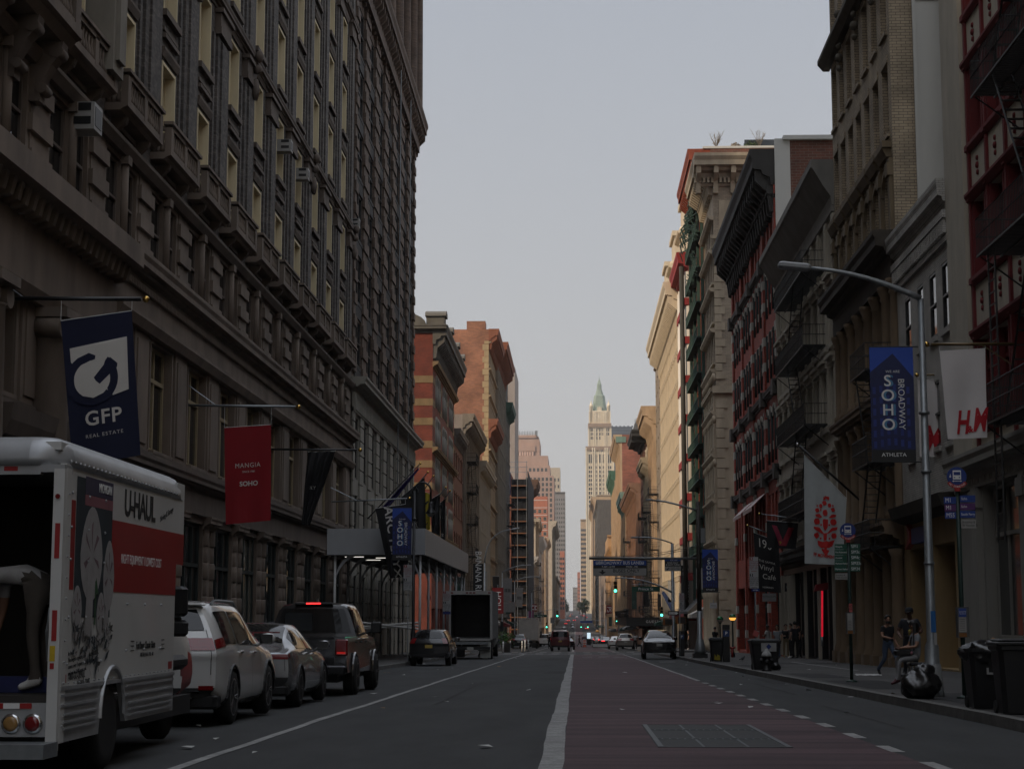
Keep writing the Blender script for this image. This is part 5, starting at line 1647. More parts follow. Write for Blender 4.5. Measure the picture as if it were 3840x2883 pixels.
class Loft:
 """stations: (y, z_bottom, z_belt, z_roof, w_low, w_belt, w_roof, rake_roof)"""
 def __init__(s,st,bulge=.07):
  s.bulge=bulge;s.st=st
  s.rings=[]
  for(y,zb,zs,zr,wl,wb,wr,rk)in st:
   zm=zb+(zs-zb)*.5
   pts=[(wl*.86,zb,0),(wl*.985,zb+.1,0),(wl,zm,0),(wl*.6+wb*.4,zm+(zs-zm)*.6,0),(wb,zs,0),(wr+(wb-wr)*.45,zs+(zr-zs)*.55,rk*.55),(wr,zr-(zr-zs)*.13,rk*.87),(wr*.86,zr-.015,rk),(wr*.45,zr+.01,rk),(0,zr+.018,rk)]
   s.rings.append([(x,y+d,z)for x,z,d in pts])
  s.nv=len(s.rings[0])-1
 def ring(s,k,v):
  r=s.rings[k];f=min(max(v,0),1)*s.nv;i=min(int(f),s.nv-1);t=f-i
  P=[r[max(i-1,0)],r[i],r[i+1],r[min(i+2,s.nv)]]
  return tuple(P[1][a]+(P[2][a]-P[1][a])*t if i in(0,)else cr(P[0][a],P[1][a],P[2][a],P[3][a],t)for a in range(3))
 def S(s,u,v):
  n=len(s.rings)-1
  f=min(max(u,0),1)*n;i=min(int(f),n-1);t=f-i
  P=[s.ring(max(i-1,0),v),s.ring(i,v),s.ring(i+1,v),s.ring(min(i+2,n),v)]
  return tuple(cr(P[0][a],P[1][a],P[2][a],P[3][a],t)for a in range(3))
 def rear(s,q,v):
  x,y,z=s.ring(0,v)
  return(q*x,y-s.bulge*(1-q*q)*(1 if v>.02 else 1),z)
 def front(s,q,v):
  x,y,z=s.ring(len(s.rings)-1,v)
  return(q*x,y+s.bulge*1.6*(1-q*q),z)
 def uy(s,y):
  """u whose station y is nearest"""
  ys=[t[0]for t in s.st]
  for i in range(len(ys)-1):
   if y<=ys[i+1]:return(i+(y-ys[i])/(ys[i+1]-ys[i]))/(len(ys)-1)
  return 1.0
def wheel_parts(parent,x,y,r,w,side,rim=RIM,spokes=5,z0=0.0,rimr=.68):
 wl=link('wheel',None,parent,(x,y,r+z0))
 mb=MB();d=w/2
 mb.lathe([(r*.66,-d),(r*.9,-d),(r,-d*.7),(r,d*.7),(r*.9,d),(r*.66,d)],(0,0,0),26,'x');mb.build('tyre',TYRE,wl)
 mb=MB();o=side*d
 mb.lathe([(r*rimr,o*.6),(r*rimr,o*1.02),(r*(rimr-.06),o*1.02),(r*(rimr-.08),o*.5)],(0,0,0),24,'x')
 for k in range(spokes):
  a=2*math.pi*k/spokes
  for e in(-.16,.16):
   p0=(o*.9,math.cos(a+e)*r*.12,math.sin(a+e)*r*.12);p1=(o*.92,math.cos(a+e*.8)*r*rimr*.95,math.sin(a+e*.8)*r*rimr*.95)
   mb.tube([p0,p1],r*.045,4)
 if not spokes:mb.lathe([(r*(rimr-.04),o*.8),(r*.45,o*.45),(r*.3,o*.5),(r*.26,o*.95),(r*.05,o*1.0)],(0,0,0),24,'x')
 else:mb.lathe([(r*.16,o*.4),(r*.16,o*.95),(r*.05,o*1.0)],(0,0,0),10,'x');mb.build('rim',rim,wl)
 mb=MB();mb.lathe([(r*.6,side*d*.2),(r*.6,side*d*.25)],(0,0,0),18,'x');mb.build('brake_disc',RIMD,wl)
 return wl
def car(name,label,cat,loc,rz,st,body,wheels,r=.35,glass_y=None,rim=RIM,detail=True,tail=None,tailm=TAIL,plate=PLATE,rearwin=(.56,.80),rearwin_s=.86,lower=None,rails=False,bulge=.07,pillars=(),mirror=True,handles=(),trimy=.1,arch=1.16,group=None,fascia=None,spokes=5):
 t=thing(name,label,cat,loc,rz,group)
 L=Loft(st,bulge)
 nu=64 if detail else 24;nvv=22 if detail else 12
 mb=MB();mb.smooth=True
 vc=.555
 for sgn in(1,-1):
  idx={}
  for i in range(nu+1):
   for j in range(nvv+1):
    x,y,z=L.S(i/nu,j/nvv);idx[i,j]=mb.P((x*sgn,y,z))
  for i in range(nu):
   for j in range(nvv):
    q=[idx[i,j],idx[i+1,j],idx[i+1,j+1],idx[i,j+1]]
    c=[sum(mb.v[k][a]for k in q)/4 for a in range(3)]
    if j<nvv*.55 and any((c[1]-wy)**2+(c[2]-r)**2<(r*arch)**2 for wy in wheels):continue
    mb.face(q if sgn>0 else q[::-1])
 for fn,fl in((L.rear,1),(L.front,-1)):
  n=10
  ids=[[mb.P(fn(-1+2*i/n,j/nvv))for j in range(nvv+1)]for i in range(n+1)]
  for i in range(n):
   for j in range(nvv):
    q=(ids[i][j],ids[i+1][j],ids[i+1][j+1],ids[i][j+1])
    mb.face(q if fl>0 else q[::-1])
 mb.build('body',body,t)
 wl=st[len(st)//2][4]
 mb=MB();mb.box(-wl+.22,wl-.22,.25,st[-1][0]-.3,st[0][1]+.02,st[len(st)//2][2]-.1);mb.box(-wl*.75,wl*.75,.15,st[-1][0]-.2,st[0][1]-.05,st[0][1]+.05);mb.build('underbody',TRIM,t)
 for sgn,nm in((1,'right'),(-1,'left')):
  mb=MB()
  for wy in wheels:
   pts=[]
   for k in range(15):
    a=math.pi*(-.08+1.16*k/14)
    y,z=wy+math.cos(a)*r*arch,r+math.sin(a)*r*arch
    u=L.uy(y);best=min((abs(L.S(u,v/40)[2]-z),L.S(u,v/40)[0])for v in range(24))
    pts.append((sgn*(best[1]+.004),y,z))
   mb.tube(pts,.022,5)
  mb.build('arch_trim',lower or TRIM,t)
 for wy in wheels:
  for sgn in(1,-1):
   u=L.uy(wy);xw=L.S(u,.2)[0]
   if detail:wheel_parts(t,sgn*(xw-.115),wy,r,.23,sgn,rim,spokes)
   else:
    mb=MB();mb.lathe([(r*.5,-.11),(r,-.09),(r,.09),(r*.5,.11)],(0,0,0),14,'x');mb.build('wheel',TYRE,t,(sgn*(xw-.12),wy,r))
 def patch(name,fn,m,n1=10,n2=6,parent=t):
  mb=MB();mb.smooth=True;mb.grid(fn,n1,n2);return mb.build(name,m,parent)
 off=.010
 a,b_=rearwin
 if rearwin_s>.05:patch('rear_window',lambda p,q:(lambda P:(P[0],P[1]-off,P[2]+off*.5))(L.rear((-1+2*p)*rearwin_s,a+(b_-a)*q)),CGLASS,12,6)
 y0,y1=glass_y
 cuts=[y0]+list(pillars)+[y1]
 for sgn in(1,-1):
  for k,(ya,yb)in enumerate(zip(cuts,cuts[1:])):
   ya2,yb2=ya+(.04 if k else 0),yb-(.04 if k<len(cuts)-2 else 0)
   def fn(p,q,sgn=sgn,ya=ya2,yb=yb2):
    v=.468+.165*q
    P=L.S(L.uy(ya+(yb-ya)*p),v);return(sgn*(P[0]+off),P[1],P[2])
   patch('side_window',fn if sgn>0 else(lambda p,q,fn=fn:fn(1-p,q)),CGLASS,8,4)
 ws=[s_ for s_ in st if s_[0]>y1-.3]
 if tail:
  s0,va,vb,du=tail
  for sgn in(1,-1):
   lamp=patch('tail_lamp',lambda p,q,sgn=sgn:(lambda P:(P[0],P[1]-.014,P[2]))(L.rear(sgn*(s0+(1-s0)*(p if sgn>0 else 1-p)),va+(vb-va)*q)),tailm,6,4)
   if du:patch('lamp_wrap',(lambda p,q,sgn=sgn:(lambda P:(sgn*(P[0]+.014),P[1],P[2]))(L.S(du*(p if sgn>0 else 1-p),va+(vb-va)*(.15+.7*q)))),tailm,5,4,lamp)
 if fascia is not None:
  patch('bumper',lambda p,q:(lambda P:(P[0],P[1]-.016,P[2]))(L.rear(-1+2*p,fascia*q)),lower or TRIM,12,4)
 P=L.rear(0,.33 if fascia is None else max(.3,fascia+.06))
 if plate:
  mb=MB();mb.box(-.16,.16,P[1]-.03,P[1]-.012,P[2]-.07,P[2]+.07);mb.build('licence_plate',plate,t)
 if detail and mirror:
  ym=y1-.15
  for sgn in(1,-1):
   Q=L.S(L.uy(ym),.47)
   mb=MB();mb.smooth=True
   mb.ball((sgn*(Q[0]+.17),ym,Q[2]+.09),.13,10,.72);mb.tube([(sgn*Q[0]*.98,ym,Q[2]-.02),(sgn*(Q[0]+.12),ym,Q[2]+.06)],.03,5)
   mr=mb.build('mirror',body if body is not TRIM else TRIM,t)
   mb=MB();mb.box(sgn*(Q[0]+.17)-.1,sgn*(Q[0]+.17)+.1,ym-.135,ym-.12,Q[2]+.02,Q[2]+.16);mb.build('mirror_glass',CGLASS,mr)
 for hy in handles:
  for sgn in(1,-1):
   Q=L.S(L.uy(hy),.42);mb=MB();mb.rbox(sgn*(Q[0]+.012)-.02,sgn*(Q[0]+.012)+.02,hy-.1,hy+.1,Q[2]-.015,Q[2]+.02,.008);mb.build('door_handle',CHROME,t)
 if detail:
  mb=MB()
  for py in list(pillars)+[y1-.1]:
   for sgn in(1,-1):
    pts=[L.S(L.uy(py),.12+.34*k/6)for k in range(7)]
    for A,B in zip(pts,pts[1:]):
     mb.quad((sgn*(A[0]+.004),A[1]-.006,A[2]),(sgn*(A[0]+.004),A[1]+.006,A[2]),(sgn*(B[0]+.004),B[1]+.006,B[2]),(sgn*(B[0]+.004),B[1]-.006,B[2]))
  for sg in(-.93,.93):
   pts=[L.rear(sg,.22+.32*k/6)for k in range(7)]
   for A,B in zip(pts,pts[1:]):mb.quad((A[0]-.005,A[1]-.012,A[2]),(A[0]+.005,A[1]-.012,A[2]),(B[0]+.005,B[1]-.012,B[2]),(B[0]-.005,B[1]-.012,B[2]))
  mb.build('shut_line',TRIM,t)
 if rails:
  for sgn in(1,-1):
   mb=MB();pts=[]
   for k in range(9):
    y=y0+.25+(y1-y0-.9)*k/8;Q=L.S(L.uy(y),.72);pts.append((sgn*Q[0]*1.0,Q[1],Q[2]+(.05 if 0<k<8 else .0)))
   mb.tube(pts,.022,5);mb.build('roof_rail',TRIM if rails==1 else STEEL,t)
 return t,L
def ground_at(x,y):return gz(y)
WPEARL=paint('pearl_white_paint',(.60,.60,.585),.22,.0,.8)
suv_st=[(0,.42,1.04,1.66,.90,.90,.60,.50),(.35,.30,1.06,1.70,.95,.93,.63,.30),(.9,.26,1.07,1.725,.965,.93,.665,.05),(1.7,.24,1.05,1.73,.95,.92,.68,0),(2.6,.24,1.03,1.70,.95,.92,.67,0),(3.3,.24,1.02,1.52,.955,.91,.62,.05),(3.9,.26,1.01,1.12,.96,.88,.72,.0),(4.5,.3,.96,1.02,.95,.84,.70,0),(4.93,.4,.80,.86,.82,.74,.6,0)]
t,L=car('crossover','pearl white crossover parked right behind the moving truck','car',(-5.82,23.85,gz(25.5)+.0),0,suv_st,WPEARL,(.98,3.83),.385,(.55,3.25),RIM,True,tail=(.42,.452,.505,.17),rearwin=(.535,.70),rearwin_s=.9,rails=2,pillars=(1.45,2.45),handles=(1.6,2.6),fascia=.13,plate=PLATE)
mb=MB()
for s_ in(-1,1):mb.tube([(s_*.7,-.06,.5),(s_*.35,-.085,.46),(0,-.09,.46)],.022,5)
mb.box(-.6,.6,-.1,-.05,.40,.425);mb.build('chrome_strip',CHROME,t)
for s_ in(-1,1):
 mb=MB();mb.box(s_*.78-.1,s_*.78+.1,-.065,-.02,.52,.58);mb.build('reflector',TAIL,t)
mb=MB();mb.rbox(-.62,.62,.38,.6,1.665,1.70,.02);mb.build('roof_spoiler',WPEARL,t)
mb=MB();mb.rbox(-.92,.92,-.02,.35,.26,.46,.05);mb.build('lower_bumper',TRIM,t)
SILV=paint('silver_grey_paint',(.30,.305,.315),.25,.6,.7)
sed_st=[(0,.40,.94,.985,.86,.84,.66,.03),(.25,.28,.99,1.05,.92,.86,.68,.08),(.75,.22,1.0,1.20,.93,.87,.62,.12),(1.35,.2,.98,1.43,.93,.87,.58,.02),(2.1,.2,.96,1.465,.92,.87,.58,0),(2.8,.2,.94,1.40,.92,.86,.57,0),(3.5,.22,.92,1.08,.93,.85,.62,0),(4.2,.24,.86,.92,.93,.82,.66,0),(4.75,.34,.70,.75,.82,.70,.56,0)]
t,L=car('saloon_car','silver grey saloon parked between the white crossover and the black pickup','car',(-5.8,30.05,gz(31.8)),0,sed_st,SILV,(.95,3.78),.345,(.95,3.35),RIMD,True,tail=(.38,.36,.47,.05),rearwin=(.99,.995),rearwin_s=.01,pillars=(2.0,),handles=(1.65,2.5),fascia=.15,plate=PLATE)
mb=MB();mb.smooth=True
def rw(p,q):
 P=L.S(L.uy(.62+.75*q),.9);z=P[2];w=L.S(L.uy(.62+.75*q),.70)[0]
 s_=-1+2*p;A=L.S(L.uy(.62+.75*q),1-.33*abs(s_));return(math.copysign(A[0],s_)*.98,A[1]-.012,A[2]+.012)
mb.grid(rw,12,6);mb.build('back_glass',CGLASS,t)
mb=MB();mb.box(-.55,.55,.86,.9,1.30,1.325);mb.build('high_brake_lamp',TAIL,t)
mb=MB();mb.rbox(-.86,.86,-.04,.3,.24,.42,.05);mb.build('lower_bumper',TRIM,t)
mb=MB();mb.box(-.3,.3,-.055,-.035,.46,.475);mb.build('chrome_strip',CHROME,t)
BLKP=paint('black_pickup_paint',(.018,.018,.020),.22,.2,.8)
def pickup():
 t=thing('pickup_truck','black four door pickup with chrome trimmed tailgate parked ahead of the silver saloon','pickup',(-5.8,36.55,gz(38.6)))
 w=1.02
 def side_body(mb):
  prof=[(.0,.62),(.1,.5),(5.75,.42),(5.85,.6),(5.8,1.05),(5.3,1.18),(4.25,1.24),(2.0,1.24),(0.02,1.25)]
  mb.extr(prof,lambda y,z:(-w+(.05 if z>1.1 else 0),y,z),lambda y,z:(w-(.05 if z>1.1 else 0),y,z))
 mb=MB();side_body(mb);mb.build('body',BLKP,t)
 st=[(1.95,1.1,1.25,1.93,.97,.96,.74,.16),(2.4,1.1,1.25,1.965,.98,.96,.77,.02),(3.2,1.1,1.25,1.965,.98,.96,.77,0),(3.75,1.1,1.25,1.9,.98,.96,.75,0),(4.45,1.1,1.23,1.3,.97,.95,.8,0)]
 L=Loft(st,.02);mb=MB();mb.smooth=True
 for sgn in(1,-1):
  g=[[mb.P((sgn*L.S(i/24,j/16)[0],L.S(i/24,j/16)[1],L.S(i/24,j/16)[2]))for j in range(17)]for i in range(25)]
  for i in range(24):
   for j in range(16):q=(g[i][j],g[i+1][j],g[i+1][j+1],g[i][j+1]);mb.face(q if sgn>0 else q[::-1])
 g=[[mb.P(L.rear(-1+.2*i,j/16))for j in range(17)]for i in range(11)]
 for i in range(10):
  for j in range(16):mb.face((g[i][j],g[i+1][j],g[i+1][j+1],g[i][j+1]))
 mb.build('cab',BLKP,t)
 mb=MB();mb.grid(lambda p,q:(lambda P:(P[0],P[1]-.012,P[2]))(L.rear((-1+2*p)*.9,.47+.2*q)),10,4)
 rw_=mb.build('rear_window',CGLASS,t)
 mb=MB();mb.box(-.62,-.02,1.945,1.96,1.32,1.75);mb.build('slider_pane',GLASS3,rw_)
 for sgn in(1,-1):
  for ya,yb in((2.12,2.95),(3.02,3.8)):
   mb=MB();f=lambda p,q:(lambda P:(sgn*(P[0]+.01),P[1],P[2]))(L.S(L.uy(ya+(yb-ya)*(p if sgn>0 else 1-p)),.47+.17*q));mb.grid(f,6,4);mb.build('side_window',CGLASS,t)
  mb=MB();mb.rbox(sgn*.9-.13,sgn*.9+.13,-.03,.12,.86,1.2,.03);tl=mb.build('tail_lamp',TAIL,t)
  mb=MB();mb.box(sgn*.9-.09,sgn*.9+.09,-.036,-.028,.9,.94);mb.build('lamp_glow',TAILDIM,tl)
  mb=MB();mb.rbox(sgn*1.2-.12,sgn*1.2+.12,3.7,3.82,1.3,1.56,.04);mb.tube([(sgn*.95,3.75,1.3),(sgn*1.15,3.75,1.36)],.03,5);mb.build('mirror',TRIM,t)
  for wy in(1.3,4.97):
   mb=MB();pts=[(sgn*(w+.01),wy+math.cos(math.pi*k/12)*.47,.42+math.sin(math.pi*k/12)*.47)for k in range(13)];mb.tube(pts,.03,5);mb.build('arch_trim',BLKP,t)
   mb=MB();pts=[(wy+math.cos(math.pi*2*k/20)*.455,.42+math.sin(math.pi*2*k/20)*.455)for k in range(20)];mb.extr(pts,lambda y,z:(sgn*(w+.006),y,z),lambda y,z:(sgn*(w-.2),y,z));mb.build('wheel_well',TRIM,t)
   wheel_parts(t,sgn*(w-.07),wy,.41,.28,sgn,RIMD,6)
  for hy in(2.3,3.2):
   mb=MB();mb.rbox(sgn*(w+.015)-.02,sgn*(w+.015)+.02,hy-.1,hy+.1,1.1,1.14,.01);mb.build('door_handle',TRIM,t)
 mb=MB();mb.box(-.75,.75,-.02,0.03,.68,1.22);tg=mb.build('tailgate',BLKP,t)
 mb=MB();mb.box(-.74,.74,-.035,.05,1.2,1.245);mb.build('tailgate_cap',TRIM,tg)
 mb=MB();mb.box(.28,.55,-.03,-.02,.74,.79);mb.build('badge',CHROME,tg)
 mb=MB();mb.rbox(-1.0,1.0,-.16,.06,.46,.66,.04);bp=mb.build('bumper',mat('dark_chrome',(.10,.10,.105),rough=.25,metal=.9),t)
 mb=MB();mb.box(-.16,.16,-.17,-.162,.5,.62);mb.build('licence_plate',PLATE,bp)
 mb=MB();mb.rbox(-.42,.42,1.98,2.2,1.93,1.985,.02);mb.build('lamp_housing',TRIM,t)
 mb=MB();mb.box(-.16,.16,1.968,1.982,1.945,1.978);mb.build('high_brake_lamp',TAILON,t)
 mb=MB();mb.extr([(2.55,1.97),(2.75,1.97),(2.6,2.09)],lambda y,z:(-.02,y,z),lambda y,z:(.02,y,z));mb.build('aerial_fin',BLKP,t)
 mb=MB();mb.box(-.8,.8,.2,5.4,.3,.5);mb.build('underbody',TRIM,t)
pickup()
hat_st=[(0,.42,1.02,1.50,.84,.82,.55,.45),(.3,.3,1.03,1.53,.88,.85,.58,.22),(1.0,.26,1.02,1.56,.89,.85,.60,0),(2.2,.24,1.0,1.55,.88,.84,.6,0),(2.9,.25,.98,1.3,.88,.82,.56,0),(3.5,.27,.96,1.02,.88,.8,.66,0),(4.25,.4,.75,.8,.78,.68,.55,0)]
DKGR=paint('dark_grey_paint',(.022,.023,.026),.25,.3,.7)
t,L=car('hatchback_car','dark grey hatchback with yellow plate parked behind the open box truck','car',(-6.35,75.7,gz(77)),R(-1.5),hat_st,DKGR,(.85,3.4),.33,(.5,2.9),RIM,True,tail=(.74,.41,.52,.04),tailm=TAIL,rearwin=(.52,.78),rearwin_s=.86,pillars=(1.5,),plate=PLATEY,fascia=.12)
ev_st=[(0,.42,.98,1.02,.90,.88,.70,.05),(.2,.28,1.08,1.15,.95,.90,.72,.12),(.8,.24,1.08,1.45,.96,.91,.62,.05),(1.5,.22,1.05,1.6,.96,.91,.6,0),(2.3,.22,1.02,1.62,.95,.9,.6,0),(3.2,.24,1.0,1.35,.95,.88,.58,0),(3.9,.26,.95,1.0,.95,.86,.7,0),(4.72,.38,.72,.78,.84,.74,.6,0)]
BLKC=paint('gloss_black_paint',(.010,.010,.011),.12,.1,1.0)
t,L=car('electric_car','glossy black sloping roof electric car parked on the right kerb','car',(4.74,99.4,gz(101)),R(-1),ev_st,BLKC,(.9,3.78),.35,(.75,3.2),RIMD,True,tail=(.5,.50,.52,.0),rearwin=(.99,.995),rearwin_s=.01,pillars=(1.9,),plate=PLATE,fascia=.14)
mb=MB();mb.smooth=True
def rw2(p,q):
 s_=-1+2*p;A=L.S(L.uy(.35+1.2*q),1-.33*abs(s_));return(math.copysign(A[0],s_)*.95,A[1]-.014,A[2]+.014)
mb.grid(rw2,12,6);mb.build('back_glass',CGLASS,t)
BEIG=paint('champagne_paint',(.27,.25,.22),.28,.5,.6)
t,L=car('crossover','champagne silver crossover stopped beyond the crossing on the right','car',(5.15,180,gz(182)),0,suv_st,BEIG,(.98,3.83),.37,(.55,3.25),RIM,True,tail=(.5,.44,.51,.12),rearwin=(.53,.79),rearwin_s=.86,pillars=(1.45,2.45),fascia=.13)
t,L=car('crossover','black crossover parked beyond the white posts on the left','car',(-6.65,205,gz(207)),0,suv_st,BLKC,(.98,3.83),.38,(.55,3.25),RIM,False,tail=(.5,.44,.51,.0),rearwin=(.53,.79),pillars=(1.45,2.45),fascia=.13)
t,L=car('saloon_car','black saloon half hidden beside the red van','car',(-1.0,188,gz(190)),0,sed_st,BLKC,(.95,3.78),.33,(.95,3.35),RIM,False,tail=(.4,.4,.47,.0),rearwin=(.6,.95),pillars=(2.0,),fascia=.15)
van_st=[(0,.45,1.15,1.90,.88,.88,.74,.16),(.3,.34,1.16,1.93,.92,.91,.77,.05),(1.5,.3,1.15,1.94,.92,.91,.78,0),(3.0,.3,1.13,1.93,.92,.90,.77,0),(3.7,.3,1.1,1.6,.92,.88,.7,0),(4.3,.32,1.02,1.1,.9,.84,.68,0),(4.8,.42,.8,.85,.82,.75,.6,0)]
MAR=paint('maroon_paint',(.085,.010,.014),.3,.1,.6)
t,L=car('van','maroon van driving away in the middle lane','van',(-1.45,165.5,gz(167)),0,van_st,MAR,(.95,3.9),.33,(.5,3.4),RIM,True,tail=(.88,.28,.40,.0),rearwin=(.5,.73),rearwin_s=.86,pillars=(1.6,2.6),fascia=.12,plate=PLATEY)
for s_ in(-1,1):pass
mb=MB();mb.lathe([(.06,-.1),(.06,-.08)],(0,0,1.02),12,'y');mb.build('badge',CHROME,t)
def box_truck(name,label,x,y,w,h,ln,open_,sidem,rz=0):
 g=gz(y+2);t=thing(name,label,'truck',(x,y,g),rz)
 fl=1.15;WM=mat('truck_white',(.42,.41,.39),var=.25,scale=1.2)
 mb=MB();hw=w/2
 mb.box(-hw,-hw+.05,0.02,ln,fl,h);mb.box(hw-.05,hw,0.02,ln,fl,h);mb.box(-hw+.05,hw-.05,0.02,ln,h-.05,h);mb.box(-hw+.05,hw-.05,.02,ln,fl,fl+.06);mb.box(-hw+.05,hw-.05,ln-.05,ln,fl+.06,h-.05)
 mb.build('cargo_box',sidem,t)
 mb=MB()
 for x0,x1,z0,z1 in((-hw-.01,-hw+.12,fl-.05,h),(hw-.12,hw+.01,fl-.05,h),(-hw+.12,hw-.12,h-.22,h),(-hw+.12,hw-.12,fl-.1,fl+.02)):mb.box(x0,x1,-.06,.0195,z0,z1)
 fr=mb.build('rear_frame',WM,t)
 for xx in(-hw+.16,-.2,0,.2,hw-.16):
  mb=MB();mb.box(xx-.07,xx+.07,-.075,-.061,h-.15,h-.08);mb.build('marker_lamp',TAIL,fr)
 if open_:
  mb=MB();mb.box(-hw+.06,hw-.06,ln*.5,ln*.52,fl+.07,h-.06);mb.build('interior',TRIM,t)
 else:
  mb=MB();mb.box(-hw+.12,hw-.12,-.03,.01,fl+.03,h-.22);mb.build('roller_door',WM,t)
 mb=MB();mb.box(-hw+.1,hw-.1,-.25,.2,.55,.72);mb.box(-.5,.5,.3,ln+1.4,.6,.95);mb.build('chassis',TRIM,t)
 mb=MB()
 for s_ in(-1,1):
  mb.box(s_*hw-s_*.05-.04,s_*hw-s_*.05+.04,-.05,.02,fl+.1,fl+.75)
 mb.build('tail_lamp',TAILDIM,t)
 for s_ in(-1,1):
  mb=MB();mb.box(s_*(hw-.55)-.3,s_*(hw-.55)+.3,.9,.93,.12,.75);mb.build('mud_flap',TRIM,t)
  for wy in(1.6,ln+.6):wheel_parts(t,s_*(hw-.2),wy,.48,.32,s_,RIM,6)
 mb=MB();mb.rbox(-hw+.1,hw-.1,ln+.1,ln+2.0,.5,2.4,.15);cab=mb.build('cab',WM,t)
 mb=MB();mb.box(-.18,.18,-.27,-.255,.56,.70);mb.build('licence_plate',PLATE,t)
 for s_ in(-1,1):
  mb=MB();mb.box(s_*(hw+.18)-.1,s_*(hw+.18)+.1,ln+1.0,ln+1.1,1.5,2.1);mb.tube([(s_*hw*.9,ln+1.05,1.8),(s_*(hw+.1),ln+1.05,1.8)],.03,4);mb.build('mirror',TRIM,t)
 return t
t=box_truck('box_truck','grey box truck with its black cargo box standing open',-5.92,98.6,2.45,3.85,7.5,True,mat('truck_side_grey',(.16,.165,.165),var=.35,scale=1.5))
mb=MB();mb.box(-1.0,1.0,-.2,-.05,.85,1.0);mb.build('lift_gate',STEEL,t)
mb=MB();mb.box(.0,.5,-.18,-.1,.32,.52);mb.build('chrome_step',CHROME,t)
mb=MB();mb.box(.55,1.15,.0,.03,.1,1.0);mb.build('mud_guard',PLATE,t)
t=box_truck('box_truck','white box truck parked beyond the black crossover',-5.85,218,2.45,3.8,7.0,False,mat('truck_side_white',(.40,.40,.385),var=.2,scale=1.2))
t,L=car('van','plain white van ahead of the white box truck','van',(-4.7,262,gz(264)),0,van_st,WPEARL,(.95,3.9),.35,(.5,3.4),RIM,False,tail=(.86,.28,.42,0),tailm=TAILON,rearwin=(.5,.73),pillars=(1.6,2.6),fascia=.12)
def moving_truck():
 x0,x1=-6.78,-4.40;Y0=14.8;g=gz(16)
 t=thing('moving_truck','orange white rental moving truck with open back and mushroom picture on its side','truck',(x1,Y0,g))
 t['label']='white and red moving truck with open back and a mushroom picture on its side'
 TW=mat('truck_panel_white',(.62,.62,.60),rough=.45,var=.10,scale=1.5,coat=.2)
 AL=mat('truck_aluminium',(.44,.45,.46),rough=.38,metal=.35,var=.25,scale=2.5)
 TR=mat('truck_red',(.33,.012,.012),rough=.45,var=.12,coat=.2)
 w=x0-x1;ln=4.25;fl,top=.76,2.98
 mb=MB();mb.box(-.05,0,0.02,ln,.80,2.74);mb.box(w,w+.05,.02,ln,.40,2.86);mb.box(w+.05,-.05,.02,ln,2.86,2.93);mb.build('cargo_box',TW,t)
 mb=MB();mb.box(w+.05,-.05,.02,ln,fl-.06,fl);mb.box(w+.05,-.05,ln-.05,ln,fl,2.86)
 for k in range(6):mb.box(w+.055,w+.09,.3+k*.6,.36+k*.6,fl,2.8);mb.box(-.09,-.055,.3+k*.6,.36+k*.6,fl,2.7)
 mb.build('interior',mat('truck_interior',(.04,.035,.03),var=.4),t)
 mb=MB();mb.smooth=True
 prof=[(0,2.72),(.012,2.72),(.012,2.79),(-.008,2.87),(-.055,2.935),(-.13,2.975),(-.299,2.985)]
 a=[mb.P((px,.25,z))for px,z in prof];c=[mb.P((px,ln+.12,z-.0))for px,z in prof]
 d=[mb.P((px-.12*(k/6),ln+.3,z-.07*k/6))for k,(px,z)in enumerate(prof)]
 for A,B in((a,c),(c,d)):
  for k in range(6):mb.face((A[k],B[k],B[k+1],A[k+1]))
 mb.build('top_rail',AL,t)
 mb=MB();mb.smooth=True
 arc=lambda th:[mb.P((-.3+(.3+px)*math.cos(th),.25-(.312+px-.012+.0)*math.sin(th)*1.03,z))for px,z in prof]
 a=arc(math.pi/2);c=[mb.P((w,.25-(.3+px)*1.03,z))for px,z in prof]
 for k in range(6):mb.face((c[k],a[k],a[k+1],c[k+1]))
 mb.smooth=False;mb.box(w,-.2,-.05,.015,2.64,2.725);mb.build('rear_header',AL,t)
 mb=MB();mb.smooth=True
 rs=[arc(math.pi/2*q/8)for q in range(9)]
 for A,B in zip(rs,rs[1:]):
  for k in range(6):mb.face((B[k],A[k],A[k+1],B[k+1]))
 mb.smooth=False;mb.box(-.2,.008,-.052,.2,2.66,2.725);mb.build('corner_cap',AL,t)
 mb=MB();mb.box(-.08,.012,-.055,.018,.30,2.69);mb.box(-.04,.014,.018,.16,.36,2.70);mb.box(w,w+.14,-.055,.018,.3,2.69);pst=mb.build('rear_post',TW,t)
 mb=MB()
 for z0,z1 in((1.92,2.22),(1.22,1.48)):mb.box(-.055,-.012,-.06,-.0555,z0,z1)
 mb.box(-.52,-.40,-.052,-.0505,2.67,2.71);mb.box(-1.3,-1.08,-.052,-.0505,2.67,2.71);mb.build('reflector',TR,pst)
 mb=MB();mb.box(-.065,-.02,-.06,-.0555,1.05,1.18);mb.build('caution_sticker',mat('sticker_yellow',(.6,.42,.02)),pst)
 mb=MB();mb.box(-.06,-.025,-.06,-.0555,.985,1.035);mb.build('sticker',TR,pst)
 mb=MB();mb.lathe([(.022,-.06),(.022,-.07)],(-.04,0,2.45),10,'y');mb.build('marker_lamp',TAIL,pst)
 wy=1.72;wr=.40;ar=.53
 mb=MB();n=40;ys=[.02+(ln-.02)*k/n for k in range(n+1)]
 def low(y):
  d=abs(y-wy)
  base=.36 if y<wy else .42
  return base if d>=ar*.8 else min(.80,max(base,wr+.08+math.sqrt(max(0,ar*ar*.9-d*d*1.35))))
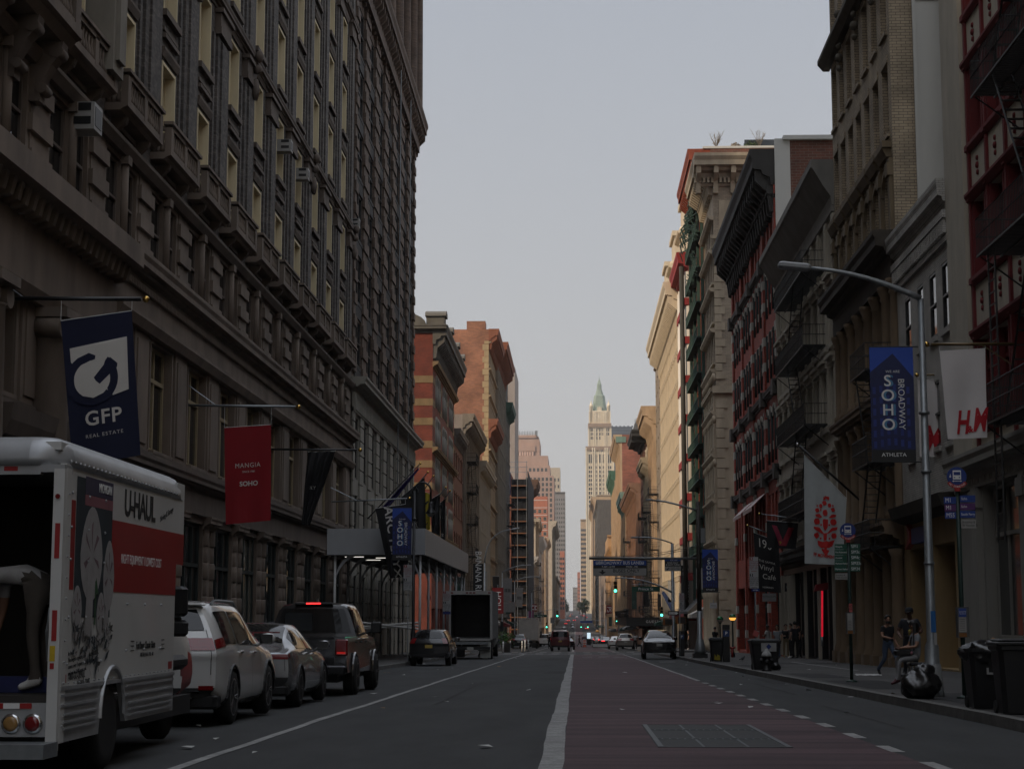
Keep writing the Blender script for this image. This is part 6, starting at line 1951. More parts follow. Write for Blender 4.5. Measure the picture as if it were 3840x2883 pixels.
 for a_,b_ in zip(ys,ys[1:]):
  mb.quad((.004,a_,low(a_)),(.004,b_,low(b_)),(.004,b_,.8),(.004,a_,.8));mb.quad((-.04,a_,low(a_)),(-.04,b_,low(b_)),(.004,b_,low(b_)),(.004,a_,low(a_)))
 mb.build('skirt',AL,t)
 mb=MB()
 for z in(.745,.66):mb.box(.004,.022,.05,wy-.52,z,z+.022);mb.box(.004,.022,wy+.5,ln-.05,z,z+.022)
 for z in(.58,.52,.465):mb.box(.004,.026,.12,wy-.56,z,z+.02);mb.box(.004,.026,wy+.62,ln-.12,z,z+.02)
 mb.box(.004,.02,.02,ln,.80,.835);mb.build('rib',AL,t)
 mb=MB();pts=[(.012,wy+math.cos(math.pi*k/14)*ar*.8,wr+.1+math.sin(math.pi*k/14)*ar*.86)for k in range(15)];mb.tube(pts,.022,5);mb.build('arch_trim',AL,t)
 mb=MB()
 for k in range(30):mb.ball((.016,.12+k*(ln-.2)/29,2.765),.013,6)
 for k in range(26):mb.ball((.008,.12+k*(ln-.2)/25,.855),.009,5)
 for z in(1.02,1.42,1.92,2.2,2.5):
  for y in(.22,.75,1.3):mb.ball((.006,y,z),.014,6)
 for z in(1.1,1.55):
  for y in(2.2,2.9,3.6):mb.ball((.006,y,z),.014,6)
 for k in range(12):mb.ball((.018,.09,.5+k*.18),.01,5)
 mb.build('rivets',AL,t)
 mb=MB()
 mb.box(.0005,.003,1.55,ln,1.66,2.34);mb.box(.0005,.003,.22,.34,1.66,2.44);mb.build('red_band',TR,t)
 BOXY=3.62
 mb=MB()
 PB=mat('picture_dark',(.018,.028,.036),var=.3);PW=mat('mushroom_white',(.36,.345,.34),var=.22,scale=6);PP=mat('mushroom_pink',(.20,.12,.14),var=.4,scale=6);PV=mat('picture_violet',(.055,.045,.085));PK=mat('picture_pink',(.30,.11,.13));SOIL=mat('picture_soil',(.07,.06,.05),var=.7,scale=18);PGRN=mat('picture_green',(.03,.10,.035))
 mb.box(.0032,.0044,.36,1.56,1.42,2.66);pic=mb.build('picture_panel',PB,t)
 mb=MB();mb.box(.0046,.0056,.62,1.56,2.52,2.68);mb.build('picture_title',PV,pic)
 mb=MB();mb.box(.0046,.0056,.62,1.56,2.42,2.515);mb.build('picture_band',PK,pic)
 def mush(cy,cz,hw,hh,sw,sb,lean=0):
  mb=MB();n=22;pts=[]
  for k in range(n):
   a=2*math.pi*k/n;rr=1 if math.sin(a)>0 else .95
   pts.append((cy+hw*math.cos(a)*(1-.18*max(0,math.sin(a))),cz+hh*rr*math.sin(a)))
  mb.extr(pts,lambda y,z:(.0060,y,z),lambda y,z:(.0075,y,z));mb.extr([(cy-sw+lean,sb),(cy+sw+lean,sb),(cy+sw*.8,cz),(cy-sw*.8,cz)],lambda y,z:(.0078,y,z),lambda y,z:(.0085,y,z))
  o=mb.build('mushroom',PW,pic)
  mb=MB()
  for k in range(5):
   a=-.4+k*.95
   mb.extr([(cy+hw*.15*math.cos(a),cz+hh*.1*math.sin(a)),(cy+hw*.75*math.cos(a),cz+hh*.7*math.sin(a)),(cy+hw*.6*math.cos(a+.22),cz+hh*.62*math.sin(a+.22))],lambda y,z:(.0088,y,z),lambda y,z:(.0092,y,z))
  mb.build('gill',PP,o)
 mush(.88,1.98,.36,.44,.12,1.25,-.05);mush(1.48,1.80,.19,.34,.06,1.25,-.06);mush(.46,1.50,.15,.2,.04,1.2);mush(1.24,1.45,.14,.2,.04,1.2)
 mb=MB();rr=random.Random(2)
 for k in range(150):
  y=rr.uniform(.34,1.62);z=1.36-abs(rr.gauss(0,.13))-(.12 if .8<y<1.2 else 0)
  a,l=rr.uniform(0,3.1),rr.uniform(.03,.1)
  mb.mat=k%3;xx=.0095+k*.00001
  mb.quad((xx,y-l*math.cos(a),z-l*math.sin(a)),(xx,y+.02,z-.02),(xx,y+l*math.cos(a),z+l*math.sin(a)),(xx,y-.02,z+.02))
 mb.build('soil',[SOIL,PW,PB],pic)
 mb=MB();mb.box(.0088,.0093,1.02,1.06,1.35,1.75);mb.extr([(1.02,1.65),(1.14,1.62),(1.05,1.78)],lambda y,z:(.0095,y,z),lambda y,z:(.01,y,z));mb.build('stem',PGRN,pic)
 text('MICHIGAN',.12,LETW,pic,face_px(.0062,1.28,2.6),wx=.75)
 def M(y,z):return face_px(.004,y,z)
 text('U-HAUL',.36,LETB,t,M(2.62,2.52),wx=1.02,bold=.008,ext=.001,space=.92)
 text('Moving & Storage',.085,LETB,t,face_px(.004,3.75,2.52,.25),ext=.001,shear=.3)
 text('RIGHT EQUIPMENT / LOWEST COST',.13,LETW,t,M(2.75,1.98),wx=.78,ext=.001)
 text('Fuel Saver Chassis Skirts',.10,LETB,t,M(3.0,1.14),wx=.8,ext=.001,bold=.002)
 text('PROTECTING THE AIR',.055,LETB,t,M(3.05,1.045),ext=.001)
 for s_,y in((1,2.38),(-1,3.66)):
  for q in range(3):
   mb=MB();mb.box(.0032,.0042,y,y+.14,1.09+q*.045,1.10+q*.045);mb.build('speed_line',LETB,t)
 text('In the Know.\nThe largest organism, a honey mushroom,\ncovers over 3 square miles of forest floor\nand can be 2,400 years old.',.052,LETB,t,face_px(.004,.26,1.02,.06),align='LEFT',ext=.001,line=1.1)
 text('1-800-GO-UHAUL',.095,LETB,t,face_px(.004,.26,.905,.03),align='LEFT',wx=.72,ext=.001)
 text('uhaul.com',.10,LETB,t,face_px(.0045,.55,.85,.03),align='LEFT',ext=.001)
 mb=MB();mb.box(.0032,.0042,.03,.22,.86,.93);mb.box(.0032,.0042,ln-.25,ln-.08,.87,.95);mb.build('side_reflector',TR,t)
 mb=MB();mb.box(w,-.081,-.06,.3,.42,.70);lp=mb.build('lamp_panel',AL,t)
 mb=MB();mb.box(w,-.2,-.075,-.061,.655,.70);mb.build('reflective_tape',TR,lp)
 mb=MB();mb.box(-.44,-.30,-.078,-.0755,.655,.70);mb.build('reflective_tape_white',LETW,lp)
 for x,m in((-.185,TAIL),(-.37,mat('amber_lamp',(.35,.2,.07),rough=.2))):
  mb=MB();mb.lathe([(.085,-.06),(.085,-.075),(.065,-.085)],(x,0,.53),18,'y');ring=mb.build('lamp_ring',CHROME,lp)
  mb=MB();mb.lathe([(.062,-.08),(.062,-.09),(.03,-.096)],(x,0,.53),18,'y');mb.build('lamp_lens',m,ring)
 mb=MB();mb.box(w,.02,-.42,-.02,.26,.38);mb.build('rear_bumper',STEEL,t)
 mb=MB();mb.box(-.62,-.5,-.066,-.061,.44,.6);mb.build('licence_plate',PLATE,lp)
 mb=MB();mb.box(w+.1,-.2,.05,.12,.705,.755);mb.build('floor_edge',STEEL,t)
 mb=MB();mb.box(w+.2,-.25,.5,.8,.765,.9);mb.build('blue_blanket',mat('moving_blanket',(.015,.02,.09),var=.4),t)
 mb=MB();mb.tube([(-.1,.02,1.5),(-.11,-.02,1.3),(-.1,.02,1.05)],.012,5);mb.build('grab_handle',STEEL,t)
 for s_,x in((1,-.16),(-1,w+.16)):
  for y in(wy,5.85):wheel_parts(t,x-(.4 if y>5 and s_>0 else 0),y,wr,.26,s_,mat('steel_rim',(.26,.25,.235),rough=.55,metal=.2),0,0,.70)
 mb=MB();mb.box(w+.3,-.3,.3,6.5,.28,.5);mb.build('chassis',TRIM,t)
 mb=MB();mb.box(w,0,ln,ln+.35,2.0,2.9);mb.build('attic',TW,t)
 mb=MB();mb.box(.001,.003,ln,ln+.35,2.0,2.34);mb.build('attic_band',TR,t)
 st=[(4.35,.5,1.45,2.05,1.0,.98,.8,0),(5.0,.45,1.45,2.1,1.02,.98,.84,0),(5.6,.45,1.43,2.02,1.02,.98,.82,0),(6.3,.45,1.36,1.5,1.02,.96,.8,0),(7.0,.5,1.2,1.28,.98,.9,.75,0),(7.35,.6,1.0,1.05,.9,.8,.7,0)]
 L=Loft(st,.05);cx=w/2-.0
 mb=MB();mb.smooth=True
 for sgn in(1,-1):
  g_=[[mb.P((cx-.19+sgn*L.S(i/30,j/18)[0],L.S(i/30,j/18)[1],L.S(i/30,j/18)[2]))for j in range(19)]for i in range(31)]
  for i in range(30):
   for j in range(18):
    q=(g_[i][j],g_[i+1][j],g_[i+1][j+1],g_[i][j+1]);c3=[sum(mb.v[k][a]for k in q)/4 for a in range(3)]
    if(c3[1]-5.85)**2+(c3[2]-.42)**2<.5**2 and c3[2]<1:continue
    mb.mat=1 if c3[2]<.95 and(c3[1]+c3[2]*.7>5.2+.25*math.sin(c3[1]*23))else 0
    mb.face(q if sgn>0 else q[::-1])
 cab=mb.build('cab',[TW,TR],t)
 mb=MB();mb.grid(lambda p,q:(lambda P:(cx-.19+P[0]+.012,P[1],P[2]))(L.S(L.uy(4.75+1.0*p),.47+.15*q)),8,4);mb.build('side_window',CGLASS,cab)
 mb=MB();mb.rbox(-.32,-.12,5.35,5.5,1.43,1.78,.05);mb.rbox(-.32,-.11,5.36,5.5,1.2,1.39,.05);mb.tube([(-.45,5.5,1.4),(-.2,5.44,1.4)],.03,5);mb.tube([(-.45,5.5,1.7),(-.2,5.44,1.7)],.03,5);mb.build('mirror',TRIM,cab)
 mb=MB();mb.rbox(-.55,-.30,5.3,6.4,.80,.98,.08);mb.build('wheel_flare',TRIM,cab)
 return t
moving_truck()
def hit(px,py):
 Y=30.0
 while Y<2500:
  if at(px,py,Y).z<=gz(Y):return Y
  Y+=1.0
 return 1700.0
traffic=[]
far_specs=[('white saloon near the far crossing, in the left lane',2115,2358,WPEARL,TAIL,sed_st),('silver taxi facing away just left of the centre line',2148,2357,SILV,TAIL,sed_st),('dark saloon behind the silver taxi near the centre line',2147,2347,DKGR,TAIL,sed_st),('car with lit red lamps, leftmost of a braking group',2122,2343,DKGR,TAILON,suv_st),('dark car braking left of another braking car',2125,2331,BLKC,TAILON,sed_st),('dark car braking beside the left facades',2133,2331,DKGR,TAILON,suv_st),('broad suv braking at the foot of the far rise',2154,2330,DKGR,TAILON,suv_st),('yellow cab on the far rise',2137,2312,paint('cab_yellow',(.45,.26,.02)),TAILON,sed_st),('dark car high on the far rise, left lane',2143,2305,DKGR,TAILON,sed_st),('white car high on the far rise near the centre',2163,2316,WPEARL,TAILON,sed_st),('small car below the park trees, right lane',2180,2308,DKGR,TAILON,sed_st),('silver car on the far rise, right lane',2190,2312,SILV,TAILON,suv_st),('car braking by the right kerb on the far rise',2198,2318,DKGR,TAILON,suv_st),('tan car at the far right kerb, lamps lit',2201,2362,BEIG,TAILON,suv_st),('black car waiting by the right kerb extension',2193,2398,BLKC,TAIL,suv_st),('orange cab standing by the far right kerb',2240,2372,paint('cab_orange',(.42,.2,.02)),TAIL,sed_st)]
for lab,px,py,m,tm,st in far_specs:
 Y=hit(px,py);P=at(px,py,Y)
 car('distant_car',lab,'car',(P.x,Y,gz(Y)),0,st,m,(.95,3.8),.34,(.6,3.2),RIM,False,tail=(.4,.36,.5,0),tailm=tm,rearwin=(.52,.78)if st is suv_st else(.6,.9),pillars=(2.0,),fascia=.13,group='cars in the distant traffic',plate=None)
proto=bpy.data.objects['distant_car'];PK=[o for o in bpy.data.objects if o.name.startswith('distant_car')and o.parent is None]
pr=random.Random(8)
for side,x,ys in(('left',-6.3,(245,272,279,300,345,352,360,372,395,420,428,450,520,560,600)),('right',4.8,(205,262,290,297,345,353,361,380,400,430,460,525,560,590,640))):
 for k,y in enumerate(ys):
  r=dup(PK[(0,4,2,6,1)[k%5]],(x+pr.uniform(-.1,.1),y,gz(y)),None,'parked car in the long row at the far %s kerb'%side);r['group']='cars parked along the far %s kerb'%side
# ---------------------------------------------------------------- flags, signs and street furniture
def axis_frame(TL,TR,BL):
 x=(TR-TL);y=(TL-BL);return x,y
class Cloth:
 def __init__(s,q,Y,amp=.03,waves=2.5,ph=0.0,tilt=0.0,sag=0.0):
  """q: four pixel corners TL, TR, BR, BL at distance Y"""
  s.c=[at(px,py,Y+(tilt if i in(1,2)else 0))for i,(px,py)in enumerate(q)]
  s.amp,s.w,s.ph,s.sag=amp,waves,ph,sag
  s.wd=(s.c[1]-s.c[0]).length;s.ht=(s.c[3]-s.c[0]).length
 def P(s,u,v,off=0.0):
  a=s.c[0].lerp(s.c[1],u);b=s.c[3].lerp(s.c[2],u);p=a.lerp(b,v)
  w=s.amp*(math.sin(s.ph+u*s.w*6.28+v*1.5)*(.35+.65*v)+.5*math.sin(v*7+u*3+s.ph))
  return Vector((p.x,p.y+w-off,p.z-s.sag*math.sin(math.pi*u)*(1-v*.5)))
 def mesh(s,name,m,parent,nu=26,nv=40,loc=None):
  mb=MB();mb.smooth=True
  mb.grid(lambda p,q:s.P(p,1-q)-loc,nu,nv)
  return mb.build(name,m,parent)
 def poly(s,pts,m,parent,name='emblem',off=.02,loc=None):
  """filled outline in (u, v), v down, cut into thin strips so it follows the folds"""
  mb=MB();vs=[p[1]for p in pts];v0,v1=min(vs),max(vs);n=max(2,int((v1-v0)*40)+1)
  def xs(v):
   r=[]
   for(a,b),(c,d)in zip(pts,pts[1:]+pts[:1]):
    if(b<=v<d)or(d<=v<b):r.append(a+(c-a)*(v-b)/(d-b))
   return sorted(r)
  for k in range(n):
   a,b=v0+(v1-v0)*k/n+1e-5,v0+(v1-v0)*(k+1)/n-1e-5
   A,B=xs(a),xs(b)
   if len(A)!=len(B):
    m_=xs((a+b)/2);A=B=m_
   for i in range(0,len(A)-1,2):
    q=3
    for j in range(q):
     f=lambda L,t:L[i]+(L[i+1]-L[i])*t
     mb.quad(*[s.P(u,v,off)-loc for u,v in((f(B,j/q),b),(f(B,(j+1)/q),b),(f(A,(j+1)/q),a),(f(A,j/q),a))])
  return mb.build(name,m,parent)
 def text(s,st,u,v,h,m,parent,rot=0,wx=1.0,loc=None,bold=0.0,space=1.0,off=.022,align='CENTER',shear=0.0):
  """lettering of cap height h metres centred at (u, v); rot in quarter turns clockwise"""
  cu=bpy.data.curves.new('lettering','FONT');cu.body=st;cu.size=h/.7;cu.align_x=align;cu.align_y='CENTER';cu.offset=bold;cu.space_character=space;cu.resolution_u=3;cu.shear=shear
  me=text_mesh(cu,m,'lettering')
  for vt in me.vertices:
   x,y=vt.co.x*wx,vt.co.y
   for _ in range(rot):x,y=y,-x
   vt.co=s.P(u+x/s.wd,v-y/s.ht,off)-loc
  return link('lettering',me,parent)
def circle(u,v,ru,rv,n=24,a0=0,a1=6.2832):return[(u+ru*math.cos(a0+(a1-a0)*k/n),v+rv*math.sin(a0+(a1-a0)*k/n))for k in range(n+(0 if abs(a1-a0-6.2832)<.01 else 1))]
def ring_poly(u,v,r0,r1,asp,a0,a1,n=24):
 return[(u+r1*math.cos(a0+(a1-a0)*k/n),v+r1*asp*math.sin(a0+(a1-a0)*k/n))for k in range(n+1)]+[(u+r0*math.cos(a1+(a0-a1)*k/n),v+r0*asp*math.sin(a1+(a0-a1)*k/n))for k in range(n+1)]
def flag(name,label,cat,q,Y,m,pole=None,poler=.035,polem=None,ball=BRASS,stay=None,group=None,amp=.03,waves=2.5,ph=0.0,fname='cloth',sag=0.0,X=None):
 """flag and its pole: one thing fixed to a facade"""
 C=Cloth(q,Y,amp,waves,ph,0,sag)
 loc=(at(*pole[0],Y)if pole else C.c[0])
 t=thing(name,label,cat,loc,0,group)
 loc=Vector(loc)
 C.loc=loc
 C.mesh(fname,m,t,loc=loc)
 if pole:
  a,b=at(*pole[0],Y)-loc,at(*pole[1],Y)-loc
  mb=MB();mb.tube([a,b],poler,8);mb.build('pole',polem or BLACKP,t)
  if ball:mb=MB();mb.ball(b+(b-a).normalized()*.1,.075,10);mb.build('finial',ball,t)
  mb=MB();mb.tube([C.P(0,0)-loc,C.P(1,0)-loc],.008,4)
  for u in(0,1):
   c=C.P(u,0)-loc;f=min(1,max(0,(c.x-a.x)/(b.x-a.x+1e-6)));mb.tube([c,a.lerp(b,f)],.006,4)
  mb.build('cord',LETW,t)
  if stay:mb=MB();mb.tube([at(*stay[0],Y)-loc,at(*stay[1],Y)-loc],.02,5);mb.build('stay_rod',polem or STEEL,t)
 return t,C
NAVYF=mat('navy_cloth',(.006,.009,.038),rough=.8,var=.1,scale=2);REDF=mat('red_cloth',(.27,.006,.012),rough=.85,var=.1,scale=2);BLKF=mat('black_cloth',(.008,.008,.009),rough=.75,var=.3,scale=2)
WHTF=mat('white_cloth',(.72,.68,.66),rough=.85,var=.06,scale=2);OFFW=mat('flag_off_white',(.66,.63,.58),rough=.8,var=.05)
t,C=flag('banner_flag','large navy banner with white G emblem above the moving truck','banner',[(228,1203),(494,1165),(527,1706),(272,1752)],36,NAVYF,((-60,1118),(530,1122)),.045,BLACKP,stay=((-40,1020),(95,1122)),amp=.014,waves=1.2)
fx=lambda x,y:((x-630-(y-285)*.08)/(735+(y-180)*-.016),(y-285+(x-630)*.142)/1500)
sq=[fx(*p)for p in((720,545),(1310,450),(1330,1015),(1170,1050),(955,890),(735,715))]
C.poly(sq,OFFW,t,loc=C.loc)
cu_,cv_=fx(955,885);
C.poly(ring_poly(cu_,cv_,.26,.372,.49,-1.35,-6.28+.72-.0,30),NAVYF,t,'emblem_ring',.026,C.loc)
C.poly(ring_poly(cu_,cv_,.26,.372,.49,-.85,.75,14),NAVYF,t,'emblem_ring',.0262,C.loc)
C.poly(circle(cu_,cv_,.262,.129),OFFW,t,'emblem_disc',.0275,C.loc)
C.poly([fx(*p)for p in((965,880),(1035,935),(1235,740),(1140,660))],NAVYF,t,'emblem_bar',.03,C.loc)
C.text('GFP',.50,.70,.30,OFFW,t,wx=1.05,loc=C.loc,bold=.008,space=1.1);C.text('REAL ESTATE',.50,.815,.075,OFFW,t,wx=1.1,loc=C.loc,space=1.25)
t,C=flag('banner_flag','red banner lettered in white hanging from a silver pole over the parked cars','banner',[(841,1603),(1017,1592),(1015,1951),(846,1966)],55.5,REDF,((667,1519),(1108,1525)),.04,STEEL,stay=((655,1407),(805,1517)),amp=.02,waves=1.6,ph=1)
C.text('MANGIA',.5,.41,.15,OFFW,t,loc=C.loc,space=1.15,wx=.92);C.text('SINCE 1981',.52,.475,.06,OFFW,t,loc=C.loc);C.text('SOHO',.52,.60,.15,OFFW,t,loc=C.loc,bold=.006)
t,C=flag('banner_flag','furled black banner bunched to a point beside the red banner','banner',[(1154,1694),(1258,1692),(1166,1968),(1130,1968)],61,BLKF,((1000,1684),(1340,1687)),.035,BLACKP,amp=.12,waves=3.2,ph=2)
C.text('N.Y',.45,.50,.12,OFFW,t,loc=C.loc,off=.16)
t,C=flag('banner_flag','black banner with large white letters reading downward, half behind the lamp banner','banner',[(1407,1906),(1520,1890),(1536,2160),(1462,2168)],79.8,BLKF,((1243,1881),(1527,1869)),.035,STEEL,stay=((1240,1828),(1340,1877)),amp=.03,ph=.5)
C.text("ARC'TERYX",.42,.50,.42,OFFW,t,1,loc=C.loc,wx=1.02,bold=.01,space=1.05)
PURP=mat('violet_cloth',(.028,.018,.10),rough=.8,var=.2);YEL=mat('yellow_cloth',(.38,.30,.02),rough=.8,var=.2)
def slant_flag(label,p0,p1,q,Y,m,extra=None,group='slanted flags over the pavement shed'):
 t,C=flag('slanted_flag',label,'flag',q,Y,m,(p0,p1),.035,BLACKP,BRASS,None,group,amp=.10,waves=1.7,ph=Y)
 return t,C
t,C=slant_flag('violet flag drooping along its slanted black pole',(1352,1972),(1572,1742),[(1568,1752),(1572,1760),(1440,1925),(1422,1912)],102,PURP)
t,C=slant_flag('black flag drooping over the grey shed panel, left of the yellow flag',(1455,1945),(1600,1775),[(1500,1868),(1592,1790),(1598,1985),(1540,1985)],104,BLKF);C.text('OX',.35,.9,.3,OFFW,t,loc=C.loc,off=.16)
t,C=slant_flag('yellow flag with black strokes behind the crook lamp',(1560,1880),(1622,1790),[(1586,1842),(1612,1850),(1614,1986),(1574,1986)],106,YEL)
C.poly([(.15,.35),(.8,.2),(.85,.25),(.2,.42)],BLKF,t,'stroke',.16,C.loc);C.poly(ring_poly(.5,.78,.2,.27,.35,.3,2.8),BLKF,t,'stroke',.16,C.loc)
for u in(.35,.68):C.poly(circle(u,.74,.05,.02),BLKF,t,'stroke',.165,C.loc)
t,C=slant_flag('black flag hanging from a brass tipped pole, right of the yellow flag',(1615,1900),(1668,1832),[(1616,1872),(1650,1850),(1650,2010),(1618,1995)],112,BLKF)
t,C=slant_flag('rightmost black flag with white letters beside the striped brick corner',(1645,1905),(1684,1845),[(1650,1885),(1671,1868),(1670,2025),(1652,2018)],114,BLKF);C.text('SS',.5,.9,.18,OFFW,t,loc=C.loc,off=.16)
def vsign(name,label,q,Y,m,txt=None,tm=None,h=.3,cat='sign',rot=1,group=None,thick=.12,u=.5,v=.5,wx=1.0):
 """flat hanging sign board with some thickness"""
 c=[at(x,y,Y)for x,y in q];loc=c[0]
 t=thing(name,label,cat,loc,0,group)
 mb=MB();F=[p-loc for p in c];B=[p+Vector((0,thick,0))for p in F]
 mb.poly([F[3],F[2],F[1],F[0]]);mb.poly(B)
 for i in range(4):mb.quad(F[i],F[(i+1)%4],B[(i+1)%4],B[i])
 mb.build('board',m,t)
 mb=MB();mb.box((F[0].x+F[1].x)/2-.04,(F[0].x+F[1].x)/2+.04,thick*.3,thick*.7,F[0].z,F[0].z+.25);mb.build('bracket',STEEL,t)
 C=Cloth(q,Y,0);C.loc=loc
 if txt:C.text(txt,u,v,h,tm or LETW,t,rot,wx,loc,off=.012)
 return t,C
SB=mat('sign_black',(.012,.012,.013),rough=.5,var=.1)
vsign('vertical_sign','black vertical sign with white letters above the open box truck',[(1774,2112),(1812,2113),(1812,2262),(1774,2262)],118,SB,'BANANA REPUBLIC',LETW,.42,wx=.86,v=.52)
vsign('vertical_sign','black slanting vertical sign on the white columned building at right',[(2552,2119),(2587,2119),(2593,2272),(2558,2274)],176,SB,'SEPHORA',LETW,.62,wx=.96)
SR=mat('sign_red_board',(.22,.012,.014),rough=.6);SGW=mat('sign_grey_white',(.25,.25,.25),rough=.6,var=.25,scale=4);SPK=mat('sign_magenta',(.26,.03,.15),rough=.6)
vsign('vertical_sign','red sign above the grey box truck with white letters',[(1846,2203),(1888,2203),(1888,2300),(1846,2300)],150,SR,'HOU',LETW,.5)
for q,lab in(([(1886,2168),(1921,2167),(1919,2254),(1885,2253)],'tall pale pole banner with a faint vase picture, left of another pale banner'),([(1936,2202),(1961,2203),(1959,2277),(1934,2274)],'tall pale pole banner with small dark figures')):
 t,C=vsign('pole_banner',lab,q,205 if q[0][0]<1900 else 225,SGW,cat='banner',thick=.03,group='pale banners on the far lamp posts')
 for k in range(4):C.poly([(.2+.17*k,.45),(.3+.17*k,.45),(.3+.17*k,.6),(.2+.17*k,.6)],SB,t,'figure',.012,C.loc)
vsign('vertical_sign','small red sign with a big white letter far down the left side',[(1993,2264),(2014,2264),(2014,2292),(1993,2290)],300,SR,'M',LETW,.8)
vsign('vertical_sign','magenta sign under the small red sign far down the left side',[(1981,2290),(2001,2290),(2001,2315),(1981,2315)],302,SPK)
vsign('shop_sign','pale boxed shop sign over the far left pavement',[(1885,2256),(1932,2256),(1932,2294),(1885,2294)],212,SGW,thick=1.2)
t,C=vsign('vertical_sign','white hanging sign board beside the red traffic on the left',[(2064,2314),(2079,2314),(2078,2336),(2064,2336)],320,SGW)
vsign('vertical_sign','small red banner far down the right side',[(2273,2268),(2294,2269),(2294,2300),(2273,2300)],330,SR,'PS',LETW,.8)
t,C=vsign('hanging_flag','navy blue flag hanging past the corner signal pole',[(2480,2222),(2490,2215),(2524,2262),(2520,2298)],205,mat('blue_flag',(.02,.04,.12),rough=.8),cat='flag',thick=.05)
t,C=vsign('hanging_flag','black hanging flag left of the navy blue flag',[(2466,2224),(2478,2228),(2480,2290),(2466,2288)],210,SB,cat='flag',thick=.05)
t,C=vsign('shop_board','white shop board on the red arcade building',[(2860,2224),(2911,2224),(2911,2254),(2860,2254)],101.0,mat('board_white',(.36,.36,.35)),thick=.1);C.text('A Fine Store',.5,.4,.1,LETB,t,loc=C.loc)
t,C=vsign('shop_board','small white shop board at the beige quoin building corner',[(2662,2259),(2689,2259),(2689,2280),(2662,2280)],146.3,mat('board_white',(.36,.36,.35)),thick=.1);C.text('Madewell',.5,.5,.1,LETB,t,loc=C.loc,wx=.7)
t,C=vsign('shop_board','square black shop board with a grey ring on the cream iron front',[(2943,2185),(2975,2185),(2975,2217),(2943,2217)],97,SB,thick=.1);C.poly(ring_poly(.5,.5,.24,.32,1,0,6.28),STEEL,t,'ring',.015,C.loc)
def shed():
 Y0,Y1,X0,X1=81.0,114.0,-11.6,-7.0
 zt=lambda y:gz(y)+6.15
 t=thing('sidewalk_shed','grey panelled construction shed bridging the left pavement','shed',(X1,Y0,gz(Y0)+SWH))
 o=Vector((X1,Y0,gz(Y0)+SWH));GP=mat('shed_panel',(.42,.43,.44),rough=.6,var=.3,scale=.5,stretch=(1,1,.3));GP2=mat('shed_panel_weathered',(.46,.43,.40),rough=.6,var=.4,scale=1.2,stretch=(3,3,.15))
 top,bot=5.42-o.z,4.2-o.z
 mb=MB();mb.box(X0-X1,0,0,.06,bot,top);mb.build('front_panel',GP,t)
 mb=MB();mb.box(-.06,.0,.065,Y1-Y0,bot,top);mb.build('side_panel',GP2,t)
 mb=MB();mb.box(X0-X1,-.07,.07,Y1-Y0,bot-.02,bot+.12);mb.build('deck',mat('shed_deck',(.05,.045,.04),var=.3),t)
 for y in(.3,5,10,15,20,25,30,32.6):
  for x in(-.25,X0-X1+.35):
   mb=MB();mb.tube([(x,y,gz(Y0+y)-gz(Y0)),(x,y,bot)],.06,7);mb.box(x-.12,x+.12,y-.12,y+.12,gz(Y0+y)-gz(Y0),gz(Y0+y)-gz(Y0)+.04);mb.build('post',WHITE if y<1 else GP,t)
  mb=MB()
  for s_,x in((-1,-.25),(1,X0-X1+.35)):
   pts=[(x+s_*1.3*(1-math.cos(k*math.pi/16)),y,bot-1.5+1.5*math.sin(k*math.pi/16))for k in range(9)]
   for A,B in zip(pts,pts[1:]):mb.quad((A[0],y-.04,A[2]),(B[0],y-.04,B[2]),(B[0]+s_*.0,y-.04,B[2]+.2),(A[0],y-.04,A[2]+.2));mb.quad((A[0],y+.04,A[2]),(A[0],y+.04,A[2]+.2),(B[0],y+.04,B[2]+.2),(B[0],y+.04,B[2]))
  mb.build('knee_brace',GP,t)
 mb=MB()
 mb.tube([(-4.2,.1,1.9),(-.3,.1,1.45)],.05,4);mb.tube([(-4.2,.12,1.45),(-.3,.12,1.75)],.05,4);mb.tube([(-4.2,.14,1.42),(-.3,.14,1.6)],.05,4);mb.build('cross_brace',WHITE,t)
 LAMP=mat('tube_lamp',(.8,.8,.8),emit=((1,.95,.85),.9))
 for k,(x,y)in enumerate(((-3.5,1.5),(-2.2,3),(-3.2,6),(-1.6,8),(-2.6,13))):
  mb=MB();mb.box(x-.45,x+.45,y,y+.04,bot-.06,bot-.03);mb.build('tube_lamp',LAMP,t)
shed()
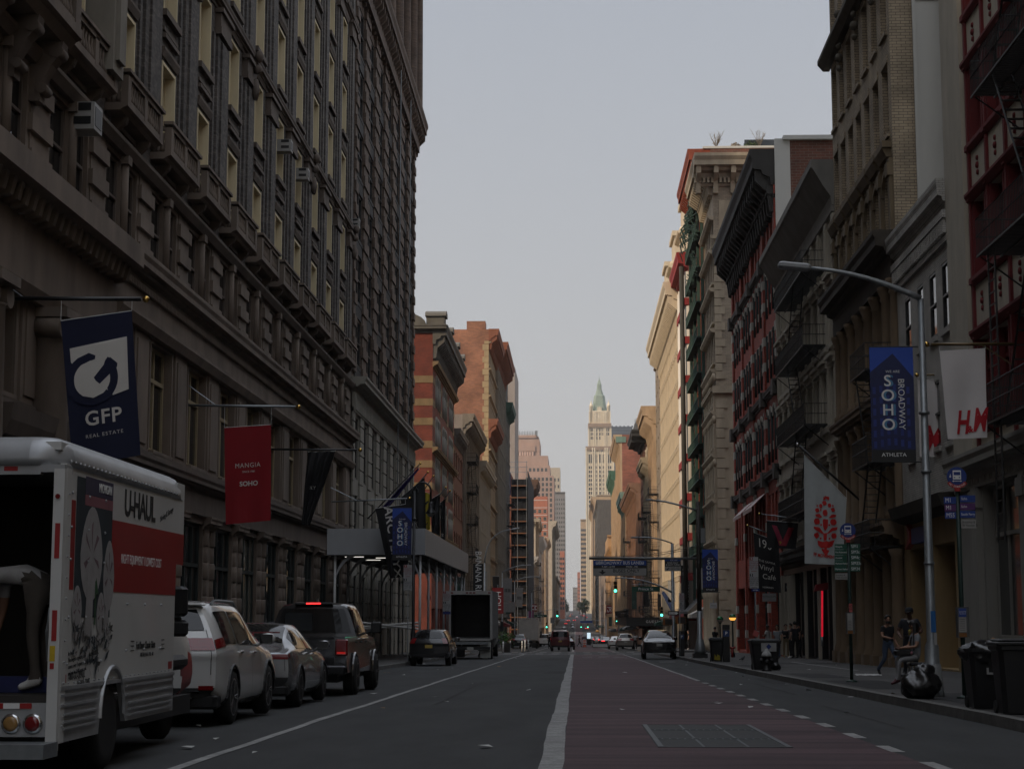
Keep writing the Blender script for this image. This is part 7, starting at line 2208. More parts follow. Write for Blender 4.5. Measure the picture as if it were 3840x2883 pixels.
def soho_banner(parent,x0,x1,z0,z1,y,loc=Vector((0,0,0))):
 """blue street banner facing -y, in the local space of its post"""
 BL=mat('banner_blue',(.02,.075,.42),rough=.5,var=.1);BD=mat('banner_deep_blue',(.010,.018,.10),rough=.5,var=.35,scale=5);BM=mat('banner_mid_blue',(.02,.04,.24),rough=.5,var=.3,scale=6);CY=mat('banner_cyan',(.10,.28,.46),rough=.6)
 w,h=x1-x0,z1-z0
 mb=MB();mb.box(x0,x1,y,y+.012,z0,z1);bn=mb.build('banner',BL,parent)
 def R_(u,v):return(x0+w*u,z1-h*v)
 mb=MB();pts=[R_(0,.22),R_(.53,.055),R_(1,.27),R_(1,.9),R_(0,.9)][::-1];mb.poly([(a,y-.003,b)for a,b in pts]);mb.build('printed_facade',BD,bn)
 mb=MB()
 for r in range(6):
  for c in range(6):
   u,v=.05+c*.155,.32+r*.095+abs(c-2.6)*.012
   a,b=R_(u,v);a2,b2=R_(u+.07,v+.06);mb.quad((a,y-.005,b2),(a2,y-.005,b2),(a2,y-.005,b),(a,y-.005,b))
 mb.build('printed_windows',BM,bn)
 mb=MB();a,b=R_(0,.9);a2,b2=R_(1,1);mb.quad((a,y-.004,b2),(a2,y-.004,b2),(a2,y-.004,b),(a,y-.004,b));mb.build('printed_foot',SB,bn)
 def T(s,u,v,hh,m,rot=0,wx=1,off=.008,bold=0):
  a,b=R_(u,v);return text(s,hh/.7,m,bn,face_cam(a,y-off,b,R(-90)*rot),wx=wx,ext=.0005,bold=bold)
 T('WE ARE',.52,.215,h*.022,LETW,0,1.1)
 for k,ch in enumerate('SOHO'):
  T(ch,.395,.30+.128*k,h*.098,LETW,0,1.05,off=.010,bold=h*.0012)
  T(ch,.45,.30+.128*k,h*.098,CY,0,1.05,off=.008,bold=h*.0012)
 T('BROADWAY',.70,.50,h*.055,LETW,1,1.0)
 T('ATHLETA',.5,.945,h*.032,LETW,0,1.1)
 mb=MB();mb.tube([(x0,y+.006,z1+.01),(x1+.1,y+.006,z1+.01)],.015,5);mb.tube([(x0-.03,y+.006,z0-.01),(x1+.1,y+.006,z0-.01)],.015,5);mb.build('banner_arm',IRON,parent)
 return bn
def reg_sign(parent,x0,x1,z0,z1,y,top='3',bot='2'):
 SW=mat('sign_white',(.36,.36,.36),rough=.6,var=.1)
 mb=MB();mb.box(x0,x1,y-.008,y,z0,z1);s=mb.build('regulation_plate',SW,parent)
 w,h=x1-x0,z1-z0;RB_=mat('sign_text_red',(.25,.01,.015),rough=.6)
 for(v0,m,ch)in((.0,RB_,top),(.52,LETB,bot)):
  mb=MB();mb.box(x0+w*.05,x0+w*.38,y-.012,y-.009,z1-h*(v0+.11),z1-h*(v0+.01));mb.build('hour_box',m,s)
  text(ch,h*.11,LETW,s,face_cam(x0+w*.21,y-.014,z1-h*(v0+.06)),ext=.0005)
  text('HOUR LIMIT\nCOMMERCIAL\nVEHICLES ONLY\nMON - FRI\n7AM - 7PM',h*.058,m,s,face_cam(x0+w*.5,y-.011,z1-h*(v0+.26)),ext=.0005)
  mb=MB();zz=z1-h*(v0+.455);mb.box(x0+w*.2,x1-w*.2,y-.012,y-.009,zz-.008,zz+.008);mb.build('arrow',m,s)
def crook_lamp():
 Y=79.0;b=at(1550,2300,Y);x=b.x;g=gz(Y)+SWH
 t=thing('crook_lamp','black crook lamp post carrying a blue street banner on the left kerb','street lamp',(x,Y,g))
 z=lambda py:at(1550,py,Y).z-g
 mb=MB();mb.lathe([(.22,0),(.2,.3),(.13,.5),(.12,1.2),(.07,1.5),(.06,z(1840))],(0,0,0),12);mb.lathe([(.1,0),(.11,.05),(.07,.12)],(0,0,z(1950)),10);mb.build('post',BLACKP,t)
 mb=MB();r=.38;zc=z(1840);mb.tube([(r-r*math.cos(math.pi*k/14),0,zc+r*math.sin(math.pi*k/14))for k in range(15)]+[(2*r,0,zc-.5)],.05,7)
 mb.tube([(.03+.16*math.cos(k*.5),0,zc-.05+.2*math.sin(k*.5))for k in range(10)],.025,5);mb.build('crook',BLACKP,t)
 mb=MB();mb.lathe([(.06,0),(.1,-.1),(.11,-.32),(.24,-.5),(.25,-.54)],(2*r,0,zc-.5),12);ln=mb.build('lantern',BLACKP,t)
 mb=MB();mb.ball((2*r,0,zc-1.05),.17,12,.9);mb.build('globe',mat('lamp_globe',(.25,.25,.24),rough=.3),ln)
 k=Y/FPX;soho_banner(t,(1469-1550)*k,(1541-1550)*k,z(2098),z(1905),-.05)
 mb=MB();mb.tube([((1530-1550)*k,-.05,0),((1530-1550)*k,-.05,z(2110))],.025,5);mb.build('sign_post',STEEL,t)
 reg_sign(t,(1513-1550)*k,(1545-1550)*k,z(2214),z(2117),-.08)
crook_lamp()
def signpost(name,label,px,Y,top,box,cat='sign',tag_=None):
 b=at(px,2300,Y);g=gz(Y)+SWH
 t=thing(name,label,cat,(b.x,Y,g));k=Y/FPX;z=lambda py:at(px,py,Y).z-g
 mb=MB();mb.tube([(0,0,0),(0,0,z(top))],.03,6);mb.build('post',STEEL,t)
 if box:reg_sign(t,(box[0]-px)*k,(box[1]-px)*k,z(box[3]),z(box[2]),-.04)
 return t,k,z
t,k,z=signpost('parking_sign','white parking regulation sign just left of the open box truck',1676,93,2214,(1661,1690,2216,2290))
mb=MB();mb.box(-15*k,14*k,-.05,-.04,z(2302),z(2292));mb.build('number_plate',mat('plate_blue',(.02,.04,.2)),t)
t,k,z=signpost('red_top_sign','grey post with small red and white sign under the shed edge',1608,92,2090,None)
mb=MB();mb.box(-9*k,8*k,-.05,-.04,z(2247),z(2234));mb.build('plate',SR,t)
t,k,z=signpost('parking_sign','white parking regulation sign with a pink tag below it on the right kerb',2833,66.5,2085,(2813,2846,2088,2205))
mb=MB();mb.box(-14*k,16*k,-.05,-.04,z(2217),z(2207));nb=mb.build('number_plate',mat('plate_blue',(.02,.04,.2)),t);text('101965',.07,LETW,nb,face_cam(0,-.055,z(2212)),ext=.0005)
PINKT=mat('pink_tag',(.48,.11,.10),rough=.8)
mb=MB();mb.T=Matrix.Translation((0,-.06,z(2375)))@Matrix.Rotation(.5,4,'Y');mb.box(-.1,.1,0,.01,-.1,.1);mb.build('paper_tag',PINKT,t)
t,k,z=signpost('parking_sign','white parking regulation sign by the one way sign on the right',2549,101,2222,(2550,2566,2223,2289))
mb=MB();mb.box((2505-2549)*k,(2546-2549)*k,-.07,-.055,z(2306),z(2290));ow=mb.build('one_way_plate',LETB,t)
mb=MB();mb.extr([((2508-2549)*k,z(2294)),((2534-2549)*k,z(2294)),((2534-2549)*k,z(2292)),((2544-2549)*k,z(2298)),((2534-2549)*k,z(2304)),((2534-2549)*k,z(2302)),((2508-2549)*k,z(2302))],lambda x,q:(x,-.078,q),lambda x,q:(x,-.0705,q));ar=mb.build('arrow',LETW,ow)
text('ONE WAY',.09,LETB,ar,face_cam((2521-2549)*k,-.082,z(2298)),ext=.0005,wx=.85)
def cobra(label,base,Y,top,head,mid=None,curve=False,group='cobra head street lamps'):
 """base px x of the post; top py of the post; head (px, py)"""
 P=at(base,2300,Y);g=gz(Y)+SWH
 t=thing('street_lamp',label,'street lamp',(P.x,Y,g),0,group)
 o=Vector((P.x,Y,g));T=at(base,top,Y)-o;T.x=0;Hd=at(head[0],head[1],Y)-o
 mb=MB();mb.lathe([(.2,0),(.2,.12),(.15,.15),(.13,.9),(.09,1.0),(.055,T.z)],(0,0,0),10);mb.build('post',STEEL,t)
 mb=MB()
 M_=at(*mid,Y)-o if mid else T.lerp(Hd,.5)+Vector((0,0,.35))
 pts=[((1-q)**2*T+2*q*(1-q)*M_+q*q*Hd)for q in[i/10 for i in range(11)]];mb.tube(pts,.06,7,.035);mb.build('arm',STEEL,t)
 d=(Hd-pts[-2]).normalized();mb=MB();mb.T=Matrix.Translation(Hd)@Matrix.Rotation(math.atan2(d.z,abs(d.x))*(-1 if d.x>0 else 1),4,'Y')
 s_=1 if d.x>0 else-1
 mb.rbox(min(0,s_*.62),max(0,s_*.62),-.13,.13,-.06,.07,.05);mb.build('lamp_head',mat('lamp_head_grey',(.32,.33,.34),rough=.5),t)
 return t,o
cobra('grey street lamp beyond the shed with a high curved arm',1817,147,2110,(1920,1984),(1822,1992))
cobra('grey street lamp above the open box truck, nearer of two in a row',1883,182,2145,(1970,2119),(1925,2120))
cobra('grey street lamp beyond the open box truck, farther of two in a row',1930,219,2177,(2005,2162),(1968,2160))
cobra('small far street lamp over the white box truck',1994,290,2222,(2038,2196),(2006,2198))
t,o=cobra('tall street lamp post carrying a blue banner on the right pavement near the bins',3490,32.5,1120,(3040,1006),(3240,1020))
k=32.5/FPX
soho_banner(t,(3290-3490)*k,(3452-3490)*k,at(3400,1730,32.5).z-o.z,at(3400,1304,32.5).z-o.z,-.06)
mb=MB();mb.lathe([(.21,0),(.2,.06),(.16,.58),(.1,.6)],(0,0,0),8);mb.build('base_cover',mat('lamp_base_grey',(.22,.225,.22),rough=.6,var=.2),t)
mb=MB();mb.box(-.02,.07,-.1,-.09,at(3500,2369,32.5).z-o.z,at(3500,2290,32.5).z-o.z);mb.build('blue_poster',mat('poster_blue',(.02,.13,.36)),t)
mb=MB();mb.box(.03,.08,-.1,-.09,at(3500,2418,32.5).z-o.z,at(3500,2372,32.5).z-o.z);mb.build('small_poster',mat('board_white',(.36,.36,.35)),t)
mb=MB();
for zz in(2.4,4.1,5.2):mb.lathe([(.1,zz),(.1,zz+.05)],(0,0,0),10)
mb.build('band',STEEL,t)
def gantry():
 Y=93.0;px=2623;P=at(px,2300,Y);g=gz(Y)+SWH
 t=thing('gantry_post','grey post with a long arm holding the blue and white bus lane sign','sign gantry',(P.x,Y,g))
 k=Y/FPX;z=lambda py:at(px,py,Y).z-g;X=lambda p:(p-px)*k
 mb=MB();mb.box(-.38,.38,-.35,.35,0,.24);mb.build('plinth',BLACKP,t)
 mb=MB();mb.lathe([(.3,.24),(.3,.4),(.2,.95),(.15,1.0),(.13,z(2290))],(0,0,0),10);mb.build('post_base',STEEL,t)
 mb=MB();mb.lathe([(.13,z(2290)),(.1,z(1879))],(0,0,0),10);mb.build('post',mat('brown_post',(.06,.05,.042),rough=.6,metal=.2),t)
 mb=MB();mb.tube([(0,0,z(1915)),(X(2565),0,z(1896)),(X(2500),0,z(1880)),(X(2440),0,z(1873))],.05,7);mb.build('lamp_arm',STEEL,t)
 mb=MB();mb.rbox(X(2428),X(2452),-.12,.12,z(1877),z(1870),.03);mb.build('lamp_head',MATS['lamp_head_grey'],t)
 mb=MB();mb.tube([(0,0,z(2094)),(X(2215),0,z(2092))],.07,8);mb.build('sign_arm',mat('gantry_grey',(.15,.155,.155),rough=.55,metal=.3),t)
 mb=MB();mb.box(X(2631),X(2647),-.15,.1,z(2035),z(1980));mb.build('control_box',MATS['lamp_base_grey'],t)
 BLU=mat('sign_blue_panel',(.012,.055,.26),rough=.5,var=.08);BRK=mat('sign_black_panel',(.02,.018,.016),rough=.5);WHP=mat('sign_white_panel',(.33,.32,.30),rough=.5,var=.08)
 x0,x1=X(2231.6),X(2427.6)
 mb=MB();mb.box(x0-.02,x1+.02,-.10,-.06,z(2158.5),z(2100));s=mb.build('bus_lane_sign',BRK,t)
 for nm,m,a,b in(('blue_panel',BLU,2101,2119),('black_panel',BRK,2119,2129.5),('white_panel',WHP,2130,2157)):
  mb=MB();mb.box(x0,x1,-.106,-.1005,z(b),z(a));mb.build(nm,m,s)
 c=(x0+x1)/2;w=x1-x0
 text('BROADWAY BUS LANE',.24,LETW,s,face_cam(c,-.11,z(2110)),wx=.90,ext=.0005,bold=.002)
 text('7 AM - 6 PM',.135,LETW,s,face_cam(x0+w*.28,-.11,z(2124.5)),ext=.0005);text('MON - FRI',.135,LETW,s,face_cam(x0+w*.73,-.11,z(2124.5)),ext=.0005)
 text('BUSES ONLY',.25,LETB,s,face_cam(x0+w*.62,-.11,z(2139.5)),ext=.0005,bold=.003);text('& RIGHT TURNS',.11,LETB,s,face_cam(x0+w*.62,-.11,z(2151)),ext=.0005)
 ax,az=x0+w*.17,z(2144)
 mb=MB();mb.extr([(ax-.05,az+.12),(ax+.05,az+.12),(ax+.05,az+.02),(ax+.19,az+.02),(ax,az-.13),(ax-.19,az+.02),(ax-.05,az+.02)],lambda p,q:(p,-.112,q),lambda p,q:(p,-.107,q));mb.build('arrow',LETB,s)
 for q in(.07,.93):
  mb=MB();mb.rbox(x0+w*q-.07,x0+w*q+.07,-.112,-.107,z(2114.5),z(2105),.002);bi=mb.build('bus_icon',LETW,s)
  mb=MB();mb.box(x0+w*q-.05,x0+w*q+.05,-.114,-.1125,z(2111),z(2106.5));mb.build('bus_icon_window',BLU,bi)
 x0,x1=X(2496),X(2556)
 mb=MB();mb.box(x0,x1,-.1,-.06,z(2140.5),z(2097));s=mb.build('turn_sign',BRK,t)
 mb=MB();mb.box(x0+.01,x1-.01,-.106,-.1005,z(2103),z(2097.5));mb.build('blue_panel',BLU,s)
 mb=MB();mb.box(x0+.01,x1-.01,-.106,-.1005,z(2140),z(2123));mb.build('white_panel',WHP,s)
 c=(x0+x1)/2;w=x1-x0
 text('BUS LANE',.085,LETW,s,face_cam(c+.06,-.11,z(2100.5)),ext=.0005);text('BUSES ONLY\n& RIGHT TURNS',.105,LETW,s,face_cam(c,-.11,z(2113.5)),ext=.0005,wx=.95)
 text('7AM - 6PM\nMON - FRI',.095,LETB,s,face_cam(x0+w*.66,-.11,z(2132)),ext=.0005)
 mb=MB();mb.extr([(x0+.1,z(2137)),(x0+.1,z(2131)),(x0+.14,z(2133)),(x0+.22,z(2127)),(x0+.25,z(2129)),(x0+.17,z(2135)),(x0+.19,z(2137))],lambda p,q:(p,-.112,q),lambda p,q:(p,-.107,q));mb.build('arrow',LETB,s)
 soho_banner(t,X(2636),X(2694),z(2219),z(2060),-.06)
gantry()
AMB=mat('signal_yellow',(.34,.17,.015),rough=.55,var=.25,scale=8);LENS=mat('signal_lens_dark',(.02,.015,.012),rough=.3);GRNL=mat('signal_green_lit',(.1,.8,.6),emit=((.08,1.0,.62),5.0));ORH=mat('hand_orange',(.32,.10,.012),rough=.6,var=.3)
def signal_head(parent,x,y,z,s=.32,lit=2):
 h=MB()
 for k in range(3):h.rbox(x-s*.5,x+s*.5,y-.16,y+.12,z-s*(k+.96),z-s*(k+.02),.03)
 o=h.build('signal_head',AMB,parent)
 for k in range(3):
  mb=MB();c=z-s*(k+.5);mb.lathe([(s*.36,-.17),(s*.36,-.18),(s*.2,-.19)],(x,y,c),14,'y');mb.build('lens',GRNL if k==lit else LENS,o)
  mb=MB();pts=[(x+s*.4*math.cos(a),c+s*.4*math.sin(a))for a in[math.pi*q/8 for q in range(9)]]
  for(a,b),(a2,b2)in zip(pts,pts[1:]):mb.quad((a,y-.17,b),(a2,y-.17,b2),(a2,y-.36,b2),(a,y-.36,b));mb.quad((a,y-.36,b*1+.01),(a2,y-.36,b2+.01),(a2,y-.17,b2+.012),(a,y-.17,b+.012))
  mb.build('visor',AMB,o)
 return o
def signal_mast(label,px,Y,top,arm,head,sign,sign_txt,poleheads=(),lamp=None,walk=()):
 P=at(px,2300,Y);g=gz(Y)+SWH;k=Y/FPX;z=lambda py:at(px,py,Y).z-g;X=lambda p:(p-px)*k
 t=thing('signal_mast',label,'traffic signal',(P.x,Y,g))
 mb=MB();mb.lathe([(.2,0),(.2,.5),(.12,.6),(.1,z(top))],(0,0,0),10);mb.build('post',STEEL,t)
 mb=MB();A=Vector((0,0,z(arm[0])));B=Vector((X(arm[1]),0,z(arm[2])));M_=Vector((X(arm[1])*.45,0,z(arm[2])+.05));mb.tube([((1-q)**2*A+2*q*(1-q)*M_+q*q*B)for q in[i/12 for i in range(13)]],.07,7,.04);mb.build('mast_arm',STEEL,t)
 signal_head(t,X(head[0]),0,z(head[1]),(head[2]-head[1])*k/3)
 for hx,h0,h1 in poleheads:signal_head(t,X(hx),-.1,z(h0),(h1-h0)*k/3)
 if sign:
  GRS=mat('street_sign_green',(.010,.085,.05),rough=.5)
  mb=MB();mb.box(X(sign[0]),X(sign[1]),-.03,0,z(sign[3]),z(sign[2]));sg=mb.build('street_sign',GRS,t);text(sign_txt,(sign[3]-sign[2])*k*.72,LETW,sg,face_cam((X(sign[0])+X(sign[1]))/2,-.034,z((sign[2]+sign[3])/2)),ext=.0005,wx=1.1)
  mb=MB();mb.tube([(X(sign[0]),0,z(sign[2])+.12),(X(sign[1]),0,z(sign[2])+.12)],.02,4);mb.build('sign_rod',STEEL,t)
 for(a,b,c,d)in walk:
  mb=MB();mb.box(X(a),X(b),-.25,.1,z(d),z(c));w_=mb.build('walk_signal',ORH,t)
  mb=MB();mb.box(X(a)+.22*(X(b)-X(a)),X(b)-.02,-.262,-.251,z(d)+.03,z(c)-.03);mb.build('walk_screen',LENS,w_)
 if lamp:
  mb=MB();T=Vector((0,0,z(top)));Hd=Vector((X(lamp[0]),0,z(lamp[1])));M_=Vector((X(lamp[0])*.5,0,z(lamp[1])+.1));mb.tube([((1-q)**2*T+2*q*(1-q)*M_+q*q*Hd)for q in[i/10 for i in range(11)]],.05,6);mb.build('lamp_arm',STEEL,t)
  mb=MB();mb.rbox(X(lamp[0])-.45,X(lamp[0])+.05,-.13,.13,z(lamp[1])-.05,z(lamp[1])+.07,.04);mb.build('lamp_head',MATS['lamp_head_grey'],t)
 return t
signal_mast('traffic signal mast with the green Prince St sign on the right corner',2524,118,2037,(2222,2311,2166),(2311,2178,2221),(2372,2476,2198,2217.5),'Prince St',((2481,2274,2311),),(2395,2015),((2486,2521,2319,2343),(2533,2571,2311,2338)))
signal_mast('far traffic signal mast reaching over the left lanes by the white box truck',1981,318,2290,(2314,2092,2284),(2089,2288,2312),(2003,2050,2304,2313),'Spring St',((2049,2333,2353),))
signal_mast('far traffic signal on the right pavement beside the dark canopy',2320,300,2310,(2316,2306,2311),(2312,2316,2330),None,None)
t=signal_mast('far blue topped gantry with green signals over the bus lane',2273,505,2318,(2326,2176,2326),(2180,2339,2352),(2240,2264,2344,2352),'Broome St',((2205,2338,2352),))
mb=MB();k=505/FPX;z=lambda py:at(2273,py,505).z-t.location.z
mb.box((2177-2273)*k,(2222-2273)*k,-.2,-.1,z(2334),z(2327));mb.build('blue_sign',mat('sign_blue_panel',(.012,.055,.26)),t)
t,C=flag('banner_flag','white banner with red lettering hanging before the oxblood iron front, nearer of two','banner',[(3524,1317),(3694,1307),(3702,1641),(3554,1647)],44.6,WHTF,((3803,1290),(3490,1291)),.04,mat('dull_gold_pole',(.16,.11,.05),rough=.4,metal=.4),stay=((3800,1370),(3680,1292)),amp=.025,waves=1.4,ph=2.2)
RL=mat('red_lettering',(.50,.008,.018),rough=.7);
C.text('H',.38,.83,.58,RL,t,loc=C.loc,wx=.62,shear=.3,bold=.022);C.text('&',.58,.90,.16,RL,t,loc=C.loc,bold=.008);C.text('M',.80,.81,.58,RL,t,loc=C.loc,wx=.6,shear=.3,bold=.022)
t,C=flag('banner_flag','white banner with red lettering half hidden behind the tall lamp post','banner',[(3440,1425),(3512,1422),(3528,1712),(3450,1712)],58,WHTF,((3560,1405),(3450,1406)),.035,MATS['dull_gold_pole'],amp=.03,waves=1.5,ph=.4)
C.text('M',.58,.80,.9,RL,t,loc=C.loc,wx=.5,shear=.3,bold=.03)
FPW=mat('flag_grey_white',(.50,.53,.52),rough=.8,var=.12,scale=3);FPR=mat('flag_red',(.62,.015,.012),rough=.75)
t,C=flag('banner_flag','pale grey banner with red floral emblem on a slanted black pole','banner',[(3015,1705),(3175,1868),(3160,2118),(3018,2112)],73,FPW,((3231,1881),(2998,1672)),.05,BLACKP,mat('chrome_ball',(.6,.6,.6),metal=1,rough=.2),amp=.03,waves=2.6)
def fp(x,y):
 X_,Y_=2450+x/2.765,1550+y/2.765
 v0=.5
 for _ in range(12):
  xl,xr=3015+3*v0,3175-15*v0;u=(X_-xl)/(xr-xl);yt,yb=1705+163*u,2112+6*u;v0=(Y_-yt)/(yb-yt)
 return u,v0
for cx_,cy_,rx,ry in((1773,930,26,28),(1825,955,20,26),(1735,960,18,26),(1698,1005,24,26),(1862,1000,24,26),(1780,1032,27,38),(1695,1120,33,38),(1865,1128,36,36),(1690,1265,28,34),(1872,1270,30,34),(1698,960,9,12),(1860,958,11,12),(1735,1000,10,14),(1740,1155,12,14),(1822,1158,12,14),(1735,1295,12,14),(1825,1298,12,14),(1780,1350,40,30)):
 pts=[fp(cx_+rx*math.cos(a*.5236),cy_+ry*math.sin(a*.5236))for a in range(12)];C.poly(pts,FPR,t,'emblem',.03,C.loc)
for pl in(((1760,900),(1765,868),(1790,855),(1820,865),(1825,895),(1800,900),(1792,880),(1775,900)),((1675,1050),(1720,1040),(1755,1080),(1745,1085),(1690,1075)),((1898,1055),(1850,1045),(1815,1085),(1825,1090),(1885,1078)),((1755,1100),(1780,1085),(1810,1100),(1808,1180),(1780,1220),(1758,1180)),((1658,1170),(1720,1180),(1775,1250),(1760,1255),(1720,1220),(1665,1205)),((1912,1178),(1850,1185),(1795,1250),(1810,1255),(1850,1222),(1900,1210)),((1760,1240),(1800,1240),(1795,1320),(1765,1320)),((1700,1310),(1740,1330),(1820,1330),(1880,1312),(1860,1370),(1820,1395),(1740,1395),(1710,1370)),((1772,1395),(1800,1395),(1798,1415),(1828,1412),(1790,1485),(1745,1410),(1775,1415))):
 C.poly([fp(*p)for p in pl],FPR,t,'emblem',.031,C.loc)
C.text('FP MOVEMENT',.52,.905,.17,FPR,t,loc=C.loc,wx=.92,bold=.008)
t,C=flag('banner_flag','black flag with a pink V emblem, right of the vinyl banner','flag',[(2875,1951),(2993,1960),(2985,2058),(2877,2053)],90,BLKF,((3021,1948),(2855,1927)),.03,STEEL,amp=.03)
C.poly([(.16,.15),(.32,.17),(.55,.75),(.42,.90)],mat('flag_pink',(.32,.02,.06),rough=.7),t,'emblem',.035,C.loc);C.poly([(.70,.2),(.88,.2),(.66,.9),(.42,.9),(.5,.78)],mat('flag_crimson',(.30,.012,.03),rough=.7),t,'emblem',.036,C.loc);C.poly([(.40,.72),(.5,.75),(.45,.86)],YEL,t,'emblem',.037,C.loc)
t,C=flag('banner_flag','black banner with white Vinyl Cafe lettering before the red arcade building','banner',[(2826,1996),(2920,2030),(2929,2222),(2836,2216)],97,BLKF,((2900,2005),(2810,1972)),.03,STEEL,amp=.025,ph=1.2)
C.text('190',.42,.15,.5,OFFW,t,loc=C.loc,wx=.8);C.text('THE SAMRA',.48,.46,.13,OFFW,t,loc=C.loc);C.text('Vinyl',.46,.57,.3,OFFW,t,loc=C.loc);C.text('Café',.55,.73,.3,OFFW,t,loc=C.loc);C.text('NESPRESSO',.48,.92,.09,OFFW,t,loc=C.loc)
t=thing('neon_sign','glowing red vertical bar under a red hood on the black shopfront','neon sign',at(3082,2300,84));o=Vector(t.location)
a,b=at(3083,2214,84)-o,at(3083,2386,84)-o;mb=MB();mb.tube([a,b],.05,8);mb.build('neon_tube',mat('neon_red',(.6,.02,.03),emit=((1,.02,.05),.4)),t)
mb=MB();mb.tube([b,b-Vector((0,0,.45))],.06,8);mb.build('neon_foot',STEEL,t)
c1,c2=at(3051,2217,84)-o,at(3111,2187,84)-o;mb=MB();mb.extr([(c1.x,c1.z),(c2.x,c1.z+.12),(c2.x,c2.z+.06),(c1.x+.1,c2.z-.05)],lambda x,z:(x,-.3,z),lambda x,z:(x,.1,z));mb.build('hood',mat('hood_red',(.20,.008,.012),rough=.7),t)
DGP=mat('dark_green_post',(.012,.035,.028),rough=.5,var=.2);ROUND=mat('bus_sign_blue',(.008,.035,.20),rough=.45,var=.05);RSIGN=mat('bus_sign_red',(.40,.02,.02),rough=.5);PGREEN=mat('bus_panel_green',(.006,.075,.045),rough=.5,var=.08);PBLUE=mat('bus_panel_blue',(.012,.05,.27),rough=.5);PPUR=mat('bus_panel_purple',(.10,.025,.15),rough=.5);PWH=mat('bus_panel_white',(.33,.32,.30),rough=.6)
def bus_stop(label,base,Y,ppx,cpx,cpy,r,rows_l,rows_r,foot_rows,box,boxtop,tagp=None):
 P=at(base[0],base[1],Y);g=gz(Y)+SWH;t=thing('bus_stop_pole',label,'bus stop',(P.x,Y,g));k=Y/FPX
 def L(px,py,off=-.05):v=at(px,py,Y);return Vector((v.x-P.x,off,v.z-g))
 topz=L(ppx,cpy).z;tx=L(ppx,cpy).x
 mb=MB();mb.tube([(0,0,0),(tx*.5,0,topz*.5),(tx,0,topz-.1)],.042,8);mb.lathe([(.14,0),(.14,.03),(.05,.06)],(0,0,0),8);mb.build('post',DGP,t)
 c=L(cpx,cpy);mb=MB();mb.lathe([(r,-.02),(r,.02)],(c.x,c.y,c.z),30,'y');rd=mb.build('round_sign',ROUND,t)
 mb=MB();pts=[(c.x+q*math.sin(a),c.z-q*math.cos(a))for q,a in[(r*.86,-1.0+2.0*i/14)for i in range(15)]]+[(c.x+q*math.sin(a),c.z-q*math.cos(a))for q,a in[(r*1.22,1.0-2.0*i/14)for i in range(15)]]
 mb.extr(pts,lambda x,z:(x,c.y-.028,z),lambda x,z:(x,c.y-.021,z));mb.box(c.x-.05,c.x+.05,c.y-.03,c.y-.022,c.z-r*1.5,c.z-r*1.2);rr=mb.build('red_arc',RSIGN,rd)
 for i,ch in enumerate('NO STANDING'):
  a=-.78+1.56*i/10;text(ch,r*.27,LETW,rr,face_cam(c.x+r*1.04*math.sin(a),c.y-.03,c.z-r*1.04*math.cos(a),a),ext=.0005)
 mb=MB();w,h=r*.42,r*.62;y=c.y-.024;zc=c.z+r*.18
 mb.rbox(c.x-w,c.x+w,y-.006,y,zc-h*.75,zc+h*.75,.002);bi=mb.build('bus_icon',LETW,rd)
 mb=MB();mb.box(c.x-w*.8,c.x+w*.8,y-.009,y-.0065,zc-h*.05,zc+h*.5)
 for s_ in(-1,1):mb.box(c.x+s_*w*.6-.012,c.x+s_*w*.6+.012,y-.009,y-.0065,zc-h*.5,zc-h*.35)
 mb.build('bus_icon_window',ROUND,bi)
 mb=MB();mb.box(c.x-r*.4,c.x+r*.4,y-.006,y,c.z-r*.48,c.z-r*.42);mb.extr([(c.x-r*.5,c.z-r*.45),(c.x-r*.35,c.z-r*.36),(c.x-r*.35,c.z-r*.54)],lambda x,z:(x,y-.006,z),lambda x,z:(x,y,z));mb.extr([(c.x+r*.5,c.z-r*.45),(c.x+r*.35,c.z-r*.54),(c.x+r*.35,c.z-r*.36)],lambda x,z:(x,y-.006,z),lambda x,z:(x,y,z));mb.build('double_arrow',LETW,rd)
 mb=MB();mb.lathe([(r*.09,-.006),(r*.09,0)],(c.x-r*.68,y,c.z),10,'y');mb.box(c.x-r*.7,c.x-r*.64,y-.006,y,c.z,c.z+r*.25);mb.build('wheelchair_icon',LETW,rd)
 for rows,al in((rows_l,0),(rows_r,0),(foot_rows,0)):
  for(x0,y0,x1,y1,m,txt,tm,hs)in rows:
   A,B=L(x0,y0),L(x1,y1);mb=MB();mb.box(A.x,B.x,-.06,-.045,B.z+.004,A.z-.004);p=mb.build('route_panel',m,t)
   if txt:text(txt,(A.z-B.z)*hs,tm,p,face_cam(A.x+.02,-.063,(A.z+B.z)/2),align='LEFT',ext=.0005,wx=.78)
 A,B=L(box[0],box[2]),L(box[1],box[3]);mb=MB();mb.box(A.x,B.x,-.12,.06,B.z,A.z);bx=mb.build('timetable_case',mat('case_grey',(.09,.09,.088),rough=.4),t)
 mb=MB();hh=A.z-B.z;mb.box(A.x+.015,B.x-.05,-.126,-.121,B.z+hh*.18,A.z-.02);sh=mb.build('timetable_sheet',PWH,bx)
 if boxtop:mb=MB();mb.box(A.x+.015,B.x-.05,-.13,-.1265,A.z-hh*.32,A.z-.02);mb.build('sheet_header',boxtop,sh);text('Guide-A-Ride\nBroadway &\nHouston St',hh*.042,LETW,sh,face_cam((A.x+B.x)/2-.015,-.1305,A.z-hh*.18),ext=.0005)
 for q in range(6):mb=MB();zz=B.z+hh*(.24+.07*q);mb.box(A.x+.03,B.x-.08,-.1275,-.1262,zz,zz+hh*.012);mb.build('sheet_line',LETB,sh)
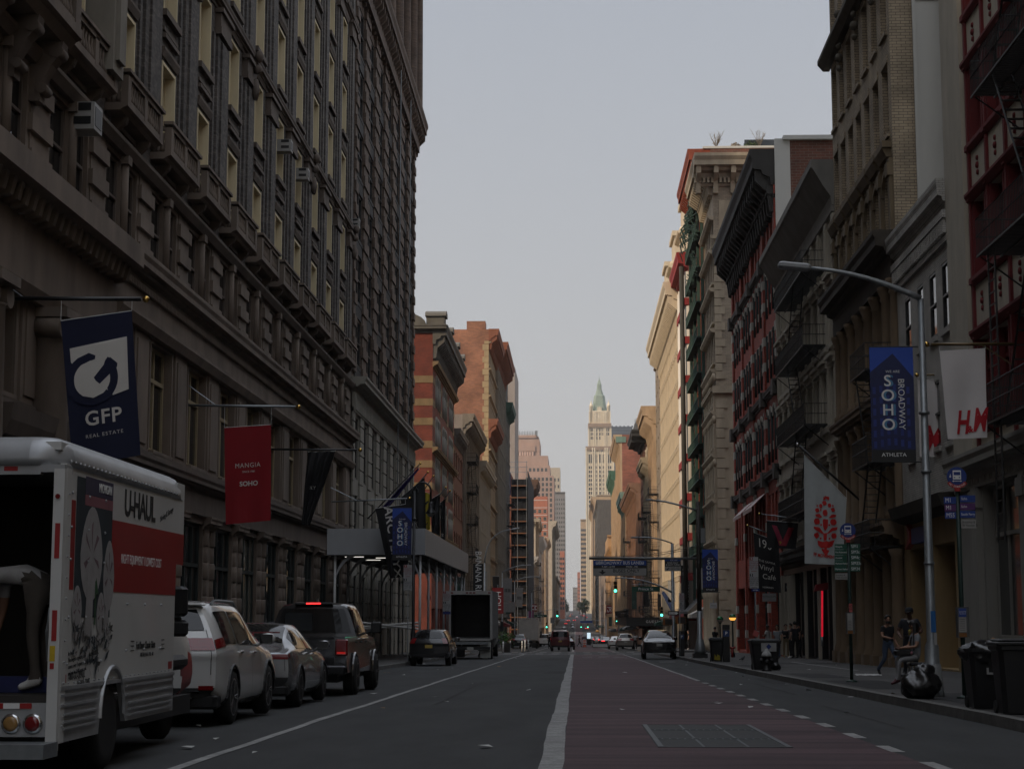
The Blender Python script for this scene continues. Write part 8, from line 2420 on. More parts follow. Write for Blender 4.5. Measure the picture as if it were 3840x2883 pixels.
 mb=MB();mb.box(A.x+.015,B.x-.05,-.126,-.121,B.z+.01,B.z+hh*.15);mb.build('case_foot',mat('case_orange',(.22,.09,.02)),bx)
 if tagp:A,B=L(tagp[0],tagp[2]),L(tagp[1],tagp[3]);mb=MB();mb.box(A.x,B.x,-.075,-.07,B.z,A.z);tg=mb.build('paper_tag',PINKT,t);text('NO\nBY',.07,LETB,tg,face_cam((A.x+B.x)/2,-.078,(A.z+B.z)/2),ext=.0005)
rl=[(3128,2039+21*i,3174,2060+21*i,PGREEN,s_,LETW,.42)for i,s_ in enumerate(('Eltingville','Port Richmond','Annadale','Mariners Harbor','Mariners Harbor'))]
rr_=[(3187,2038+21*i,3225,2059+21*i,PGREEN,s_,LETW,.8)for i,s_ in enumerate(('SIM1','SIM3c','SIM4c','SIM33c','SIM34'))]
bus_stop('bus stop pole with green SIM route panels and round blue sign',(3194,2544),43,3180,3177.5,1990,.19,rl,rr_,[(3130,2148,3177,2173,PWH,'Broadway &\nWest Houston St',LETB,.36)],(3172,3203,2295,2376),None,(3181,3195,2262,2294))
rl=[(3537+2*i,1863+28*i,3583,1890+28*i,m,s_,LETW,.85)for i,(s_,m)in enumerate((('M1',PBLUE),('M1',PPUR),('M55',PBLUE)))]
rr_=[(3597,1857+29*i,3655,1884+29*i,m,s_,LETW,.5)for i,(s_,m)in enumerate((('Soho',PBLUE),('Soho',PPUR),('South Ferry',PBLUE)))]
bus_stop('bus stop pole with blue and purple M1 route panels near the big bins',(3618,2606),31.4,3588,3585,1788,.175,rl,rr_,[(3601,1947,3657,1981,PWH,'Broadway &\nW Houston St',LETB,.36)],(3585,3631,2276,2389),PBLUE)
BINP=mat('bin_plastic',(.010,.010,.011),rough=.45,var=.3,scale=4);BAG=mat('bin_bag_plastic',(.008,.008,.009),rough=.3,var=.4,scale=5,spec=.8)
def bin_(label,px,py,Y,w,h,lab=None,lid=False):
 P=at(px,py,Y);g=gz(Y)+SWH;t=thing('wheeled_bin',label,'bin',(P.x,Y,g))
 mb=MB();a,b=w*.40,w*.5
 def ring(z,q,c=.06):return[mb.P(p)for p in((-q+c,-q,z),(q-c,-q,z),(q,-q+c,z),(q,q-c,z),(q-c,q,z),(-q+c,q,z),(-q,q-c,z),(-q,-q+c,z))]
 rs=[ring(.02,a),ring(h*.9,b),ring(h*.92,b+.03),ring(h*.97,b+.03)]
 for A,B in zip(rs,rs[1:]):
  for k in range(8):mb.face((A[k],A[(k+1)%8],B[(k+1)%8],B[k]))
 mb.face(rs[-1]);mb.face(rs[0][::-1]);mb.build('bin_body',BINP,t)
 if lid:mb=MB();mb.rbox(-b-.04,b+.04,-b-.05,b+.04,h*.975,h*1.03,.02);mb.rbox(-b,b,-b,b,h*1.031,h*1.07,.03);mb.tube([(-b*.7,b+.06,h),(b*.7,b+.06,h)],.02,5);mb.build('lid',BINP,t)
 for s_ in(-1,1):mb=MB();mb.lathe([(.09,-.03),(.1,0),(.09,.03)],(s_*a,a*.9,.1),12,'x');mb.build('wheel',TYRE,t)
 return t,b
def crumple(c,r,sz,seed,n=20,m=12,lump=.22):
 rg=random.Random(seed);ph=[(rg.uniform(0,6),rg.uniform(2,6),rg.uniform(2,6))for _ in range(6)]
 def f(p,q):
  th,la=p*6.2832,(q-.5)*math.pi
  d=sum(math.sin(a+th*int(b)+la*c_)for a,b,c_ in ph)/6
  e=sum(abs(math.sin(a*2+th*int(b*2.6)+la*c_*2.3+2*d))for a,b,c_ in ph[:4])/4
  rr=r*(1+lump*d+.22*(e-.6)+.03*math.sin(th*23+la*17+6*d))*(1-.18*max(0,math.sin(la)))
  return(c[0]+rr*math.cos(la)*math.cos(th),c[1]+rr*math.cos(la)*math.sin(th),max(c[2]-r*sz*.9,c[2]+rr*sz*math.sin(la)))
 return f
t,b=bin_('black wheeled bin with a white label plate beside the hydrant',2868,2500,59,.95,.96,lid=True)
mb=MB();mb.box(-.16,.34,-b-.035,-b-.03,.62,.9);lb=mb.build('label_plate',mat('board_white',(.36,.36,.35)),t)
mb=MB();mb.extr([(.0,.78),(.09,.87),(.18,.78),(.09,.69)],lambda x,z:(x,-b-.04,z),lambda x,z:(x,-b-.0355,z));mb.build('diamond_mark',mat('plate_blue',(.02,.04,.2)),lb)
t,b=bin_('black wheeled bin with yellow graffiti beside the parking meter',2687,2475,79,.6,1.0,lid=True)
mb=MB();mb.extr([(-.12,.1),(.14,.08),(.12,.28),(.02,.34),(-.02,.2),(-.1,.36)],lambda x,z:(x,-b-.01,z),lambda x,z:(x,-b+.08,z));mb.build('graffiti',mat('graffiti_yellow',(.35,.28,.02)),t)
t,b=bin_('big black bin overflowing with a shiny black bag near the right edge',3706,2643,27,.64,.93)
mb=MB();mb.smooth=True;mb.grid(crumple((0,0,.84),.38,.55,3,36,18,.3),44,20);mb.build('bag',BAG,t)
mb=MB()
for(x0,x1,z0,z1)in((-.08,.22,.52,.55),(-.08,-.05,.55,.62),(.19,.22,.55,.7)):mb.box(x0,x1,-b-.012,-b+.05,z0,z1)
mb.build('label_edge',mat('board_white',(.36,.36,.35)),t)
cp=thing('paper_cup','small yellow cup standing on the overflowing bin','cup',at(3725,2402,27));mb=MB();mb.lathe([(.035,-.09),(.045,.0),(.03,.01)],(0,0,0),10);mb.build('cup_body',mat('cup_yellow',(.36,.33,.08)),cp);mb=MB();mb.ball((0,0,.02),.035,7);mb.build('cup_filling',mat('litter_tan',(.3,.17,.07)),cp)
t,b=bin_('big black bin with white number cut by the right edge of the picture',3812,2664,25,.56,.98,lid=True)
text('64',.1,LETW,t,face_cam(.13,-b-.012,.70),ext=.0005)
mb=MB();mb.smooth=True;mb.grid(crumple((0,0,.27),.34,.85,8),44,22);mb.grid(crumple((.08,0,.5),.17,.8,4),24,14);o=mb.build('rubbish_bag',BAG,None,(at(3445,2600,31.4).x,31.2,gz(31.4)+SWH));tag(o,'shiny black rubbish bag slumped at the foot of the tall lamp post','rubbish bag')
mb=MB();mb.smooth=True;mb.grid(crumple((0,0,.14),.16,.9,5),20,12);o=mb.build('rubbish_bag',BAG,None,(at(2908,2500,58.3).x,58.2,gz(58.3)+SWH));tag(o,'small black bag behind the hydrant','rubbish bag')
mb=MB();mb.grid(lambda p,q:(-.35+.7*p,.3*(q-.5),.03+.05*abs(math.sin(p*9+q*5))*(1 if .05<q<.95 else .3)),16,6);o=mb.build('crumpled_sheet',mat('litter_white',(.5,.5,.48)),None,(8.1,49,gz(49)+SWH));tag(o,'crumpled white plastic sheet lying on the pavement','litter')
t=thing('fire_hydrant','black fire hydrant with a silver bonnet in front of the labelled bin','hydrant',(at(2875,2500,57).x,57,gz(57)+SWH))
mb=MB();mb.lathe([(.17,0),(.17,.05),(.12,.07),(.12,.42),(.15,.44),(.15,.47)],(0,0,0),14);mb.build('barrel',BLACKP,t)
mb=MB();mb.lathe([(.17,.47),(.16,.52),(.12,.6),(.05,.66),(.04,.71)],(0,0,0),14);mb.build('bonnet',mat('hydrant_silver',(.36,.36,.35),rough=.5),t)
for s_ in(-1,1):mb=MB();mb.lathe([(.06,0),(.07,.08*s_),(.04,.1*s_)],(s_*.11,0,.34),10,'x');mb.build('nozzle',BLACKP,t)
mb=MB();mb.lathe([(.07,0),(.08,-.07),(.04,-.09)],(0,-.11,.3),10,'y');mb.build('nozzle',BLACKP,t)
def meter(label,px,py,Y,h):
 t=thing('parking_meter',label,'parking meter',(at(px,py,Y).x,Y,gz(Y)+SWH));w=.15
 mb=MB();mb.rbox(-w,w,-.13,.13,0,h*.86,.02);mb.build('cabinet',BLACKP,t)
 mb=MB();mb.extr([(-.14,h*.865),(.14,h*.865),(.14,h*.95),(-.14,h)],lambda y,z:(-w-.01,y,z),lambda y,z:(w+.01,y,z));mb.build('solar_top',BLACKP,t)
 mb=MB();mb.box(-w+.01,w-.01,-.137,-.131,h*.68,h*.85);p=mb.build('face_plate',mat('meter_blue',(.015,.05,.17),rough=.4),t);text('P',.2,LETW,p,face_cam(0,-.14,h*.765),ext=.0005,bold=.004)
meter('black parking meter with blue P beside the graffiti bin',2724,2476,78.3,1.64)
meter('black parking meter with blue P behind the glossy black car',2557,2456,102.5,1.45)
def globe(label,px,py,Y,lit):
 P=at(px,py,Y);g=gz(Y)+SWH;t=thing('subway_lamp',label,'subway lamp',(P.x,Y,g),0,'green globe lamps at the subway stair');h=P.z-g
 mb=MB();mb.lathe([(.1,0),(.1,.2),(.05,.3),(.04,h-.25),(.09,h-.2),(.09,h-.15)],(0,0,0),10);mb.build('post',DGP,t)
 mb=MB();mb.lathe([(.2,h),(.19,h+.08),(.13,h+.16),(.04,h+.2)],(0,0,0),14);mb.build('globe_top',mat('globe_green',(.01,.16,.05),rough=.25),t)
 mb=MB();mb.lathe([(.1,h-.15),(.17,h-.08),(.2,h-.002)],(0,0,0),14);mb.build('globe_bottom',mat('globe_lit',(.6,.3,.08),emit=((1,.45,.08),1.2))if lit else mat('globe_dull',(.22,.2,.16),rough=.3),t)
globe('green topped globe lamp, unlit, left of the lit one',2700,2323,104,False);globe('green topped globe lamp glowing orange below',2747,2315,97,True)
t=thing('standpipe','red standpipe at the foot of the lit globe lamp','standpipe',(at(2746,2450,96).x,96,gz(96)+SWH));RP=mat('standpipe_red',(.30,.015,.012),rough=.5)
mb=MB();mb.lathe([(.07,0),(.07,.5)],(0,0,0),10);mb.build('pipe',RP,t)
for s_ in(-1,1):mb=MB();mb.tube([(0,0,.48),(s_*.16,-.08,.55)],.06,8);mb.build('inlet',RP,t)
t=thing('shop_canopy','long black shop canopy with railing beyond the second crossing on the right','canopy',(9.5,245,gz(245)+3.0))
mb=MB();mb.box(-2.4,2.5,0,70,.0,1.2);mb.build('fascia',SB,t)
mb=MB()
for k in range(40):mb.box(-2.4,-2.36,k*1.75,k*1.75+.05,1.2,2.2)
mb.box(-2.42,-2.34,0,70,2.2,2.28)
for k in range(8):mb.box(-2.4+k*.65,-2.35+k*.65,0,.05,1.2,2.2)
mb.box(-2.4,2.5,0,.06,2.2,2.28);mb.build('railing',IRON,t)
text('GUESS',.5,LETW,t,face_cam(1.2,-.01,.6),space=1.3)
t=thing('awning','dark slanting awning on the right beyond the gantry post','awning',(FR,172,2.0));mb=MB();mb.extr([(0,1.2),(-1.3,-.1),(-1.3,-.3),(0,-.3)],lambda x,z:(x,-5,z),lambda x,z:(x,8,z));mb.build('canvas',mat('awning_grey',(.05,.052,.052)),t)
mb=MB();
for k in range(9):mb.tube([(-.02,-4.95+k*.0,1.18-.0),(-1.28,-4.95,-.1)],.015,3)
mb.build('frame',STEEL,t)
for k,(px,py,top)in enumerate(((1913,2445,2402),(1887,2447,2404),(1958,2444,2402),(1969,2444,2399),(1981,2443,2397))):
 Y=hit(px,py);P=at(px,py,Y);t=thing('flexible_post',['thin white post right of the planter','white post at the truck wheel','white post, first of three together','white post, middle of three together','white post, last of three together'][k],'bollard',(P.x,Y,gz(Y)),0,'white flexible posts by the crossing')
 h=at(px,top,Y).z-gz(Y);mb=MB();mb.lathe([(.07,.05),(.06,h)],(0,0,0),9);mb.build('post',WHITE,t);mb=MB();mb.lathe([(.14,0),(.12,.05),(.06,.06)],(0,0,0),9);mb.build('base',BLACKP,t)
 for z in(.6,.75):mb=MB();mb.lathe([(.072,h*z),(.072,h*z+.06)],(0,0,0),9);mb.build('band',STEEL,t)
Y=150;t=thing('planter','grey planter with a bright green bush beside the open box truck','planter',(at(1897,2440,Y).x,Y,gz(Y)));mb=MB();mb.lathe([(.34,0),(.46,.75),(.5,.8),(.42,.8)],(0,0,0),12);mb.build('pot',mat('pot_grey',(.12,.11,.10)),t)
mb=MB();rg=random.Random(9)
for k in range(420):
 d=Vector((rg.gauss(0,1),rg.gauss(0,1),rg.gauss(.5,.8))).normalized();p=Vector((0,0,1.1))+d*rg.uniform(.2,.8);a=Vector((rg.uniform(-1,1),rg.uniform(-1,1),rg.uniform(-1,1))).normalized()*.11;c=d.cross(a).normalized()*.05;mb.mat=k%2;mb.quad(p-a,p+c,p+a,p-c)
mb.build('foliage',[mat('leaf_green',(.05,.12,.02),var=.4),mat('leaf_green_dark',(.025,.06,.015),var=.4)],t)
for(px,py,h,m,lab)in((2100,2405,1.0,'litter_tan','orange traffic barrel by the far crossing'),):
 pass
t=thing('traffic_barrel','small orange traffic barrel on the far right of the bus lane','barrel',(at(2192,2405,262).x,262,gz(262)));mb=MB();mb.lathe([(.3,0),(.3,.1),(.22,.12),(.18,1.0)],(0,0,0),10);mb.build('drum',mat('barrel_orange',(.5,.10,.06)),t)
for z in(.4,.7):mb=MB();mb.lathe([(.24,z),(.23,z+.12)],(0,0,0),10);mb.build('band',LETW,t)
t=thing('kerb_island','low kerb island on the right beyond the crossing','kerb island',(4.2,236,gz(236)));mb=MB();mb.rbox(-1.8,1.6,0,26,-.1,.17,.05);mb.build('slab',GRANITE,t)
t=thing('screen_kiosk','bright lit information screen standing on the far right pavement','kiosk',(at(2208,2395,300).x,300,gz(300)+SWH));mb=MB();mb.rbox(-.36,.36,-.12,.12,0,2.2,.04);mb.build('case',SB,t);mb=MB();mb.box(-.30,.30,-.135,-.122,1.1,2.1);mb.build('screen',mat('screen_lit',(.6,.7,.75),emit=((.7,.88,1),.9)),t)
t=thing('overhead_cable','thin cables strung across the street above the bus lane sign','cable',at(2622,2040,94));o=Vector(t.location)
for dy in(0,.12):mb=MB();A,B=at(2640,2040+dy*60,94)-o,at(2212,2085+dy*60,110)-o;mb.tube([A.lerp(B,q/8)-Vector((0,0,.25*math.sin(math.pi*q/8)))for q in range(9)],.015,4);mb.build('strand',IRON,t)
AWC=[('black',SB),('dark green',mat('awning_green',(.012,.05,.035),rough=.7)),('deep red',mat('awning_red',(.16,.012,.014),rough=.7)),('white',mat('awning_white',(.38,.37,.35),rough=.7)),('grey',mat('awning_grey',(.05,.052,.052)))]
ar=random.Random(12)
for side,ys in(('R',(160,192,208,226,282,306,340,366,392,424,455,515,570)),('L',(178,196,224,240,258,282,305,340,370,402,440,515,560))):
 for k,y in enumerate(ys):
  nm,m=AWC[ar.randrange(5)];w=ar.uniform(4,9);d=ar.uniform(1.0,1.9);h=ar.uniform(2.7,3.3)
  X0=FR if side=='R' else FL;s_=-1 if side=='R' else 1;g=gz(y)+SWH
  t=thing('shop_awning','%s shop awning over the %s pavement, number %d along'%(nm,'right' if side=='R' else 'left',k+1),'awning',(X0,y,g),0,'shop awnings down the street')
  t['label']='small shop awning far down the %s pavement'%('right' if side=='R' else 'left');t['group']='shop awnings far down the %s side'%('right' if side=='R' else 'left')
  mb=MB();mb.extr([(0,h+1.0),(s_*d,h+.3),(s_*d,h),(0,h)],lambda x,z:(x,0,z),lambda x,z:(x,w,z));mb.build('canvas',m,t)
  mb=MB();mb.tube([(0,.05,h-.05),(s_*d,.05,h-.05)],.03,4);mb.tube([(0,w-.05,h-.05),(s_*d,w-.05,h-.05)],.03,4);mb.build('frame',STEEL,t)
  if k%2==0:
   nm2,m2=AWC[ar.randrange(4)];hh=ar.uniform(1.8,3.4);z0=ar.uniform(4.5,7)
   t=thing('blade_sign','hanging blade sign far down the %s facades'%('right' if side=='R' else 'left'),'sign',(X0+s_*.25,y-3,g+z0),0,'blade signs far down the %s side'%('right' if side=='R' else 'left'))
   mb=MB();mb.box(0,s_*.95,0,.1,0,hh);mb.build('board',m2,t);mb=MB();mb.tube([(-s_*.25,.05,hh+.05),(s_*.95,.05,hh+.05)],.04,5);mb.build('bracket',STEEL,t)
# ---------------------------------------------------------------- people
SKINS={'tan':mat('skin_tan',(.30,.16,.10),rough=.6,var=.1),'dark':mat('skin_dark',(.10,.05,.032),rough=.6,var=.1),'light':mat('skin_light',(.40,.24,.17),rough=.6,var=.1)}
HAIRB=mat('hair_black',(.010,.008,.007),rough=.6,var=.3,scale=30)
def cl(n,c):return mat('cloth_'+n,c,rough=.9,var=.25,scale=9)
BASE={'pel':(0,0,.96),'bel':(0,.01,1.12),'che':(0,0,1.32),'nk':(0,-.01,1.47),'hd0':(0,.005,1.56),'hd1':(0,.01,1.66),'hd2':(0,.0,1.73),'shL':(-.18,0,1.41),'elL':(-.25,-.02,1.14),'wrL':(-.26,.06,.90),'shR':(.18,0,1.41),'elR':(.25,-.02,1.14),'wrR':(.26,.06,.90),'hpL':(-.10,0,.93),'knL':(-.11,.03,.51),'anL':(-.11,-.02,.09),'toL':(-.12,.15,.035),'hpR':(.10,0,.93),'knR':(.11,.03,.51),'anR':(.11,-.02,.09),'toR':(.12,.15,.035)}
RAD={'pel':(.155,.115),'bel':(.145,.105),'che':(.165,.115),'nk':(.055,.058),'hd0':(.062,.072),'hd1':(.078,.095),'hd2':(.055,.07),'sh':(.072,.075),'el':(.046,.046),'wr':(.03,.034),'hp':(.095,.1),'kn':(.062,.064),'an':(.04,.046),'to':(.042,.032)}
def person(label,loc,rz,pose,skin,top,legs,shoe,hair=HAIRB,hairlen=0,sleeve='short',scale=1.0,girth=1.0,cap=None,hands=True,face=True,feet=True):
 J={k:Vector(v)for k,v in BASE.items()}
 for k,v in pose.items():J[k]=Vector(v)
 V,E,Rr,kind=[],[],[],[]
 def add(p,r,parent=None):
  V.append(p);Rr.append(r);i=len(V)-1
  if parent is not None:E.append((parent,i))
  return i
 g=girth
 rr=lambda k,m=1.0:(RAD[k][0]*m,RAD[k][1]*m)
 ids={}
 ids['pel']=add(J['pel'],rr('pel',g));ids['bel']=add(J['bel'],rr('bel',g),ids['pel']);ids['che']=add(J['che'],rr('che',g),ids['bel'])
 ids['nk']=add(J['nk'],rr('nk'),ids['che']);ids['hd0']=add(J['hd0'],rr('hd0'),ids['nk']);ids['hd1']=add(J['hd1'],rr('hd1'),ids['hd0']);ids['hd2']=add(J['hd2'],rr('hd2'),ids['hd1'])
 segs=[('pel','bel',top,.13),('bel','che',top,.14),('che','nk',top,.1),('nk','hd0',skin,.055),('hd0','hd1',skin,.08),('hd1','hd2',skin,.07)]
 fwd=pose.get('face',None)or(J['toL']+J['toR']-J['anL']-J['anR']);fwd=Vector((fwd[0],fwd[1],0)).normalized()if Vector((fwd[0],fwd[1],0)).length>.01 else Vector((0,1,0))
 if face:
  add(J['hd0']*.45+J['hd1']*.55+fwd*.105,(.014,.018),ids['hd1']);add(J['hd0']+fwd*.07-Vector((0,0,.01)),(.026,.024),ids['hd0'])
 for s in 'LR':
  sh=add(J['sh'+s],rr('sh',g),ids['che']);el=add(J['el'+s],rr('el',g),sh);wr=add(J['wr'+s],rr('wr'),el)
  segs+=[('che','sh'+s,top,.08),('sh'+s,'el'+s,top,.06),('el'+s,'wr'+s,top if sleeve=='long' else skin,.045)]
  d=(J['wr'+s]-J['el'+s]).normalized();side=d.cross(Vector((0,0,1))if abs(d.z)<.8 else fwd).normalized();nrm=side.cross(d)
  J['ha'+s]=J['wr'+s]+d*.09
  if hands:
   pm=add(J['wr'+s]+d*.065,(.036,.022),wr)
   for q,(o,l)in enumerate(((-.033,.075),(-.011,.088),(.011,.082),(.033,.064))):
    a=add(J['wr'+s]+d*.095+side*o,(.0095,.009),pm);b=add(J['wr'+s]+d*(.095+l*.5)+side*o*1.1+nrm*.012,(.0088,.0085),a);add(J['wr'+s]+d*(.095+l*.85)+side*o*1.1+nrm*.035,(.008,.0078),b)
   a=add(J['wr'+s]+d*.05+side*-.05,(.0115,.011),pm);add(J['wr'+s]+d*.09+side*-.068+nrm*.015,(.0095,.009),a)
  segs.append(('wr'+s,'ha'+s,skin,.05))
  hp=add(J['hp'+s],rr('hp',g),ids['pel']);kn=add(J['kn'+s],rr('kn',g),hp);an=add(J['an'+s],rr('an'),kn);to=add(J['to'+s],rr('to'),an)
  he=add(J['an'+s]-(J['to'+s]-J['an'+s]).normalized()*.05-Vector((0,0,.03)),(.034,.03),an)
  J['he'+s]=V[he]
  segs+=[('pel','hp'+s,legs,.12),('hp'+s,'kn'+s,legs,.08),('kn'+s,'an'+s,legs,.06),('an'+s,'to'+s,shoe,.06),('an'+s,'he'+s,shoe,.05)]
 me=bpy.data.meshes.new('body');me.from_pydata([tuple(v)for v in V],E,[])
 o=bpy.data.objects.new('tmp',me);COL.objects.link(o)
 o.modifiers.new('s','SKIN');sb=o.modifiers.new('d','SUBSURF');sb.levels=1;sb.render_levels=1
 for i,sv in enumerate(me.skin_vertices[0].data):sv.radius=Rr[i];sv.use_root=i==0
 dg=bpy.context.evaluated_depsgraph_get();m2=bpy.data.meshes.new_from_object(o.evaluated_get(dg))
 bpy.data.objects.remove(o);m2.name='body'
 mats=[skin,top,legs,shoe];m2.materials.clear()
 for m in mats:m2.materials.append(m)
 neckline=J['nk'].z-.0;
 for p in m2.polygons:
  c=p.center;best=None
  for a,b,m,r in segs:
   A,B=J[a],J[b];d=B-A;t=max(0,min(1,(c-A).dot(d)/max(1e-6,d.length_squared)));q=(c-A-d*t).length/r
   if sleeve=='short' and a[:2]=='sh' and t>.62:m=skin
   if a=='che' and b=='nk' and t>.75:m=skin
   if a=='pel' and b=='bel' and t<.25:m=legs
   if best is None or q<best[0]:best=(q,m)
  p.material_index=mats.index(best[1]);p.use_smooth=True
 r=thing('person',label,'person',loc,rz);r.scale=(scale,)*3
 link('body',m2,r)
 H=J['hd1'];up=(J['hd2']-J['hd0']).normalized()
 mb=MB();mb.smooth=True
 bk=-fwd
 def hf(p,q):
  th=p*6.2832;la=(-.15+.65*q)*math.pi
  d=fwd*math.cos(th)+fwd.cross(Vector((0,0,1)))*math.sin(th)
  front=max(0,math.cos(th));la=max(la,.28*math.pi*front+(-.15 if hairlen==0 else-.3)*math.pi*(1-front))if q<.999 else .5*math.pi
  return H+Vector((0,0,.015))+d*math.cos(la)*.102+Vector((0,0,1))*math.sin(la)*.112
 if not cap or hairlen:mb.grid(hf,18,8)
 if hairlen:
  mb.grid(lambda p,q:H+(bk*math.cos((p-.5)*2.6)+fwd.cross(Vector((0,0,1)))*math.sin((p-.5)*2.6))*(.10+.035*q+.012*math.sin(p*31))+Vector((0,0,.05-hairlen*q)),16,10)
 if mb.f:mb.build('hair',hair,r)
 if cap:
  mb=MB();mb.lathe([(.108,-.02),(.112,.03),(.09,.085),(.02,.105)],(H.x,H.y,H.z+.02),16);c=H+fwd*.13
  mb.quad(*[c+fwd*a+fwd.cross(Vector((0,0,1)))*b_+Vector((0,0,.015-a*.15))for a,b_ in((-.05,-.085),(-.05,.085),(.09,.06),(.09,-.06))]);mb.build('cap',cap,r)
 if face:
  mb=MB();sd=fwd.cross(Vector((0,0,1)))
  for s in(-1,1):mb.ball(H+fwd*.083+sd*.032*s+Vector((0,0,-.012)),.011,6)
  mb.build('eyes',mat('eye_dark',(.02,.015,.012),rough=.2),r)
  mb=MB()
  for s in(-1,1):mb.ball(H+sd*.085*s+Vector((0,0,-.02)),.022,6,1.5)
  mb.build('ears',skin,r)
  mb=MB();c=J['hd0']+fwd*.083+Vector((0,0,.028));mb.tube([c-sd*.024,c+fwd*.006,c+sd*.024],.006,5);mb.build('mouth',mat('lips',(.16,.06,.05),rough=.5),r)
 return r
def pv(z=SWH):return z
BLKT=cl('black',(.010,.010,.011));JEAN=cl('jean',(.07,.10,.16));NAVYU=cl('navy',(.014,.016,.022));GREYT_=cl('grey',(.20,.215,.23));LGREY=cl('light_grey',(.24,.24,.245));TANP=cl('khaki',(.22,.17,.10));WHT_=cl('white',(.42,.41,.40));OLIVE=cl('olive_brown',(.075,.062,.05))
SHB=mat('shoe_black',(.012,.011,.011),rough=.5);SHW=mat('shoe_white',(.62,.61,.59),rough=.5,var=.08)
W_={'anL':(-.10,.30,.10),'knL':(-.10,.26,.52),'toL':(-.10,.46,.05),'anR':(.10,-.34,.22),'knR':(.11,-.02,.53),'toR':(.10,-.24,.08),'elL':(-.27,-.10,1.15),'wrL':(-.30,.04,.93),'elR':(.27,.08,1.16),'wrR':(.22,.30,1.12),'hd1':(.02,.04,1.65),'face':(.3,1,0)}
P=at(3333,2535,48)
t=person('bearded man in black t-shirt and blue jeans walking past the bus stop pole',(P.x,48,gz(48)+SWH),R(-150),W_,SKINS['tan'],BLKT,JEAN,SHB,scale=.95)
mb=MB();c=Vector((.02,.04,1.57));f=Vector((.3,1,0)).normalized();mb.grid(lambda p,q:c+(f*math.cos((p-.5)*2.4)+f.cross(Vector((0,0,1)))*math.sin((p-.5)*2.4))*(.078+.006*q)+Vector((0,0,.02-.07*q)),8,4);mb.build('beard',HAIRB,t)
O_={'elL':(-.30,.02,1.14),'wrL':(-.12,.30,1.12),'elR':(.32,-.02,1.14),'wrR':(.20,.26,1.02),'hd1':(0,.06,1.65),'hd0':(0,.04,1.56),'hd2':(0,.05,1.72),'anL':(-.16,-.02,.09),'anR':(.16,-.02,.09),'toL':(-.2,.15,.035),'toR':(.2,.15,.035)}
P=at(3418,2540,48.5)
t=person('tall broad man in dark uniform and cap standing behind the seated woman',(P.x,48.5,gz(48.5)+SWH),R(160),O_,SKINS['dark'],NAVYU,NAVYU,SHB,scale=1.07,girth=1.25,cap=mat('cap_navy',(.010,.011,.016),rough=.8))
mb=MB();mb.box(-.14,-.06,.150,.156,1.30,1.35);mb.build('flag_patch',mat('patch_red',(.3,.05,.05)),t)
mb=MB();mb.extr([(-.05,1.44),(.05,1.44),(0,1.36)],lambda x,z:(x,.135,z),lambda x,z:(x,.155,z));mb.build('undershirt',WHT_,t)
mb=MB();mb.lathe([(.17,1.0),(.175,1.06)],(0,0,0),14);mb.build('belt',SHB,t)
cp=thing('drink_cup','clear cup with yellow drink held by the uniformed man','cup',t.matrix_basis@Vector((-.06,.40,1.14)));mb=MB();mb.lathe([(.035,-.08),(.045,.06),(.03,.075)],(0,0,0),10);mb.build('cup_body',mat('drink_yellow',(.35,.27,.06),rough=.25),cp)
P=at(3440,2470,40)
Z=.60
S_={'pel':(0,0,Z+.06),'bel':(0,.02,Z+.22),'che':(0,.03,Z+.42),'nk':(0,.03,Z+.57),'hd0':(.02,.05,Z+.65),'hd1':(.03,.06,Z+.745),'hd2':(.03,.05,Z+.82),'shL':(-.16,.03,Z+.51),'shR':(.16,.03,Z+.51),'elL':(-.23,.10,Z+.27),'wrL':(-.12,.36,Z+.24),'elR':(.23,.10,Z+.27),'wrR':(.10,.36,Z+.22),'hpL':(-.10,.05,Z+.02),'knL':(-.11,.46,Z-.03),'anL':(-.10,.52,.12),'toL':(-.11,.68,.04),'hpR':(.10,.05,Z+.02),'knR':(.10,.46,Z),'anR':(.13,.38,.12),'toR':(.14,.54,.04),'face':(.75,.8,0)}
t=person('seated woman in grey crop top and leggings with long dark hair',(P.x,40,gz(40)+SWH),R(100),S_,SKINS['tan'],GREYT_,LGREY,mat('shoe_pink',(.10,.03,.04),rough=.6),hairlen=.62,scale=1.0,girth=.92)
mb=MB();mb.tube([(-.12,.16,Z+.5),(0,.16,Z+.34),(.13,.12,Z+.2)],.014,5);mb.build('bag_strap',SHB,t)
bg_=thing('handbag','black handbag lying on the seated woman lap','handbag',t.matrix_basis@Vector((-.02,.34,Z+.13)));mb=MB();mb.rbox(-.2,.2,-.13,.13,-.06,.07,.04);mb.build('bag_body',SHB,bg_);mb=MB();mb.ball((.16,-.1,.0),.045,7);mb.ball((-.12,.1,.07),.03,6);mb.build('pompom',mat('pompom_pink',(.45,.2,.25)),bg_)
ph=thing('phone','dark phone held in the seated woman hands','phone',t.matrix_basis@Vector((0,.47,Z+.25)));mb=MB();mb.rbox(-.04,.04,-.075,.075,-.005,.005,.004);mb.build('phone_body',SHB,ph)
st_=thing('seat_block','low black seat under the seated woman','seat',(P.x+.05,40.0,gz(40)+SWH));mb=MB();mb.rbox(-.26,.2,-.22,.22,Z-.16,Z-.085,.03);mb.build('seat_top',BINP,st_)
for x in(-.2,.14):
 for y in(-.17,.17):mb=MB();mb.tube([(x,y,0),(x,y,Z-.15)],.025,5);mb.build('leg',STEEL,st_)
G={'elL':(-.24,.06,1.15),'wrL':(-.08,.26,1.18),'elR':(.24,.06,1.15),'wrR':(.08,.26,1.16)}
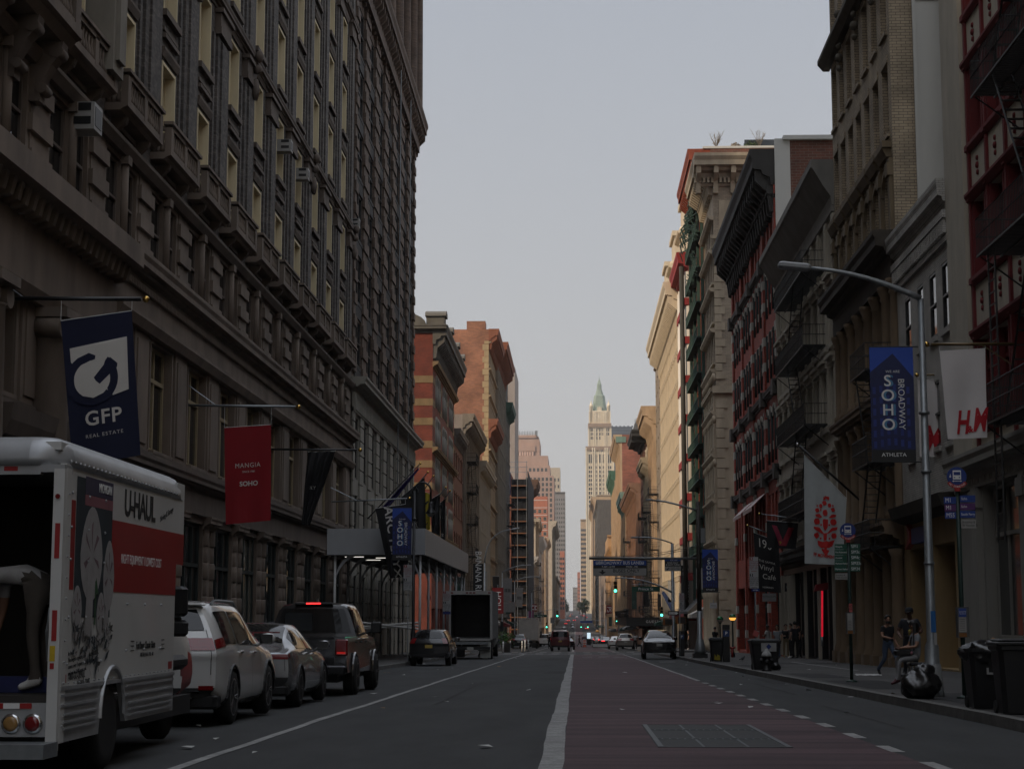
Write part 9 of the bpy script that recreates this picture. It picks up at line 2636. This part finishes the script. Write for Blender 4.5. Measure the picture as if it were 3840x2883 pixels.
for px,Y,rz,sk,tp,lg,sh_,hl,sc,ps,lab in((2880,92.0,60,'dark',WHT_,BLKT,SHB,0,.98,G,'man in white t-shirt half hidden behind the labelled bin'),(2916,91.0,150,'tan',GREYT_,JEAN,SHB,.35,.97,{},'long haired woman in grey top and jeans beside the shopfront'),(2948,93.5,190,'light',BLKT,TANP,mat('shoe_tan',(.3,.2,.1)),0,1.0,G,'man in black t-shirt and khaki trousers by the shopfront'),(2967,92.0,100,'light',BLKT,BLKT,SHW,0,1.02,{},'person all in black facing the shopfront, left of two taller figures'),(2983,91.2,20,'light',NAVYU,BLKT,SHB,0,1.07,{},'tallest figure in dark hoodie standing by the shopfront'),(2996,93.0,200,'tan',BLKT,NAVYU,SHB,0,.97,G,'shorter figure in black at the right end of the shopfront group')):
 P=at(px,2450,Y);person(lab,(P.x,Y,gz(Y)+SWH),R(rz),ps,SKINS[sk],tp,lg,sh_,hairlen=hl,scale=sc,hands=False)
P=at(2382,2430,172);person('man in white shirt standing at the kerb beside the champagne crossover',(P.x,172,gz(172)+.03),R(180),G,SKINS['dark'],WHT_,BLKT,SHB,hands=False)
P=at(2172,2405,262);person('small dark figure striding across the far crossing',(P.x,262,gz(262)),R(-90),{k:v for k,v in W_.items()if k!='face'},SKINS['tan'],NAVYU,BLKT,SHB,hands=False)
P=at(2060,2420,214);person('dark figure at the left kerb near the maroon van',(P.x,214,gz(214)),0,{},SKINS['tan'],BLKT,BLKT,SHB,hands=False)
fl_=gz(16)+.76;P=at(128,2600,15.25)
B_={'pel':(0,0,.93),'bel':(0,.18,1.05),'che':(0,.42,1.04),'nk':(0,.56,.99),'hd0':(0,.62,.95),'hd1':(0,.70,.90),'hd2':(0,.76,.86),'shL':(-.17,.46,1.0),'shR':(.17,.46,1.0),'elL':(-.20,.50,.68),'wrL':(-.16,.50,.42),'elR':(.20,.50,.70),'wrR':(.16,.54,.46),'hpL':(-.10,0,.91),'knL':(-.12,.03,.5),'hpR':(.10,0,.91),'knR':(.12,.05,.5),'face':(0,.3,-1)}
B_['face']=(0,1,0)
person('man in grey-brown trousers and white trainers bending inside the truck',(P.x+.02,15.35,fl_+.012),R(80),B_,SKINS['tan'],WHT_,OLIVE,SHW,scale=1.0,sleeve='short')
t=thing('pigeon','small dark pigeon on the pavement between the bins','pigeon',(at(2784,2456,80).x,80,gz(80)+SWH));mb=MB();mb.smooth=True
mb.ball((0,0,.13),.07,10,.85);mb.ball((.06,0,.17),.045,8);mb.ball((.09,0,.22),.03,8);mb.tube([(-.05,0,.12),(-.16,0,.09)],.03,6,.012);mb.tube([(.11,0,.22),(.135,0,.215)],.008,4,.002)
for s in(-.02,.02):mb.tube([(0,s,.08),(.005,s,.01),(.03,s,.004)],.006,4)
mb.build('bird_body',mat('pigeon_grey',(.05,.05,.055),var=.4,scale=12),t)
src=[o for o in bpy.data.objects if o.name.startswith('person')and o.parent is None and o.location.y>80 and o.location.y<180]
pr=random.Random(3)
for side in(1,-1):
 for k in range(14):
  y=120+k*22+pr.uniform(-8,8);x=(pr.uniform(7,11)if side>0 else pr.uniform(-11.5,-8.3))
  if any(a-1<y<b+1 for a,b in CROSS):continue
  if side<0 and y<120:continue
  r=dup(src[pr.randrange(len(src))],(x,y,gz(y)+SWH),pr.uniform(0,6),'small figure walking on the far %s pavement'%('right' if side>0 else 'left'));r['group']='passers-by on the far %s pavement'%('right' if side>0 else 'left')
# ---------------------------------------------------------------- summer haze in the street
mb=MB();mb.box(-950,950,-70,3300,-20,330)
hz=mb.build('haze',mat('haze_air',(.5,.5,.5)))
hm=hz.data.materials[0];hn=hm.node_tree;hn.nodes.clear()
ho=hn.nodes.new('ShaderNodeOutputMaterial');hv=hn.nodes.new('ShaderNodeVolumePrincipled')
hv.inputs['Color'].default_value=(.92,.92,.92,1);hv.inputs['Density'].default_value=.00011;hv.inputs['Anisotropy'].default_value=.2
hn.links.new(hv.outputs[0],ho.inputs['Volume'])
hz['kind']='stuff';hz['label']='thin pale summer haze filling the street'
